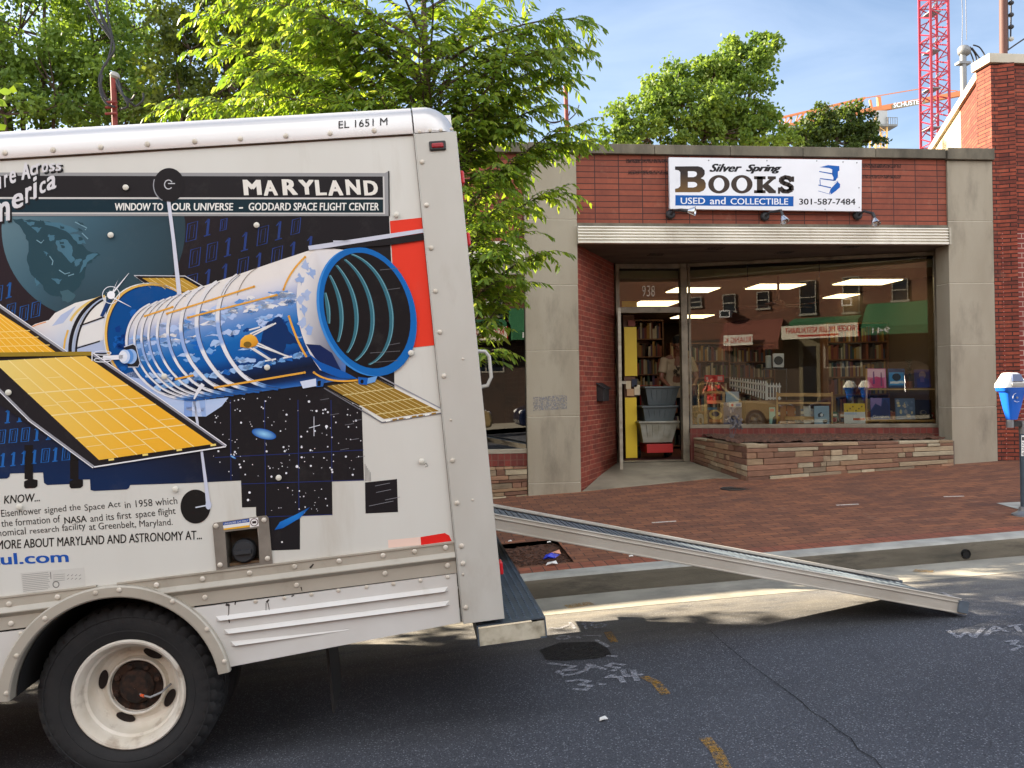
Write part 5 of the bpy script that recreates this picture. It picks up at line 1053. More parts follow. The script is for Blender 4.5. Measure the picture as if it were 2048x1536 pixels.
for u, wdt in [(0.0, 5), (.045, 4.5), (.085, 4.5), (.125, 4.5), (.175, 5), (.235, 6), (.31, 7), (.40, 8), (.52, 8)]:
    pts = [barrel(u, v) for v in np.linspace(.02, .985, 40)]; cols = [(224, 222, 222) if v < .3 else ((150, 176, 222) if .36 < v < .5 else (226, 226, 230)) if v < .84 else ((120, 160, 212) if v < .9 else (40, 92, 160)) for v in np.linspace(.02, .985, 40)]
    A.stroke(pts, wdt, cols, 11); A.stroke([(x+wdt*.62, y) for x, y in pts], 1.2, (70, 74, 92), 11)
for u, v0, v1 in [(.62, .0, .22), (.52, .0, .2)]: A.stroke([barrel(u, v) for v in np.linspace(v0, v1, 10)], 1.6, (150, 140, 130), 11)
OR = (228, 166, 66)
for pts, wdt in [([(290, 632), (345, 614)], 3.2), ([(334, 627), (508, 573)], 3.4), ([(376, 635), (553, 590)], 3.4), ([(352, 758), (385, 751)], 3.6), ([(430, 775), (520, 760), (609, 745)], 3.8), (bez((578, 633), (586, 660), (598, 690), (612, 712)), 4.2), (bez((567, 579), (574, 556), (590, 532), (610, 514)), 3.6), (bez((628, 745), (646, 760), (680, 766), (716, 760)), 3.6)]:
    A.stroke(pts, wdt, OR, 13); A.poly(elp(pts[0][0], pts[0][1], 2.6, 2.6, 0, n=8)[:-1], OR, 13); A.poly(elp(pts[-1][0], pts[-1][1], 2.6, 2.6, 0, n=8)[:-1], OR, 13)
A.stroke([(388, 798), (396, 782), (406, 768)], [3, 7, 8], (226, 226, 230), 13)
# dish on the barrel
for p, q in [((500, 668), (546, 648)), ((504, 672), (552, 646)), ((498, 694), (540, 720)), ((512, 690), (580, 714)), ((515, 686), (572, 712)), ((506, 696), (546, 722)), ((530, 722), (552, 718)), ((566, 716), (584, 713)), ((498, 660), (520, 654))]: A.stroke([p, q], 3, (226, 224, 222), 13)
A.poly([(480, 694), (481, 680), (490, 671), (502, 668), (512, 674), (517, 684), (512, 692), (498, 696)], [(226, 160, 50), (236, 176, 66), (240, 186, 80), (240, 182, 70), (232, 168, 56), (214, 146, 44), (196, 134, 44), (206, 140, 40)], 14); A.poly(elp(495, 689, 8, 6, 0, n=14)[:-1], (120, 94, 40), 15)
# mouth of the tube: collar, lip, dark bore with rings
col_o = bez((632, 494), (574, 540), (578, 660), (650, 738))
A.poly(bez((642, 494), (582, 520), (572, 650), (640, 740))+[(668, 752), (690, 756), (700, 600), (690, 500)], [(222, 218, 216)]*17+[(40, 60, 100), (24, 96, 176), (200, 208, 226), (226, 222, 218)], 13)
for s_, (x, y) in enumerate([(600, 560), (612, 590), (606, 620), (604, 646), (618, 660), (600, 600), (622, 546), (610, 532)]): A.poly(rag([(x-8, y), (x, y-12), (x+10, y-4), (x+4, y+12)], 3, 200+s_), (168, 184, 216) if s_ % 2 else (150, 172, 212), 14)
A.poly([(612, 688), (640, 690), (664, 706), (690, 756), (660, 742), (630, 716)], (24, 40, 84), 14); A.poly([(616, 706), (640, 724), (690, 744), (716, 758), (680, 756), (644, 742)], (20, 88, 168), 15)
A.poly(elp(731, 624, 132, 94, 72), (60, 136, 208), 16)
A.poly(elp(736, 623, 132, 93.5, 72), (22, 102, 176), 17)
A.poly(elp(734, 621, 118, 84, 74), (28, 26, 28), 18)
inside = lambda x, y: (lambda dx, dy: ((dx*cos(radians(74))+dy*sin(radians(74)))/118)**2+((-dx*sin(radians(74))+dy*cos(radians(74)))/84)**2)(x-734, y-621)
for sh in (34, 72, 104, 134, 160):
    pts = [p for p in elp(734-sh, 621-sh*.05, 116, 80, 74, -176, -4, 60) if inside(*p) < .985]
    if len(pts) > 2: A.stroke(pts, [3+6*sin(pi*i/(len(pts)-1)) for i in range(len(pts))], (54, 106, 120), 19); A.stroke([(x+2.6, y) for x, y in pts], 1.3, (120, 170, 182), 20)
for x, y, l in [(760, 540, 40), (770, 580, 30), (740, 706, 60), (745, 725, 50), (778, 690, 22)]: A.stroke([(x, y), (x+l, y-4)], .9, (110, 110, 114), 20)
A.poly([(716, 754), (736, 756), (734, 770), (717, 768)], (24, 92, 172), 17); A.poly([(736, 756), (755, 752), (750, 764), (734, 768)], (110, 160, 214), 17); A.poly(elp(724, 763, 3.4, 4.2, 0, n=10)[:-1], (20, 22, 30), 18)
A.poly([(600, 763), (632, 757), (633, 772), (606, 777)], (206, 214, 232), 14); A.poly([(632, 760), (650, 757), (646, 773), (632, 774)], (40, 92, 160), 14); A.poly([(635, 762), (642, 761), (641, 772), (635, 772)], (20, 22, 30), 15)
# long cover bar above the mouth
A.poly([(616, 492), (848, 457), (848, 465), (640, 498), (618, 500)], (200, 202, 214), 20); A.poly([(640, 498), (848, 466), (848, 480), (780, 490), (700, 496)], (34, 32, 34), 19); A.poly([(666, 481), (700, 481), (700, 488), (668, 488)], (200, 202, 214), 20)
# rear solar wing on the right
A.poly([(650, 776), (664, 766), (755, 758), (884, 817), (884, 826), (765, 846), (724, 816)], (224, 222, 214), 4); A.poly([(650, 776), (664, 766), (755, 758), (789, 774), (789, 790), (725, 806), (718, 812)], (40, 36, 34), 5)
Q0, Q1, Q2, Q3 = (654, 772), (752, 758), (878, 822), (768, 838)
def qd(q, u, v): return tuple((q[0][i]*(1-u)+q[1][i]*u)*(1-v)+(q[3][i]*(1-u)+q[2][i]*u)*v for i in (0, 1))
QR = (Q0, Q1, Q2, Q3); A.poly(QR, (150, 116, 46), 6)
for i in range(1, 9): A.stroke([qd(QR, i/9, 0), qd(QR, i/9, 1)], 1.1, (218, 200, 140), 7)
for v in (.28, .6, .86): A.stroke([qd(QR, 0, v), qd(QR, 1, v)], 1.5, (224, 206, 146), 7)
A.stroke([(648, 776), (764, 845), (884, 826)], 2.4, (110, 110, 116), 7); A.stroke([(758, 752), (884, 818)], 2.4, (150, 150, 156), 7)
for i, x in enumerate(range(772, 876, 13)): A.stroke([(x, 842-(x-772)*.155), (x+9, 840.5-(x-772)*.155)], 3.4, (150, 116, 46) if i % 3 else (240, 238, 228), 8)
# front solar wings
A.poly([(-700, 590), (0, 606), (132, 704), (-700, 712)], (46, 40, 40), 14); A.poly([(-700, 600), (-10, 620), (52, 660), (114, 706), (-700, 714)], GD, 15)
for i in range(-6, 8): A.stroke([(12*i-30, 612+i*3), (110+16*i-20-(i > 1)*0, 706)][:2], 1.2, (250, 216, 130), 16) if i < 2 else None
for y0, y1 in ((664, 661), (692, 690), (676, 674)): A.stroke([(-40, y0+2), (60+(y0-664)*1.4, y1)], 1.5, (250, 216, 130), 16)
A.stroke([(-10, 606), (132, 705)], 5, (150, 150, 156), 17); A.stroke([(-8, 604), (134, 703)], 1.6, (236, 236, 238), 18)
QL = ((-14, 722), (172, 712), (426, 888), (198, 920))
A.poly([(-60, 722), (186, 708), (450, 893), (188, 934), (-60, 770)], (38, 35, 38), 15)
A.grid(lambda u, v: A.pt(*qd(QL, u, v), 16), 8, 8, 0, lambda u, v: lin(tuple(Vector(GD2).lerp(Vector(GD), min(1, (u*.9+v*1.3)*.62)))))
for i in range(1, 6): A.stroke([qd(QL, i/6, 0), qd(QL, i/6, 1)], 1.9, (246, 222, 150), 17)
for v in (.33, .55, .78): A.stroke([qd(QL, 0, v), qd(QL, 1, v)], 2.2, (246, 224, 156), 17)
rr = random.Random(3)
for i in range(6):
    for v0, v1 in ((.0, .33), (.33, .55), (.55, .78), (.78, 1)):
        if rr.random() < .55: v = v0+(v1-v0)*rr.uniform(.4, .7); A.stroke([qd(QL, (i+.05)/6, v), qd(QL, (i+.95)/6, v)], 1.2, (246, 222, 150), 17)
A.poly([(-700, 712), (183, 703), (184, 711), (-700, 722)], (150, 124, 44), 18)
A.stroke([(184, 708), (320, 800), (452, 893)], 4.5, (140, 140, 148), 18); A.stroke([(186, 706), (322, 798), (453, 891)], 1.8, (236, 236, 240), 19)
A.stroke([(452, 893), (188, 934)], 2.6, (232, 232, 234), 18); A.stroke([(188, 934), (60, 840), (-10, 770)], 4.5, (150, 150, 156), 18); A.stroke([(186, 936), (58, 842), (-12, 772)], 1.6, (232, 232, 236), 19)
for x in range(200, 424, 17): A.stroke([(x, 922.5-(x-198)*.142), (x+11, 921-(x-198)*.142)], 4, (240, 214, 120) if (x//17) % 4 == 0 else (34, 30, 30), 18)
# pivot joining wing and barrel
A.stroke([(206, 716), (246, 714)], 9, (232, 232, 236), 20); A.stroke(elp(205, 706, 17, 4, 0), 1.6, (226, 228, 232), 20); A.stroke(elp(205, 720, 17, 4, 0), 1.6, (226, 228, 232), 20); A.stroke([(184, 704), (184, 722)], 2, (226, 228, 232), 20)
A.poly([(248, 694), (266, 688), (272, 692), (280, 726), (276, 734), (256, 734)], (34, 34, 40), 13); A.stroke([(248, 694), (266, 688), (272, 692), (280, 726), (276, 734), (256, 734)], 1.6, (200, 206, 220), 14)
for cx, r_, c in ((262, 15, (150, 182, 226)), (256, 14, (90, 144, 210)), (249, 14, (190, 208, 236)), (246, 11, (226, 230, 238))): A.poly(elp(cx, 713, r_*.8, r_, 0, n=20)[:-1], c, 16+(262-cx)//4)
# glint
A.poly([(222+(20 if i % 2 == 0 else 4)*cos(radians(i*22.5-60))*(1.5 if i == 0 else .55), 590+(20 if i % 2 == 0 else 4)*sin(radians(i*22.5-60))*(1.9 if i == 0 else .55)) for i in range(16)], (240, 240, 244), 13)
A.poly(elp(222, 590, 8, 8, 0, n=16)[:-1], (244, 244, 248), 14); A.stroke(elp(222, 590, 17, 17, 0, n=28), 1.4, (226, 230, 236), 13); A.stroke([(222, 590), (258, 546)], [4, .6], (236, 236, 240), 13); A.stroke([(224, 594), (262, 614)], [3, .6], (236, 236, 240), 13)
# reflective tape, stickers
A.poly([(776, 1080), (841, 1074), (842, 1090), (777, 1096)], (236, 206, 190), 1); A.poly([(841, 1074), (890, 1066), (898, 1070), (903, 1082), (842, 1090)], (222, 42, 38), 1); A.stroke([(892, 1066), (900, 1070), (904, 1080)], 3, (214, 204, 196), 2)
A.poly([(41, 1146), (168, 1135), (172, 1176), (46, 1186)], (202, 200, 192), 1)
for i in range(10):
    y = 1150+i*3.6; A.stroke([(44+i*.3, y), (96+(i % 3)*2, y-5)], .8, (130, 128, 124), 2)
for i in range(4): A.stroke([(106, 1150+i*4), (130, 1148+i*4)], .8, (140, 138, 134), 2)
A.stroke(elp(112, 1169, 6, 6, 0, n=18), 2, (120, 118, 114), 2); A.stroke([(101, 1144), (102, 1158)], 1.4, (110, 108, 104), 2)
for i in range(8): A.stroke([(134+(i % 4)*8, 1152+(i//4)*7), (138+(i % 4)*8, 1149+(i//4)*7)], 1, (120, 118, 114), 2)
for i in range(5): A.stroke([(731+i*2.6, 962), (730+i*2.6, 928+i*4)], 1, (120, 118, 116), 1)
for pts in ([(848, 930), (852, 926), (856, 932), (850, 934)], [(500, 1000), (501, 1001)]): A.stroke(pts, 1.2, (120, 112, 104), 2)
art = A.build('side_picture', MT['print'], truck, colors=True)
# lower text block
W = Art(); TX = (40, 36, 34)
W.txt('KNOW...', 8, 1008, 80, 1002.5, 16.5, 16.5, TX, 1, .02, .2); W.stroke([(-3, 996), (-4, 1009)], 3.4, TX, 1)
W.txt('Eisenhower', 3, 1034, 83, 1027.5, 14, 14.5, TX, 1, .004); W.txt('signed the', 90, 1031, 162, 1023, 17, 15.5, TX, 1, .004); W.txt('Space Act', 170, 1026, 242, 1016.5, 17, 14.5, TX, 1, .004); W.txt('in 1958 which', 250, 1016.5, 355, 1008, 14, 14.5, TX, 1, .004)
W.txt('the formation of', 3, 1054, 121, 1044.5, 14, 14.5, TX, 1, .004); W.txt('NASA', 129, 1047.5, 174, 1044, 13, 13.5, TX, 1, .02); W.txt('and its first', 181, 1044, 263, 1036.5, 14, 14, TX, 1, .004); W.txt('space flight', 272, 1040, 352, 1032, 17.5, 18, TX, 1, .004)
W.txt('nomical', -4, 1073, 52, 1068.5, 14, 14.5, TX, 1, .004); W.txt('research', 60, 1067.5, 118, 1063, 11, 11.5, TX, 1, .004); W.txt('facility', 125, 1066.5, 172, 1062, 17.5, 18, TX, 1, .004); W.txt('at Greenbelt, Maryland.', 179, 1065, 346, 1054, 18.5, 17, TX, 1, .004)
W.txt('MORE ABOUT MARYLAND AND ASTRONOMY AT...', -6, 1099, 404, 1078.5, 18, 18, TX, 1, .02, .12)
W.txt('aul.com', -22, 1131, 138, 1124, 23, 22, (34, 84, 168), 1, .03)
W.build('side_lettering', MT['print_clean'], truck, colors=True)
# ------------------------------------------------------------------ inside the shop
BAYZ = 1.13
def wP(px, py, inset): return onP(px, py, WL_-wn*inset, wn)
WOOD = mat('pale_wood', (196, 154, 96), .5, col2=(176, 134, 80), vs=5, stretch=(1, 1, 4)); WOOD2 = mat('brown_wood', (112, 72, 42), .6, col2=(86, 54, 32), vs=4)
mb = MB()
def inbox(mb, s0, s1, i0, i1, z0, z1, m=0): wbox(mb, s0, s1, -i1, -i0, z0, z1, m)
inbox(mb, .06, WLEN-.12, .06, .95, FLOOR, BAYZ); P_(mb, 'display_platform', mat('platform_wood', (120, 92, 62), .6))
# ceiling lamps
LAMP = emit('lamp_diffuser', (255, 228, 176), 1.0)
for i, (px, py, w_, d_, lb) in enumerate([(1385, 580, .75, .62, 'behind the house number'), (1550, 573, .78, .62, 'in the middle of the window'), (1734, 564, .85, .62, 'high at the right of the window'), (1705, 592, .85, .62, 'second row at the right of the window'),
        (1745, 618, .85, .7, 'third row at the right of the window'), (1384, 633, .8, .8, 'above the man'), (1557, 641, .4, .6, 'under the ceiling fan'), (1557, 650, .4, .6, 'low and far under the ceiling fan'), (1310, 607, .8, .9, 'seen through the transom')]):
    p = onZ(px, py, CEIL-.03); t = thing('ceiling_lamp', 'glowing ceiling panel lamp inside the shop, '+lb, 'lamp', (p.x, p.y, CEIL), group='lamps on the shop ceiling')
    mb = MB(); mb.box(p.x-w_/2-.03, p.x+w_/2+.03, p.y-d_/2-.03, p.y+d_/2+.03, CEIL-.028, CEIL-.001); P_(mb, 'housing', MT['white'], t)
    mb = MB(); mb.box(p.x-w_/2, p.x+w_/2, p.y-d_/2, p.y+d_/2, CEIL-.04, CEIL-.0285); P_(mb, 'diffuser', LAMP, t)
# ceiling fan
p = onZ(1557, 610, 2.95); fan = thing('ceiling_fan', 'brown ceiling fan hanging from the shop ceiling', 'fan', (p.x, p.y, CEIL))
mb = MB(); mb.tube([(p.x, p.y, CEIL), (p.x, p.y, 3.0)], .02, 8); mb.lathe((p.x, p.y, 2.86), (0, 0, 1), [(.001, 0), (.09, .02), (.11, .08), (.08, .15), (.02, .17)], 16); P_(mb, 'motor', WOOD2, fan, smooth=.6)
for k in range(5):
    a = 2*pi*k/5+.3; d2 = Vector((cos(a), sin(a), 0)); s2 = Vector((-sin(a), cos(a), .15)); mb = MB(); mb.obox(Vector((p.x, p.y, 2.93))+d2*.36, d2*.24, s2*.06, (0, 0, .004)); P_(mb, 'blade', WOOD2, fan)
# book cases and their books
BCOL = [(92, 34, 30), (34, 48, 70), (136, 124, 96), (48, 36, 30), (128, 96, 42), (36, 62, 50), (150, 144, 132), (66, 46, 74), (26, 26, 30), (112, 60, 38)]
BM = [mat('book_cloth', c, .7) for c in BCOL]
def unit_book(m):
    mb = MB(); mb.box(0, 1, 0, 1, 0, 1); me = mb.build('book', m); d = me.data; bpy.data.objects.remove(me); return d
UB = [unit_book(m) for m in BM]; NB = [0]; rest = MB(); rb_ = random.Random(31)
def bookcase(x0, x1, y, z1, rows, label, depth=.26, ends=None):
    t = thing('bookcase', label, 'bookcase', ((x0+x1)/2, y, FLOOR)); mb = MB()
    mb.box(x0-.02, x0, y, y+depth, FLOOR, z1); mb.box(x1, x1+.02, y, y+depth, FLOOR, z1); mb.box(x0, x1, y+depth-.01, y+depth, FLOOR, z1); mb.box(x0-.02, x1+.02, y, y+depth, z1, z1+.025); P_(mb, 'carcass', WOOD2, t)
    hz = (z1-FLOOR-.06)/rows
    for r in range(rows):
        zb = FLOOR+.06+r*hz; mb = MB(); mb.box(x0, x1, y+.004, y+depth-.011, zb-.02, zb); P_(mb, 'shelf', WOOD2, t); x = x0+.01
        while x < x1-.05:
            if rb_.random() < .05: x += rb_.uniform(.04, .12); continue
            w_ = rb_.uniform(.018, .048); h = rb_.uniform(.55, .92)*hz; d_ = rb_.uniform(.14, .2); k = rb_.randrange(10)
            if NB[0] < 300:
                o = bpy.data.objects.new('book', UB[k]); COL.objects.link(o); o.location = (x, y+.02, zb+.001); o.scale = (w_*.95, d_, h); NB[0] += 1
                tag(o, 'small shelved book among rows of others in the bookcases behind the man', 'book', 'books on the shelves behind the man')
            else: rest.box(x, x+w_*.95, y+.02, y+.02+d_, zb+.001, zb+.001+h, k)
            x += w_
bookcase(3.32, 4.35, 14.9, 2.95, 7, 'tall brown bookcase full of books seen through the doorway behind the man')
bookcase(4.42, 5.5, 14.6, 2.5, 6, 'brown bookcase deep behind the shop window beside the doorway')
bookcase(5.56, 6.7, 15.4, 2.5, 6, 'brown bookcase deep behind the middle of the shop window')
bookcase(6.8, 7.86, 13.4, 2.75, 7, 'brown bookcase behind the right end of the shop window')
bookcase(2.0, 3.1, 16.4, 2.9, 7, 'dim brown bookcase far inside behind the yellow panels')
tag(rest.build('shelved_books', BM), kind='stuff')
# yellow shelf end just inside the door
YEL = mat('yellow_panel', (224, 190, 40), .45); yy = 12.62
def ypx(mb, x0, y0, x1, y1, Y, d_=.03, m=0): a, b = onY(x0, y1, Y), onY(x1, y0, Y); mb.box(a.x, b.x, Y, Y+d_, a.z, b.z, m)
yt = thing('yellow_shelf', 'yellow fronted shelf unit standing just inside the open door', 'shelf', onY(1262, 916, yy)); mb = MB(); ypx(mb, 1250, 654, 1273, 752, yy); ypx(mb, 1252, 795, 1273, 916, yy); ypx(mb, 1244, 602, 1274, 622, yy); P_(mb, 'front_panel', YEL, yt)
mb = MB(); a, b = onY(1273, 916, yy), onY(1273, 630, yy); mb.box(a.x-.17, a.x+.008, yy+.031, yy+.34, FLOOR, b.z); P_(mb, 'carcass', WOOD2, yt)
for i, (x0, y0, x1, y1, c) in enumerate([(1252, 762, 1262, 778, (206, 186, 150)), (1264, 758, 1274, 774, (40, 44, 60)), (1254, 778, 1268, 792, (190, 150, 110)), (1269, 770, 1280, 790, (216, 200, 170)), (1256, 640, 1270, 652, (120, 60, 50))]):
    mb = MB(); ypx(mb, x0, y0, x1, y1, yy-.015, .01); o = mb.build('greeting_card', mat('card', c, .7)); tag(o, ['beige card on the yellow shelf, upper left of its gap', 'dark blue card in the gap of the yellow shelf', 'orange-brown card low in the gap of the yellow shelf', 'cream card hanging over the side of the yellow shelf', 'reddish card on top of the upper yellow panel'][i], 'card')
# totes on a red hand truck
def tote(name, label, px, y0, y1, wt, wb, Y, m, depth=.42):
    a, b = onY(px-wt/2, y0, Y), onY(px+wt/2, y0, Y); c, d_ = onY(px-wb/2, y1, Y), onY(px+wb/2, y1, Y); zt_, zb_ = a.z, c.z; t = thing(name, label, 'storage tote', ((c.x+d_.x)/2, Y, zb_)); mb = MB(); e = (b.x-a.x-(d_.x-c.x))/2
    n_ = 9; mb.hexa([(c.x, Y+e, zb_), (d_.x, Y+e, zb_), (d_.x, Y+depth-e, zb_), (c.x, Y+depth-e, zb_), (a.x, Y, zt_-.02), (b.x, Y, zt_-.02), (b.x, Y+depth, zt_-.02), (a.x, Y+depth, zt_-.02)])
    for k in range(1, 6):
        u = k/6; mb.bar((c.x+(d_.x-c.x)*u, Y+e-.002, zb_+.03), (a.x+(b.x-a.x)*u, Y-.002, zt_-.05), .012, .006)
    P_(mb, 'tub', m, t, bevel=.012); mb = MB(); mb.box(a.x-.025, b.x+.025, Y-.025, Y+depth+.02, zt_-.03, zt_); P_(mb, 'rim', m, t, bevel=.008); return t
GT = mat('grey_plastic', (92, 100, 102), .4, col2=(80, 88, 90), vs=4); CT = mat('cloudy_plastic', (158, 156, 144), .35, col2=(128, 124, 106), vs=6)
tote('storage_tote', 'upper grey plastic tote at the top of the stack in the doorway', 1325, 773, 811, 68, 52, 12.50, GT); tote('storage_tote', 'middle grey plastic tote between the other grey tote and the cloudy one', 1320, 812, 843, 68, 56, 12.49, GT)
tote('storage_tote', 'cloudy clear plastic tote at the bottom of the stack in the doorway', 1318, 843, 886, 76, 58, 12.44, CT)
ht = thing('hand_truck', 'red hand truck carrying the stacked totes in the doorway', 'hand truck', onY(1320, 908, 12.5)); mb = MB(); a, b = onY(1294, 906, 12.46), onY(1346, 887, 12.46); mb.box(a.x, b.x, 12.46, 12.9, a.z, b.z-.004)
mb.tube([(a.x+.04, 12.95, a.z), (a.x+.04, 12.95, 1.75), (b.x-.02, 12.95, 1.75), (b.x-.02, 12.95, a.z)], .014, 8); P_(mb, 'frame', mat('truck_red', (168, 30, 26), .5), ht, bevel=.01)
for x in (a.x-.02, b.x+.02): mb = MB(); mb.tube([(x-.02, 12.9, FLOOR+.085), (x+.02, 12.9, FLOOR+.085)], .085, 16); P_(mb, 'wheel', MT['rubber'], ht, smooth=.6)
# people: one continuous body, clothes over it
def voxel(o, v):
    m = o.modifiers.new('merge', 'REMESH'); m.mode = 'VOXEL'; m.voxel_size = v; m.use_smooth_shade = True; s_ = o.modifiers.new('soften', 'SMOOTH'); s_.factor = .5; s_.iterations = 3; return o
def person(label, loc, rz, J, cols, h=1.0):
    """J: joint positions (metres) in the figure's own axes, facing -y"""
    t = thing('person', label, 'person', loc, rz); skin, shirt, trou, hair, shoe = cols; V = Vector; j = {k: V(v)*h for k, v in J.items()}
    def B(mb, n, m, v): return voxel(mb.build(n, m, t), v)
    hd = j['head']; nk = j['neck']; fz = (j['face']).normalized(); up = (hd-nk).normalized(); rt_ = fz.cross(up).normalized(); mb = MB()
    mb.tube([nk-up*.05, hd-up*.02], [.058, .052], 12); mb.ball(hd+up*.02-fz*.01, .098, (.82, .98, 1.12), 18); mb.ball(hd+fz*.035-up*.06, .062, (.95, .95, 1.0), 14)          # skull and jaw
    mb.ball(hd+fz*.105-up*.015, .016, (1, 1.1, 1.6), 8); mb.ball(hd+fz*.088-up*.062, .018, (1.5, .7, .5), 8)                                                       # nose, mouth
    for s_ in (1, -1): mb.ball(hd+rt_*.082*s_-up*.01, .022, (.5, 1, 1.4), 8); mb.ball(hd+rt_*.034*s_+fz*.082+up*.022, .016, (1.4, .8, .7), 8)                         # ears, brow
    mb.tube([j['pelvis'], j['chest'], nk], [.12, .13, .05], 12)
    for s_ in 'lr':
        sh, el_, wr, pl = j['sh'+s_], j['el'+s_], j['wr'+s_], j['ha'+s_]; mb.tube([nk.lerp(sh, .4), sh, sh.lerp(el_, .5), el_, el_.lerp(wr, .35), wr], [.05, .055, .046, .038, .038, .026], 10)
        hd_ = (pl-wr).normalized(); sx = hd_.cross(V((0, -.6, 1))).normalized(); nz = sx.cross(hd_); mb.tube([wr, wr.lerp(pl, .5), pl], [.026, .036, .034], 10)
        for k, L_ in enumerate((.068, .078, .074, .058)):
            r0 = pl+sx*(k-1.5)*.019; mb.tube([r0-hd_*.02, r0+hd_*L_*.45, r0+hd_*L_*.75-nz*.022, r0+hd_*L_*.8-nz*.045], [.0095, .009, .0085, .007], 7)
        tb = wr.lerp(pl, .45)-sx*.03*(1 if s_ == 'l' else -1); mb.tube([tb, tb+hd_*.035-sx*.02*(1 if s_ == 'l' else -1)-nz*.01, tb+hd_*.065-nz*.03], [.013, .011, .008], 7)
        hp, kn, an = j['hp'+s_], j['kn'+s_], j['an'+s_]; mb.tube([j['pelvis'], hp, hp.lerp(kn, .5), kn, kn.lerp(an, .35), an], [.1, .085, .075, .056, .055, .04], 10)
    B(mb, 'body', skin, .007)
    mb = MB(); w_ = j['pelvis']+V((0, 0, .04)); c_ = j['chest']
    for o_, r_ in ((-.085, 1), (0, 1.08), (.085, 1)): mb.tube([w_+rt_*o_-V((0, 0, .12)), w_.lerp(c_, .5)+rt_*o_, c_+rt_*o_*1.15, (nk-up*.06)+rt_*o_*.8], [.118*r_, .116*r_, .125*r_, .07], 12)
    for s_ in 'lr': sh, el_ = j['sh'+s_], j['el'+s_]; mb.tube([c_.lerp(sh, .5)+V((0, 0, .04)), sh, sh.lerp(el_, .72)], [.09, .074, .072], 12)
    B(mb, 't_shirt', shirt, .01)
    mb = MB()
    for s_ in 'lr': hp, kn, an = j['hp'+s_], j['kn'+s_], j['an'+s_]; mb.tube([j['pelvis']+V((0, 0, .03)), hp, hp.lerp(kn, .5), kn, an+V((0, 0, -.02))], [.12, .108, .094, .078, .07], 12)
    B(mb, 'trousers', trou, .012)
    mb = MB(); mb.ball(hd+up*.045-fz*.02, .104, (.86, .98, .98), 16); mb.ball(hd-fz*.05, .088, (.9, .8, 1), 12); B(mb, 'hair', hair, .01)
    for s_ in 'lr':
        mb = MB(); an = j['an'+s_]; mb.tube([an+V((0, .05, -.045)), an+V((0, -.06, -.05)), an+V((0, -.17, -.06))], [.045, .045, .033], 10); B(mb, 'shoe', shoe, .01)
    mb = MB()
    for s_ in (1, -1): mb.ball(hd+rt_*.033*s_+fz*.097+up*.004, .0105, (1.2, .6, .8), 8)
    mb.build('eye', mat('eye_dark', (30, 24, 22), .3), t); return t
J1 = dict(pelvis=(0, .02, .98), chest=(0, -.05, 1.34), neck=(.0, -.12, 1.55), head=(-.015, -.19, 1.70), face=(-.25, -1, -.55), shl=(.2, -.08, 1.46), shr=(-.2, -.08, 1.46), ell=(.27, -.16, 1.19), elr=(-.27, -.14, 1.19), wrl=(.17, -.33, 1.08), wrr=(-.2, -.32, 1.06), hal=(.14, -.40, 1.05), har=(-.17, -.39, 1.03),
          hpl=(.1, .02, .92), hpr=(-.1, .02, .92), knl=(.11, -.03, .5), knr=(-.11, .05, .5), anl=(.12, .0, .09), anr=(-.12, .12, .09))
SK1 = mat('brown_skin', (140, 92, 70), .5); p1 = onY(1355, 912, 13.0)
man = person('man in a beige printed T-shirt and dark trousers bent over the stacked totes', (p1.x, 13.02, FLOOR), 0.0, J1, (SK1, mat('beige_shirt', (190, 168, 136), .85), mat('dark_trousers', (38, 36, 44), .85), mat('black_hair', (20, 17, 16), .8), mat('dark_shoe', (44, 40, 38), .6)), 1.06)
mb = MB(); rs_ = random.Random(9)
for _ in range(16): a = rs_.uniform(0, 6.28); c = Vector((rs_.uniform(-.07, .07), -.19, 1.38+rs_.uniform(-.09, .07))); mb.obox(c, (cos(a)*.03, 0, sin(a)*.03), (0, .012, 0), (-sin(a)*.006, 0, cos(a)*.006))
pr_ = mb.build('shirt_print', mat('shirt_ink', (96, 84, 70), .9), man)
# things on show in the window
def cover(name, label, cat, rect, inset, base, shapes=(), thick=.03, lean=.06, txt=None, group=None):
    x0, y0, x1, y1 = rect; A_ = wP(x0, y1, inset); B_ = wP(x1, y1, inset); C_ = wP(x1, y0, inset); D_ = wP(x0, y0, inset); bk = -wn*lean; t = thing(name, label, cat, (A_+B_)/2, group=group)
    C_ = C_+bk; D_ = D_+bk; mb = MB(); q = [A_, B_, C_, D_]; mb.add(q+[p-wn*thick for p in q], [(0, 1, 2, 3), (7, 6, 5, 4), (0, 4, 5, 1), (1, 5, 6, 2), (2, 6, 7, 3), (3, 7, 4, 0)], 0, lin(base)); nn = (B_-A_).cross(D_-A_).normalized(); nn = nn if nn.dot(wn) > 0 else -nn
    f = lambda u, v, k: (A_*(1-u)+B_*u)*(1-v)+(D_*(1-u)+C_*u)*v+nn*(.0006+.0005*k)
    for k, (col, pts) in enumerate(shapes): mb.add([f(u, v, k) for u, v in pts], [tuple(range(len(pts)))], 0, lin(col))
    if txt: s_, u0, v0, u1, v1, col = txt; letters(mb, s_, [f(u0, v0, 9), f(u1, v0, 9), f(u1, v1, 9), f(u0, v1, 9)], 0, lin(col), .01)
    P_(mb, 'cover', MT['print_clean'], t, colors=True); return t
E_ = lambda cx, cy, a, b, n=14: [(cx+a*cos(2*pi*k/n), cy+b*sin(2*pi*k/n)) for k in range(n)]
R_ = lambda a, b, c, d_: [(a, b), (c, b), (c, d_), (a, d_)]
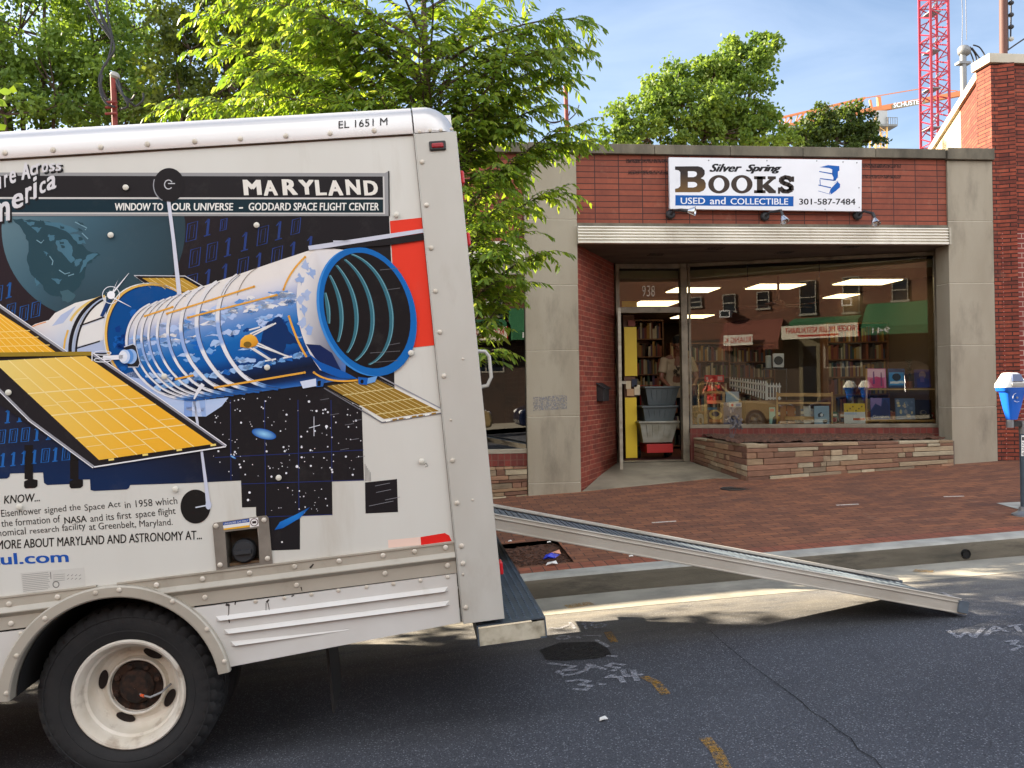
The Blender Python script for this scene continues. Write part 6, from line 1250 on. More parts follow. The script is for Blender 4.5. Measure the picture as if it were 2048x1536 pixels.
SP = lambda s_, n, cols, r0=.05, r1=.12: [(random.Random(s_*97+i).choice(cols), rag(E_(random.Random(s_*31+i).uniform(.12, .88), random.Random(s_*57+i).uniform(.1, .9), random.Random(i+s_).uniform(r0, r1), random.Random(i*3+s_).uniform(r0, r1), 7), .02, s_+i, 1)) for i in range(n)]
cover('picture_book', 'pink and magenta picture book on the upper shelf at the left', 'book', (1734, 737, 1773, 776), .35, (222, 120, 170), [((236, 190, 214), R_(.05, .55, .95, .97)), ((206, 60, 120), [(.1, 0), (.9, 0), (.85, .5), (.5, .6), (.15, .45)]), ((120, 60, 130), [(.3, .2), (.42, .2), (.4, .85), (.34, .85)]), ((130, 60, 110), [(.7, .1), (.8, .1), (.78, .8), (.73, .8)])])
cover('picture_book', 'bright blue picture book with a dark shape, right of the pink one', 'book', (1777, 737, 1811, 775), .35, (24, 60, 110), [((50, 140, 206), R_(.06, .12, .94, .8)), ((20, 30, 50), E_(.5, .55, .26, .2)), ((226, 230, 236), rag([(.1, .2), (.9, .22), (.9, .34), (.1, .32)], .02, 3))])
cover('picture_book', 'dark purple picture book on the upper shelf at the right', 'book', (1830, 739, 1862, 775), .35, (70, 56, 110), [((44, 50, 140), R_(.15, .0, .9, .5)), ((150, 120, 130), E_(.5, .7, .22, .2)), ((100, 80, 150), R_(.35, .3, .6, .62))])
cover('art_book', 'navy and violet art book with a white name on the lower right shelf', 'book', (1742, 796, 1781, 839), .35, (36, 58, 120), [((140, 120, 180), [(0, .4), (.25, .75), (.55, .6), (.6, 1), (0, 1)]), ((28, 40, 96), [(.1, .1), (.95, .1), (.95, .6), (.75, .95), (.55, .6), (.3, .7), (.1, .4)])], txt=('Gauguin', .1, .06, .92, .2, (226, 226, 232)))
cover('art_book', 'grey-blue book with a pale speckled cover on the lower right shelf', 'book', (1792, 797, 1831, 839), .35, (90, 110, 140), SP(4, 16, [(190, 176, 160), (150, 150, 160), (110, 130, 160), (214, 196, 150)]))
cover('art_book', 'black book with faint gold scrolls at the right end of the lower shelf', 'book', (1832, 800, 1864, 839), .35, (26, 24, 30), [((120, 110, 90), rag(E_(.5, .35, .2, .14, 9), .05, 7, 1)), ((30, 28, 40), E_(.5, .36, .14, .09))])
cover('calendar', 'calendar with a yellow floral top and white lower half on the window sill', 'calendar', (1689, 807, 1731, 847), .2, (226, 226, 226), [((226, 190, 50), R_(0, .57, 1, 1)), ((190, 204, 226), R_(.02, .44, .6, .54)), ((200, 96, 60), R_(.42, .16, .98, .27))]+[((90, 80, 40), E_(.15+.14*i, .64+.1*(i*7 % 3), .035, .04, 8)) for i in range(6)])
cover('picture_book', 'pale blue-grey book with a sketchy cover leaning on the low wooden rack', 'book', (1629, 812, 1659, 848), .2, (150, 176, 200), [((60, 66, 76), rag(E_(.42, .5, .2, .14, 9), .05, 2, 1)), ((232, 236, 240), E_(.5, .5, .1, .08)), ((50, 54, 62), rag(E_(.7, .12, .18, .1, 8), .03, 5, 1))])
cover('picture_book', 'teal and cream book standing on the sill behind the parked car reflection', 'book', (1539, 815, 1551, 848), .25, (150, 190, 186), [((206, 130, 120), R_(.1, .75, .8, .92)), ((40, 50, 56), [(.4, 0), (1, 0), (1, .5), (.6, .4)])])
cover('picture_book', 'brown and gold book with a round motif on the sill near the doorway', 'book', (1415, 815, 1447, 848), .22, (110, 72, 40), [((206, 170, 100), rag(E_(.5, .55, .4, .3, 11), .05, 6, 1)), ((70, 50, 60), E_(.5, .6, .25, .16)), ((190, 120, 60), R_(.1, .1, .9, .28)), ((60, 100, 130), R_(0, .85, .6, 1))])
cover('picture_book', 'large dark blue speckled book with a red and white title on the sill', 'book', (1447, 805, 1484, 848), .24, (70, 76, 120), SP(8, 18, [(130, 130, 170), (46, 44, 80), (176, 170, 190)])+[((226, 226, 230), R_(.3, .78, .98, .98)), ((200, 40, 50), E_(.48, .87, .07, .07)), ((110, 130, 180), R_(.66, .8, .94, .95))])
cover('poster_board', 'plain pale blue board standing behind the dark blue speckled book', 'board', (1452, 783, 1478, 846), .4, (170, 190, 206), thick=.012)
cover('red_box', 'flat red box with small white marks above the low wooden stool', 'box', (1409, 750, 1448, 764), .5, (206, 40, 42), [((226, 190, 190), R_(.08, .35, .18, .7)), ((220, 160, 160), R_(.68, .25, .92, .8))], thick=.2, lean=0)
for i, (x0, x1, c, lb) in enumerate([(1561, 1573, (170, 116, 70), 'tan board-like book at the left of the low rack'), (1575, 1590, (160, 104, 64), 'second tan book in the low rack'), (1592, 1602, (60, 40, 34), 'dark book between tan and white ones in the low rack'), (1608, 1622, (210, 210, 206), 'white paper-covered book in the low rack')]): cover('rack_book', lb, 'book', (x0, 812, x1, 847), .35, c, thick=.02)
def rack(name, label, cat, bars, inset, m=WOOD, depth=.22):
    t = thing(name, label, cat, wP(bars[0][1], 848, inset)); 
    for (n_, x0, y0, x1, y1) in bars:
        A_, B_, C_, D_ = wP(x0, y1, inset), wP(x1, y1, inset), wP(x1, y0, inset), wP(x0, y0, inset); d_ = -wn*(depth if n_ in ('shelf', 'base') else .05); mb = MB(); q = [A_, B_, C_, D_]; mb.prism(q, d_); P_(mb, n_, m, t)
    return t
rack('wooden_stool', 'small pale wooden stand with two shelves near the doorway side of the window', 'stand', [('leg', 1408, 783, 1413, 849), ('leg', 1445, 783, 1450, 849), ('shelf', 1413.2, 782, 1444.8, 787), ('shelf', 1413.2, 801, 1444.8, 807)], .45)
rack('wooden_rack', 'low pale wooden rack with two rails in the middle of the window', 'rack', [('rail', 1556, 786, 1663, 793), ('rail', 1557, 804, 1662, 808), ('post', 1553, 784, 1556, 849), ('post', 1663.2, 784, 1666, 849), ('rail', 1570, 833, 1640, 840)], .30)
rack('display_shelf', 'two-level wooden display shelf at the right end of the window', 'shelf', [('post', 1732, 737, 1735, 849), ('shelf', 1735.2, 777, 1872, 780), ('base', 1735.2, 839.5, 1872, 843), ('post', 1872.2, 740, 1875, 849)], .33, depth=.3)
for i, (x, lb) in enumerate([(1737, 'small terracotta pot at the left end of the lower display shelf'), (1786, 'small terracotta pot between the navy book and the grey-blue one')]):
    p = wP(x, 839, .45); mb = MB(); mb.lathe(p, (0, 0, 1), [(.001, 0), (.035, .0), (.05, .09), (.056, .09), (.056, .115), (.045, .115), (.04, .08)], 16); o = mb.build('flower_pot', mat('terracotta', (150, 90, 60), .8), smooth=.6); tag(o, lb, 'flower pot')
p = wP(1819, 776, .5); pl_ = thing('potted_plant', 'thin dark potted plant on the upper display shelf', 'plant', p); mb = MB(); mb.lathe(p, (0, 0, 1), [(.001, 0), (.04, 0), (.05, .1), (.001, .1)], 14); P_(mb, 'pot', mat('brown_pot', (140, 86, 56), .7), pl_, smooth=.6)
mb = MB(); rp_ = random.Random(2)
for k in range(30): a = rp_.uniform(0, 6.28); h = rp_.uniform(.12, .42); mb.obox(p+Vector((cos(a)*.03*rp_.random(), sin(a)*.03, h)), (cos(a)*.03, sin(a)*.03, .02), (-sin(a)*.008, cos(a)*.008, 0), (0, 0, .002))
mb.tube([p, p+Vector((0, 0, .42))], .005, 5); P_(mb, 'foliage', mat('dark_foliage', (52, 56, 36), .8), pl_)
p = wP(1557, 735, .9); sf = thing('table_fan', 'square white fan with a round dark grille standing on a thin shelf', 'fan', p); A_, C_ = wP(1546, 735, .9), wP(1568, 707, .9); mb = MB(); q = [wP(1546, 735, .9), wP(1568, 735, .9), wP(1568, 707, .9), wP(1546, 707, .9)]; mb.prism(q, -wn*.1); P_(mb, 'case', MT['white'], sf, bevel=.012)
mb = MB(); c = (q[0]+q[2])/2+wn*.003; mb.lathe(c, wn, [(.065, 0), (.07, .008), (.06, .012), (.03, .006), (.001, .008)], 24); P_(mb, 'grille', mat('fan_grille', (60, 60, 64), .5), sf, smooth=.5)
mb = MB(); p2 = wP(1537, 736, .95); mb.lathe(p2, (0, 0, 1), [(.001, 0), (.045, 0), (.045, .19), (.03, .2), (.001, .2)], 18); o = mb.build('grey_canister', mat('canister', (176, 180, 178), .5), smooth=.6); tag(o, 'plain grey canister beside the square white fan', 'canister')
mb = MB(); q = [wP(1526, 739, .85), wP(1574, 739, .85), wP(1574, 736.3, .85), wP(1526, 736.3, .85)]; mb.prism(q, -wn*.3)
for x in (1527, 1573): mb.prism([wP(x-1, 849, .86), wP(x+1, 849, .86), wP(x+1, 739.2, .86), wP(x-1, 739.2, .86)], -wn*.02)
tag(mb.build('wire_shelf', MT['iron']), 'thin black metal shelf carrying the white fan', 'shelf')
pf = thing('picket_fence', 'little white picket fence piece standing inside the shop window', 'fence', wP(1500, 800, .8)); mb = MB(); n_ = 15
def pk(u): i_ = 1.5-.75*u; x = 1460+u*72; return x, i_
for k in range(n_):
    u = k/(n_-1); x, i_ = pk(u); hw = 1.6+1.2*u; yt_, yb_ = 756+8*u, 776+24*u; q = [wP(x-hw*.5, yb_, i_), wP(x+hw*.5, yb_, i_), wP(x+hw*.5, yt_, i_), wP(x, yt_-3, i_), wP(x-hw*.5, yt_, i_)]; mb.prism(q, -wn*.02)
for ya, yb in ((760, 770), (770, 790)):
    (x0, i0), (x1, i1) = pk(0), pk(1); mb.bar(wP(x0, ya, i0+.01), wP(x1, yb-5 if ya == 770 else yb, i1+.01), .02, .03)
for k in range(5): x = 1535+k*6; mb.prism([wP(x-1.4, 800, .75), wP(x+1.4, 800, .75), wP(x+1.4, 768, .75), wP(x, 765, .75), wP(x-1.4, 768, .75)], -wn*.02)
mb.bar(wP(1532, 772, .76), wP(1562, 773, .76), .02, .03); mb.bar(wP(1532, 796, .76), wP(1562, 797, .76), .02, .03); P_(mb, 'pickets', MT['white'], pf)
mb = MB(); q = wP(1545, 849, .78); mb.box(q.x-.45, q.x+.5, q.y-.02, q.y+.25, BAYZ, wP(1545, 801, .78).z); o = mb.build('book_crate', WOOD2, bevel=.005); tag(o, 'brown wooden crate carrying the white picket fence', 'crate')
p = wP(1401, 849, .3); mb = MB(); n_ = 14; out_ = [(-.05, 0), (-.05, .12)]+[(-.05+.05*(1-cos(t)), .12+.045*sin(t)) for t in np.linspace(0, pi, n_)][1:-1]+[(.05, .12), (.05, 0), (.022, 0), (.022, .08)]+[(.022*cos(t), .08+.022*sin(t)) for t in np.linspace(0, pi, 8)][1:-1]+[(-.022, .08), (-.022, 0)]
mb.prism([p+wd*u+Vector((0, 0, v)) for u, v in out_], -wn*.08); o = mb.build('book_end', mat('grey_arch', (120, 126, 134), .6)); tag(o, 'small grey arch-shaped bookend on the sill next to the doorway post', 'bookend')

# a back row of small books standing face-out behind the racks
rw_ = random.Random(77); CO = [(160, 60, 54), (60, 90, 140), (206, 190, 150), (70, 110, 84), (120, 80, 130), (200, 150, 70), (190, 196, 204), (40, 46, 70), (150, 100, 70)]
CN = {(160, 60, 54): 'brick red', (60, 90, 140): 'steel blue', (206, 190, 150): 'sand coloured', (70, 110, 84): 'sage green', (120, 80, 130): 'plum', (200, 150, 70): 'ochre', (190, 196, 204): 'silver grey', (40, 46, 70): 'ink blue', (150, 100, 70): 'tan'}
WH_ = ['behind the low wooden rack', 'between the low rack and the calendar', 'behind the calendar with yellow flowers', 'behind the navy and violet art book', 'behind the grey-blue book on the lower shelf', 'behind the black book at the right end']
for i, x in enumerate(range(1488, 1872, 16)):
    c = CO[(i*5+2) % 9]; w_ = rw_.uniform(10, 14); h_ = rw_.uniform(20, 30); k = 0 if x < 1660 else 1 if x < 1690 else 2 if x < 1735 else 3 if x < 1785 else 4 if x < 1832 else 5
    where = 'behind the dark blue speckled book' if x < 1540 else WH_[k]
    cover('display_book', 'small %s book in the back row %s' % (CN[c], where), 'book', (x, 846-h_, x+w_, 846), .72, c, [((226, 222, 210), R_(.15, .62, .85, .82)), (CO[(i*7+4) % 9], R_(.12, .1, .88, .5))], thick=.02, group='small books in the back row of the window')
# ------------------------------------------------------------------ trees
def leaves(name, P, D, U, L, W, C, m, parent, curl=.25):
    n = len(P); S_ = np.cross(D, U); S_ /= np.maximum(np.linalg.norm(S_, axis=1, keepdims=True), 1e-6); Nn = np.cross(S_, D)
    L = L[:, None]; W = W[:, None]
    if curl:
        v = np.stack([P, P+D*L*.38-S_*W*.5+Nn*W*.12, P+D*L*.38+S_*W*.5+Nn*W*.12, P+D*L*.74-S_*W*.32-Nn*L*curl*.12, P+D*L*.74+S_*W*.32-Nn*L*curl*.12, P+D*L-Nn*L*curl*.35], 1).reshape(-1, 3)
        b = (np.arange(n)*6)[:, None]; tri = [(0, 2, 1), (1, 2, 4), (1, 4, 3), (3, 4, 5)]; per = 6
    else:
        v = np.stack([P, P+D*L*.5-S_*W*.5+Nn*W*.15, P+D*L*.5+S_*W*.5+Nn*W*.15, P+D*L], 1).reshape(-1, 3)
        b = (np.arange(n)*4)[:, None]; tri = [(0, 2, 1), (1, 2, 3)]; per = 4
    f = np.concatenate([b+np.array(t)[None] for t in tri], 1).reshape(-1)
    nt_ = n*len(tri); me = bpy.data.meshes.new(name); me.vertices.add(len(v)); me.vertices.foreach_set('co', v.astype(np.float32).ravel())
    me.loops.add(nt_*3); me.loops.foreach_set('vertex_index', f.astype(np.int32)); me.polygons.add(nt_); me.polygons.foreach_set('loop_start', np.arange(0, nt_*3, 3, dtype=np.int32))
    me.update(calc_edges=True); me.validate()
    ca = me.color_attributes.new('Col', 'FLOAT_COLOR', 'POINT'); a = np.ones((len(v), 4), np.float32); a[:, :3] = np.repeat(C, per, axis=0); ca.data.foreach_set('color', a.ravel())
    me.materials.append(m); o = bpy.data.objects.new(name, me); COL.objects.link(o); o.parent = parent
    o.matrix_parent_inverse = Matrix.Translation(-Vector(parent.location)); return o
def unit(a): return a/np.maximum(np.linalg.norm(a, axis=-1, keepdims=True), 1e-6)
# street tree in the mulch square, mostly behind the truck
tree = thing('street_tree', 'young street tree with long drooping bright green leaves growing from the mulch square', 'tree', (.22, 7.25, wz(.22, 7.25)))
rt = random.Random(12); TB = Vector((.22, 7.25, wz(.22, 7.25)-.05)); trunk = [TB, TB+Vector((-.02, .02, 1.0)), TB+Vector((-.06, 0, 2.0)), TB+Vector((-.12, .03, 3.2)), TB+Vector((-.2, 0, 4.6)), TB+Vector((-.22, .02, 6.4))]
mb = MB(); mb.tube(trunk, [.075, .062, .052, .04, .028, .01], 10)
def trunk_at(z):
    for a, b in zip(trunk, trunk[1:]):
        if z <= b.z: return a.lerp(b, max(0, (z-a.z)/(b.z-a.z)))
    return trunk[-1]
targets = [(1185, 250), (1195, 280), (1150, 150), (1185, 40), (1180, 95), (1130, 60), (1120, 210), (1090, 300), (1135, 400), (1100, 520), (1060, 480), (1050, 590), (1000, 560), (1010, 640), (985, 700), (960, 620), (1000, 500), (1040, 420), (980, 430), (1050, 250), (1000, 330), (960, 250),
           (410, 30), (440, 95), (480, 150), (520, 60), (450, -30), (540, 190), (600, 200), (600, 120), (560, 10), (640, 40), (680, 160), (720, 100), (700, 0), (760, 190), (800, 60), (780, -60), (850, 150), (860, 20), (900, 100), (930, 190), (940, 30), (980, 110), (1010, 20), (1040, 120), (1070, -30), (640, -120), (820, -160), (980, -110), (720, -220), (900, -260), (560, -90),
           (760, 130), (840, 90), (820, 210), (740, 50), (880, 170), (920, 80), (960, 170), (860, -30), (800, 150), (700, 140), (900, 230), (1000, 190), (1060, 190), (1020, 260), (930, 270), (980, 370), (1130, 130), (1080, 100), (1010, 520), (950, 470), (560, 130), (620, 80), (500, 200), (660, 200), (580, 60), (700, 230), (620, 260), (800, 250), (870, 260), (920, 330), (940, 420), (950, 520)]
shade = [(-1.1, 7.0, 2.9), (-1.8, 7.6, 3.5), (-.8, 7.9, 3.6), (-1.9, 6.7, 3.6), (-1.2, 6.4, 3.0), (-2.2, 7.4, 4.2), (-.6, 6.5, 2.7), (-1.6, 8.2, 3.6), (-1.2, 8.5, 3.0), (-.4, 8.6, 3.1), (.1, 8.4, 3.1), (-.8, 8.7, 3.3)]  # branches added out of view behind the truck, to shade the road
LP, LD, LU, LL_, LW, LC_ = [], [], [], [], [], []
ends = []
for (px, py) in targets:
    Y = rt.uniform(6.6, 7.9) if px < 950 else rt.uniform(6.7, 7.6); ends.append((onY(px-(22 if px > 1000 else 0), py-(14 if px > 1000 and py > 350 else 0), Y), 1.0))
ends += [(Vector(p), 1.0) for p in shade]
for e, dens in ends:
    z0 = max(TB.z+1.5, min(e.z-rt.uniform(.3, 1.1), TB.z+5.6)); s = trunk_at(z0); span = e-s; hl = span.length
    m1 = s+span*.4+Vector((0, 0, .16*hl)); m2 = s+span*.75+Vector((rt.uniform(-.08, .08), rt.uniform(-.08, .08), .12*hl))
    pts = [Vector(p) for p in zip(*[bez((s[i], 0), (m1[i], 0), (m2[i], 0), (e[i], 0), 10) for i in range(3)])] if False else [(1-t)**3*s+3*(1-t)**2*t*m1+3*(1-t)*t*t*m2+t**3*e for t in [j/10 for j in range(11)]]
    mb.tube(pts, [.0125*(1-.85*j/10)+.0018 for j in range(11)], 5)
    nt_w = max(9, int(hl*22))
    for k in range(nt_w+1):
        t = min(1, max(.22, .25+.75*k/nt_w+rt.uniform(-.03, .03))); i = min(int(t*10), 9); b0 = pts[i].lerp(pts[i+1], t*10-i); bd = (pts[i+1]-pts[i]).normalized()
        side = bd.cross(Vector((0, 0, 1))); side = side.normalized() if side.length > .1 else Vector((1, 0, 0))
        sd = (side*rt.choice((-1, 1))*rt.uniform(.4, 1)+bd*rt.uniform(.4, 1.0)+Vector((0, 0, rt.uniform(-.3, .45)))).normalized()
        if k == nt_w: sd = bd
        tl = rt.uniform(.18, .42)*(1.15-.35*t); tw = [b0]; dcur = sd.copy(); n_ = max(5, int(tl/.019))
        for q in range(n_):
            dcur = (dcur+Vector((rt.uniform(-.06, .06), rt.uniform(-.06, .06), -.055))).normalized(); tw.append(tw[-1]+dcur*tl/n_)
            ls = dcur.cross(Vector((0, 0, 1))); ls = ls.normalized() if ls.length > .1 else Vector((1, 0, 0))
            ld = (ls*(1 if q % 2 else -1)*rt.uniform(.4, .9)+dcur*rt.uniform(.55, .9)+Vector((0, 0, -rt.uniform(.15, .75)))).normalized()
            LP.append(tw[-1]); LD.append(ld); up = Vector((rt.uniform(-.8, .8), rt.uniform(-.8, .8), 1)); LU.append(up); l = rt.uniform(.048, .108); LL_.append(l); LW.append(l*rt.uniform(.28, .37))
            c = Vector(lin((90, 120, 44))).lerp(Vector(lin((134, 152, 56))), rt.random())*rt.uniform(.75, 1.15)
            if rt.random() < .06: c = Vector(lin((140, 150, 66)))
            LC_.append(c)
        mb.tube([tw[0], tw[len(tw)//2], tw[-1]], [.0035, .0025, .0012], 4, caps=False)
P_(mb, 'trunk', MT['bark'], tree, smooth=.8)
ar = lambda L_: np.array([tuple(x) for x in L_])
leaves('crown', ar(LP), unit(ar(LD)), unit(ar(LU)), np.array(LL_), np.array(LW), ar(LC_), MT['leaf'], tree, .3)

def far_tree(name, label, base, height, blobs, nleaf, lsize, c0, c1, seed, group='trees behind the shops', ragged=1.0):
    """blobs: (centre, radius xyz) lobes; leaves sit in clumps spread through each lobe"""
    g = np.random.default_rng(seed); t = thing(name, label, 'tree', base, group=group); b = Vector(base); mb = MB()
    cen = Vector(np.mean([x[0] for x in blobs], axis=0)); top = Vector((cen.x, cen.y, cen.z)); mb.tube([b, b.lerp(top, .5)+Vector((.1, 0, 0)), top], [height*.028, height*.02, height*.009], 9)
    Ps, Cs = [], []; tot = sum(r[0]*r[1]*r[2] for _, r in blobs)**1.0
    for c, r in blobs:
        c = Vector(c); mb.tube([b.lerp(top, .45), b.lerp(c, .7)+Vector((0, 0, -.1*height*.2)), c], [height*.014, height*.009, height*.003], 6)
        n = int(nleaf*(r[0]*r[1]*r[2])/tot); nc = max(10, int(n/70)); d = unit(g.normal(size=(nc, 3))); rad = g.uniform(.35, 1.0, (nc, 1))**.5*(1+ragged*.16*g.normal(size=(nc, 1)))
        cc = np.array(c)[None]+d*rad*np.array(r)[None]
        for k in range(0, nc, 3): mb.tube([c, Vector(np.array(c)*.4+cc[k]*.6)+Vector((0, 0, -.1)), cc[k]], [height*.003, height*.002, height*.0007], 4, caps=False)
        per = n//nc; cr = (min(r)*.26)*g.uniform(.6, 1.35, (nc, 1)); p = np.repeat(cc, per, 0)+g.normal(size=(nc*per, 3))*np.repeat(cr, per, 0)*np.array([1, 1, .8])*.62
        Ps.append(p); tone = np.repeat(g.uniform(0, 1, (nc, 1)), per, 0)*.6+g.uniform(0, 1, (nc*per, 1))*.4; Cs.append(np.array(lin(c0))*(1-tone)+np.array(lin(c1))*tone)
    P = np.concatenate(Ps); C = np.concatenate(Cs); n = len(P); D = unit(g.normal(size=(n, 3))+np.array([0, 0, -.35])); U = unit(g.normal(size=(n, 3))+np.array([0, 0, .8])); L = g.uniform(.7, 1.3, n)*lsize
    P_(mb, 'trunk', MT['bark'], t, smooth=.8); leaves('crown', P, D, U, L, L*.62, C, MT['leaf_far'], t, 0); return t
def lobe(px, py, Y, rx, ry, dy=1.0): c = onY(px, py, Y); s = Y/FPX; return (tuple(c), (rx*s, dy*ry*s, ry*s))
def base_of(px, Y): c = onY(px, 700, Y); return (c.x, c.y, G(c.x)-.2)
far_tree('tall_tree', 'tall loose-leaved green tree at the far left behind the truck', base_of(70, 22), 9, [lobe(40, 60, 22, 120, 110), lobe(-60, 140, 22, 110, 110), lobe(110, 180, 21.5, 120, 90), lobe(10, 230, 21, 160, 80), lobe(90, -60, 22, 110, 90), lobe(-40, -120, 22, 120, 90), lobe(-160, 40, 22.5, 120, 140)], 17000, .15, (62, 88, 36), (128, 152, 62), 1)
far_tree('tall_tree', 'tall feathery green tree standing behind the tangled cable mast', base_of(230, 23), 9, [lobe(190, 90, 23, 80, 90), lobe(230, 170, 22.5, 110, 90), lobe(270, 60, 23.5, 60, 80), lobe(180, 10, 23.5, 60, 70), lobe(300, 200, 22, 110, 70), lobe(250, 250, 22, 140, 60)], 13000, .14, (58, 84, 34), (134, 158, 66), 2)
far_tree('dense_tree', 'dense dark green tree with yellow-green outer leaves between the cable mast and the street tree', base_of(400, 20), 8, [lobe(380, 100, 20, 80, 80), lobe(430, 40, 20.5, 100, 80), lobe(360, 180, 19.5, 80, 70), lobe(460, 170, 20, 110, 90), lobe(350, 50, 20.5, 50, 50), lobe(560, 120, 21, 120, 130), lobe(500, -40, 21, 110, 90), lobe(600, 210, 20, 130, 70), lobe(440, 240, 19.5, 160, 50)], 20000, .13, (48, 66, 26), (110, 120, 42), 3)
far_tree('broad_tree', 'broad sunlit yellow-green tree rising behind the book shop roof', base_of(1400, 30), 9, [lobe(1475, 130, 30, 70, 58), lobe(1510, 105, 30, 45, 42), lobe(1430, 140, 30, 50, 46), lobe(1350, 170, 30, 50, 50), lobe(1310, 200, 29.6, 48, 46), lobe(1270, 240, 29.6, 50, 44), lobe(1390, 220, 29.3, 90, 60), lobe(1480, 220, 29.4, 80, 60), lobe(1530, 260, 29.5, 45, 46), lobe(1430, 270, 29, 140, 46), lobe(1300, 280, 29, 80, 36), lobe(1240, 270, 29.5, 50, 30), lobe(1560, 285, 29.5, 50, 26)], 26000, .17, (66, 94, 38), (126, 146, 58), 4)
far_tree('small_tree', 'small dark green tree in front of the orange crane behind the shop roof', base_of(1670, 34), 7, [lobe(1650, 250, 34, 50, 38), lobe(1700, 245, 34, 50, 36), lobe(1610, 270, 33.6, 36, 30), lobe(1670, 285, 33.5, 80, 26), lobe(1735, 268, 34, 30, 28)], 9000, .17, (40, 58, 26), (88, 104, 40), 5)
# unseen tree added off to the left, to shade the roadway
far_tree('shade_tree', 'unseen leafy tree added behind the cab end of the truck for shade', (-6.5, 8.2, G(-6.5)), 7, [((-6.6, 8.2, 3.2), (1.7, 1.2, 1.0)), ((-5.6, 8.0, 4.6), (1.4, 1.2, 1.0)), ((-7.2, 8.4, 5.0), (1.4, 1.2, 1.0))], 7000, .12, (60, 84, 32), (112, 132, 50), 6)

# ------------------------------------------------------------------ cranes
def lattice(mb, A_, B_, w0, n, r, m=0, tri=False, up=(0, 0, 1)):
    A_, B_ = Vector(A_), Vector(B_); d_ = (B_-A_).normalized(); x = d_.cross(Vector(up)); x = x.normalized() if x.length > .05 else Vector((1, 0, 0)); y = x.cross(d_)
    cs = [x*w0/2+y*w0/2, -x*w0/2+y*w0/2, -x*w0/2-y*w0/2, x*w0/2-y*w0/2] if not tri else [x*w0/2-y*w0/2, -x*w0/2-y*w0/2, y*w0/2]
    for c in cs: mb.bar(A_+c, B_+c, r*2, r*2, (0.3, .9, .1), m)
    k = len(cs)
    for i in range(n):
        p, q = A_.lerp(B_, i/n), A_.lerp(B_, (i+1)/n)
        for j in range(k):
            a, b = cs[j], cs[(j+1) % k]
            mb.bar(p+a, q+b, r*.9, r*.9, (0.3, .9, .1), m) if i % 2 == 0 else mb.bar(p+b, q+a, r*.9, r*.9, (.3, .9, .1), m)
            if i % 4 == 0: mb.bar(p+a, p+b, r*.9, r*.9, (.3, .9, .1), m)
YC = 75; cr = thing('red_tower_crane', 'tall red lattice crane mast rising beside the brick building', 'crane', (onY(1868, 700, YC).x, YC, 1))
t0, t1 = onY(1871, 330, YC), onY(1866, -60, YC); ex = (t1-t0); t0 = t0-ex*.8
mb = MB(); lattice(mb, t0, t1, 1.8, 40, .10); P_(mb, 'mast', mat('crane_red', (150, 24, 44), .5), cr)
CG = mat('crane_grey', (120, 128, 130), .6)
for py in (28, 105, 180, 258):
    mb = MB(); p = onY(1868, py, YC); mb.box(p.x-.8, p.x+.3, YC-.7, YC+.7, p.z-.05, p.z+.05); mb.bar((p.x-.5, YC, p.z), (p.x+.5, YC, p.z+1.6), .12, .12); P_(mb, 'platform', CG, cr)
YO = 120; oc = thing('orange_tower_crane', 'distant orange tower crane with a lettered jib beyond the trees', 'crane', (onY(1757, 700, YO).x, YO, 1))
MO = mat('crane_orange', (190, 112, 60), .55); mb = MB(); a, b = onY(1756, 420, YO), onY(1757, 238, YO); lattice(mb, a, b, 1.75, 12, .1); P_(mb, 'mast', mat('mast_yellow', (214, 170, 96), .5), oc)
q0, q1 = onY(1700, 229, YO), onY(1924, 187, YO); mb = MB(); mb.bar(q0, q1, .8, .75); P_(mb, 'counter_jib', MO, oc)
mb = MB(); j0, j1 = onY(1560, 253, YO), onY(1700, 230, YO); k0, k1 = onY(1560, 236, YO), onY(1730, 196, YO)
mb.bar(j0, j1, .45, .42); mb.bar(k0, k1, .3, .3); mb.bar(k1, onY(1850, 176, YO), .12, .12); mb.bar(onY(1850, 176, YO), onY(1915, 182, YO), .1, .1)
for i in range(15):
    p, q = j0.lerp(j1, i/14), k0.lerp(k1, i/14); mb.bar(p, q, .17, .17); mb.bar(p, k0.lerp(k1, min(1, (i+1)/14)), .18, .18) if i % 2 else None
mb.bar(onY(1760, 226, YO), onY(1757, 194, YO), .5, .5); mb.bar(onY(1745, 226, YO), onY(1740, 200, YO), .3, .3); P_(mb, 'jib', MO, oc)
mb = MB(); p = onY(1755, 238, YO); mb.box(p.x-.7, p.x+.9, YO-1.2, YO-.2, p.z-1.2, p.z+.9); P_(mb, 'cab', mat('crane_cab', (150, 150, 146), .5), oc)
mb = MB(); mb.box(p.x-.9, p.x+2.4, YO-1.4, YO+1, p.z-1.5, p.z-1.22)
for k in range(6): mb.bar((p.x+.6+k*.35, YO-1.4, p.z-1.4), (p.x+.6+k*.35, YO-1.4, p.z-.2), .07, .07)
mb.bar((p.x+.6, YO-1.4, p.z-.2), (p.x+2.4, YO-1.4, p.z-.2), .07, .07); P_(mb, 'platform', mat('platform_grey', (110, 110, 106), .7), oc)
mb = MB(); yq = YO-.5; letters(mb, 'SCHUSTER', [onY(1787, 215.5, yq), onY(1846, 206.5, yq), onY(1846, 197.5, yq), onY(1787, 206, yq)], bold=.03); P_(mb, 'jib_lettering', MT['white'], oc)
mb = MB(); mb.bar(onY(1784, 214, YO-.47), onY(1850, 203.5, YO-.47), .02, .62); P_(mb, 'name_board', mat('board_grey', (116, 110, 84), .6), oc)

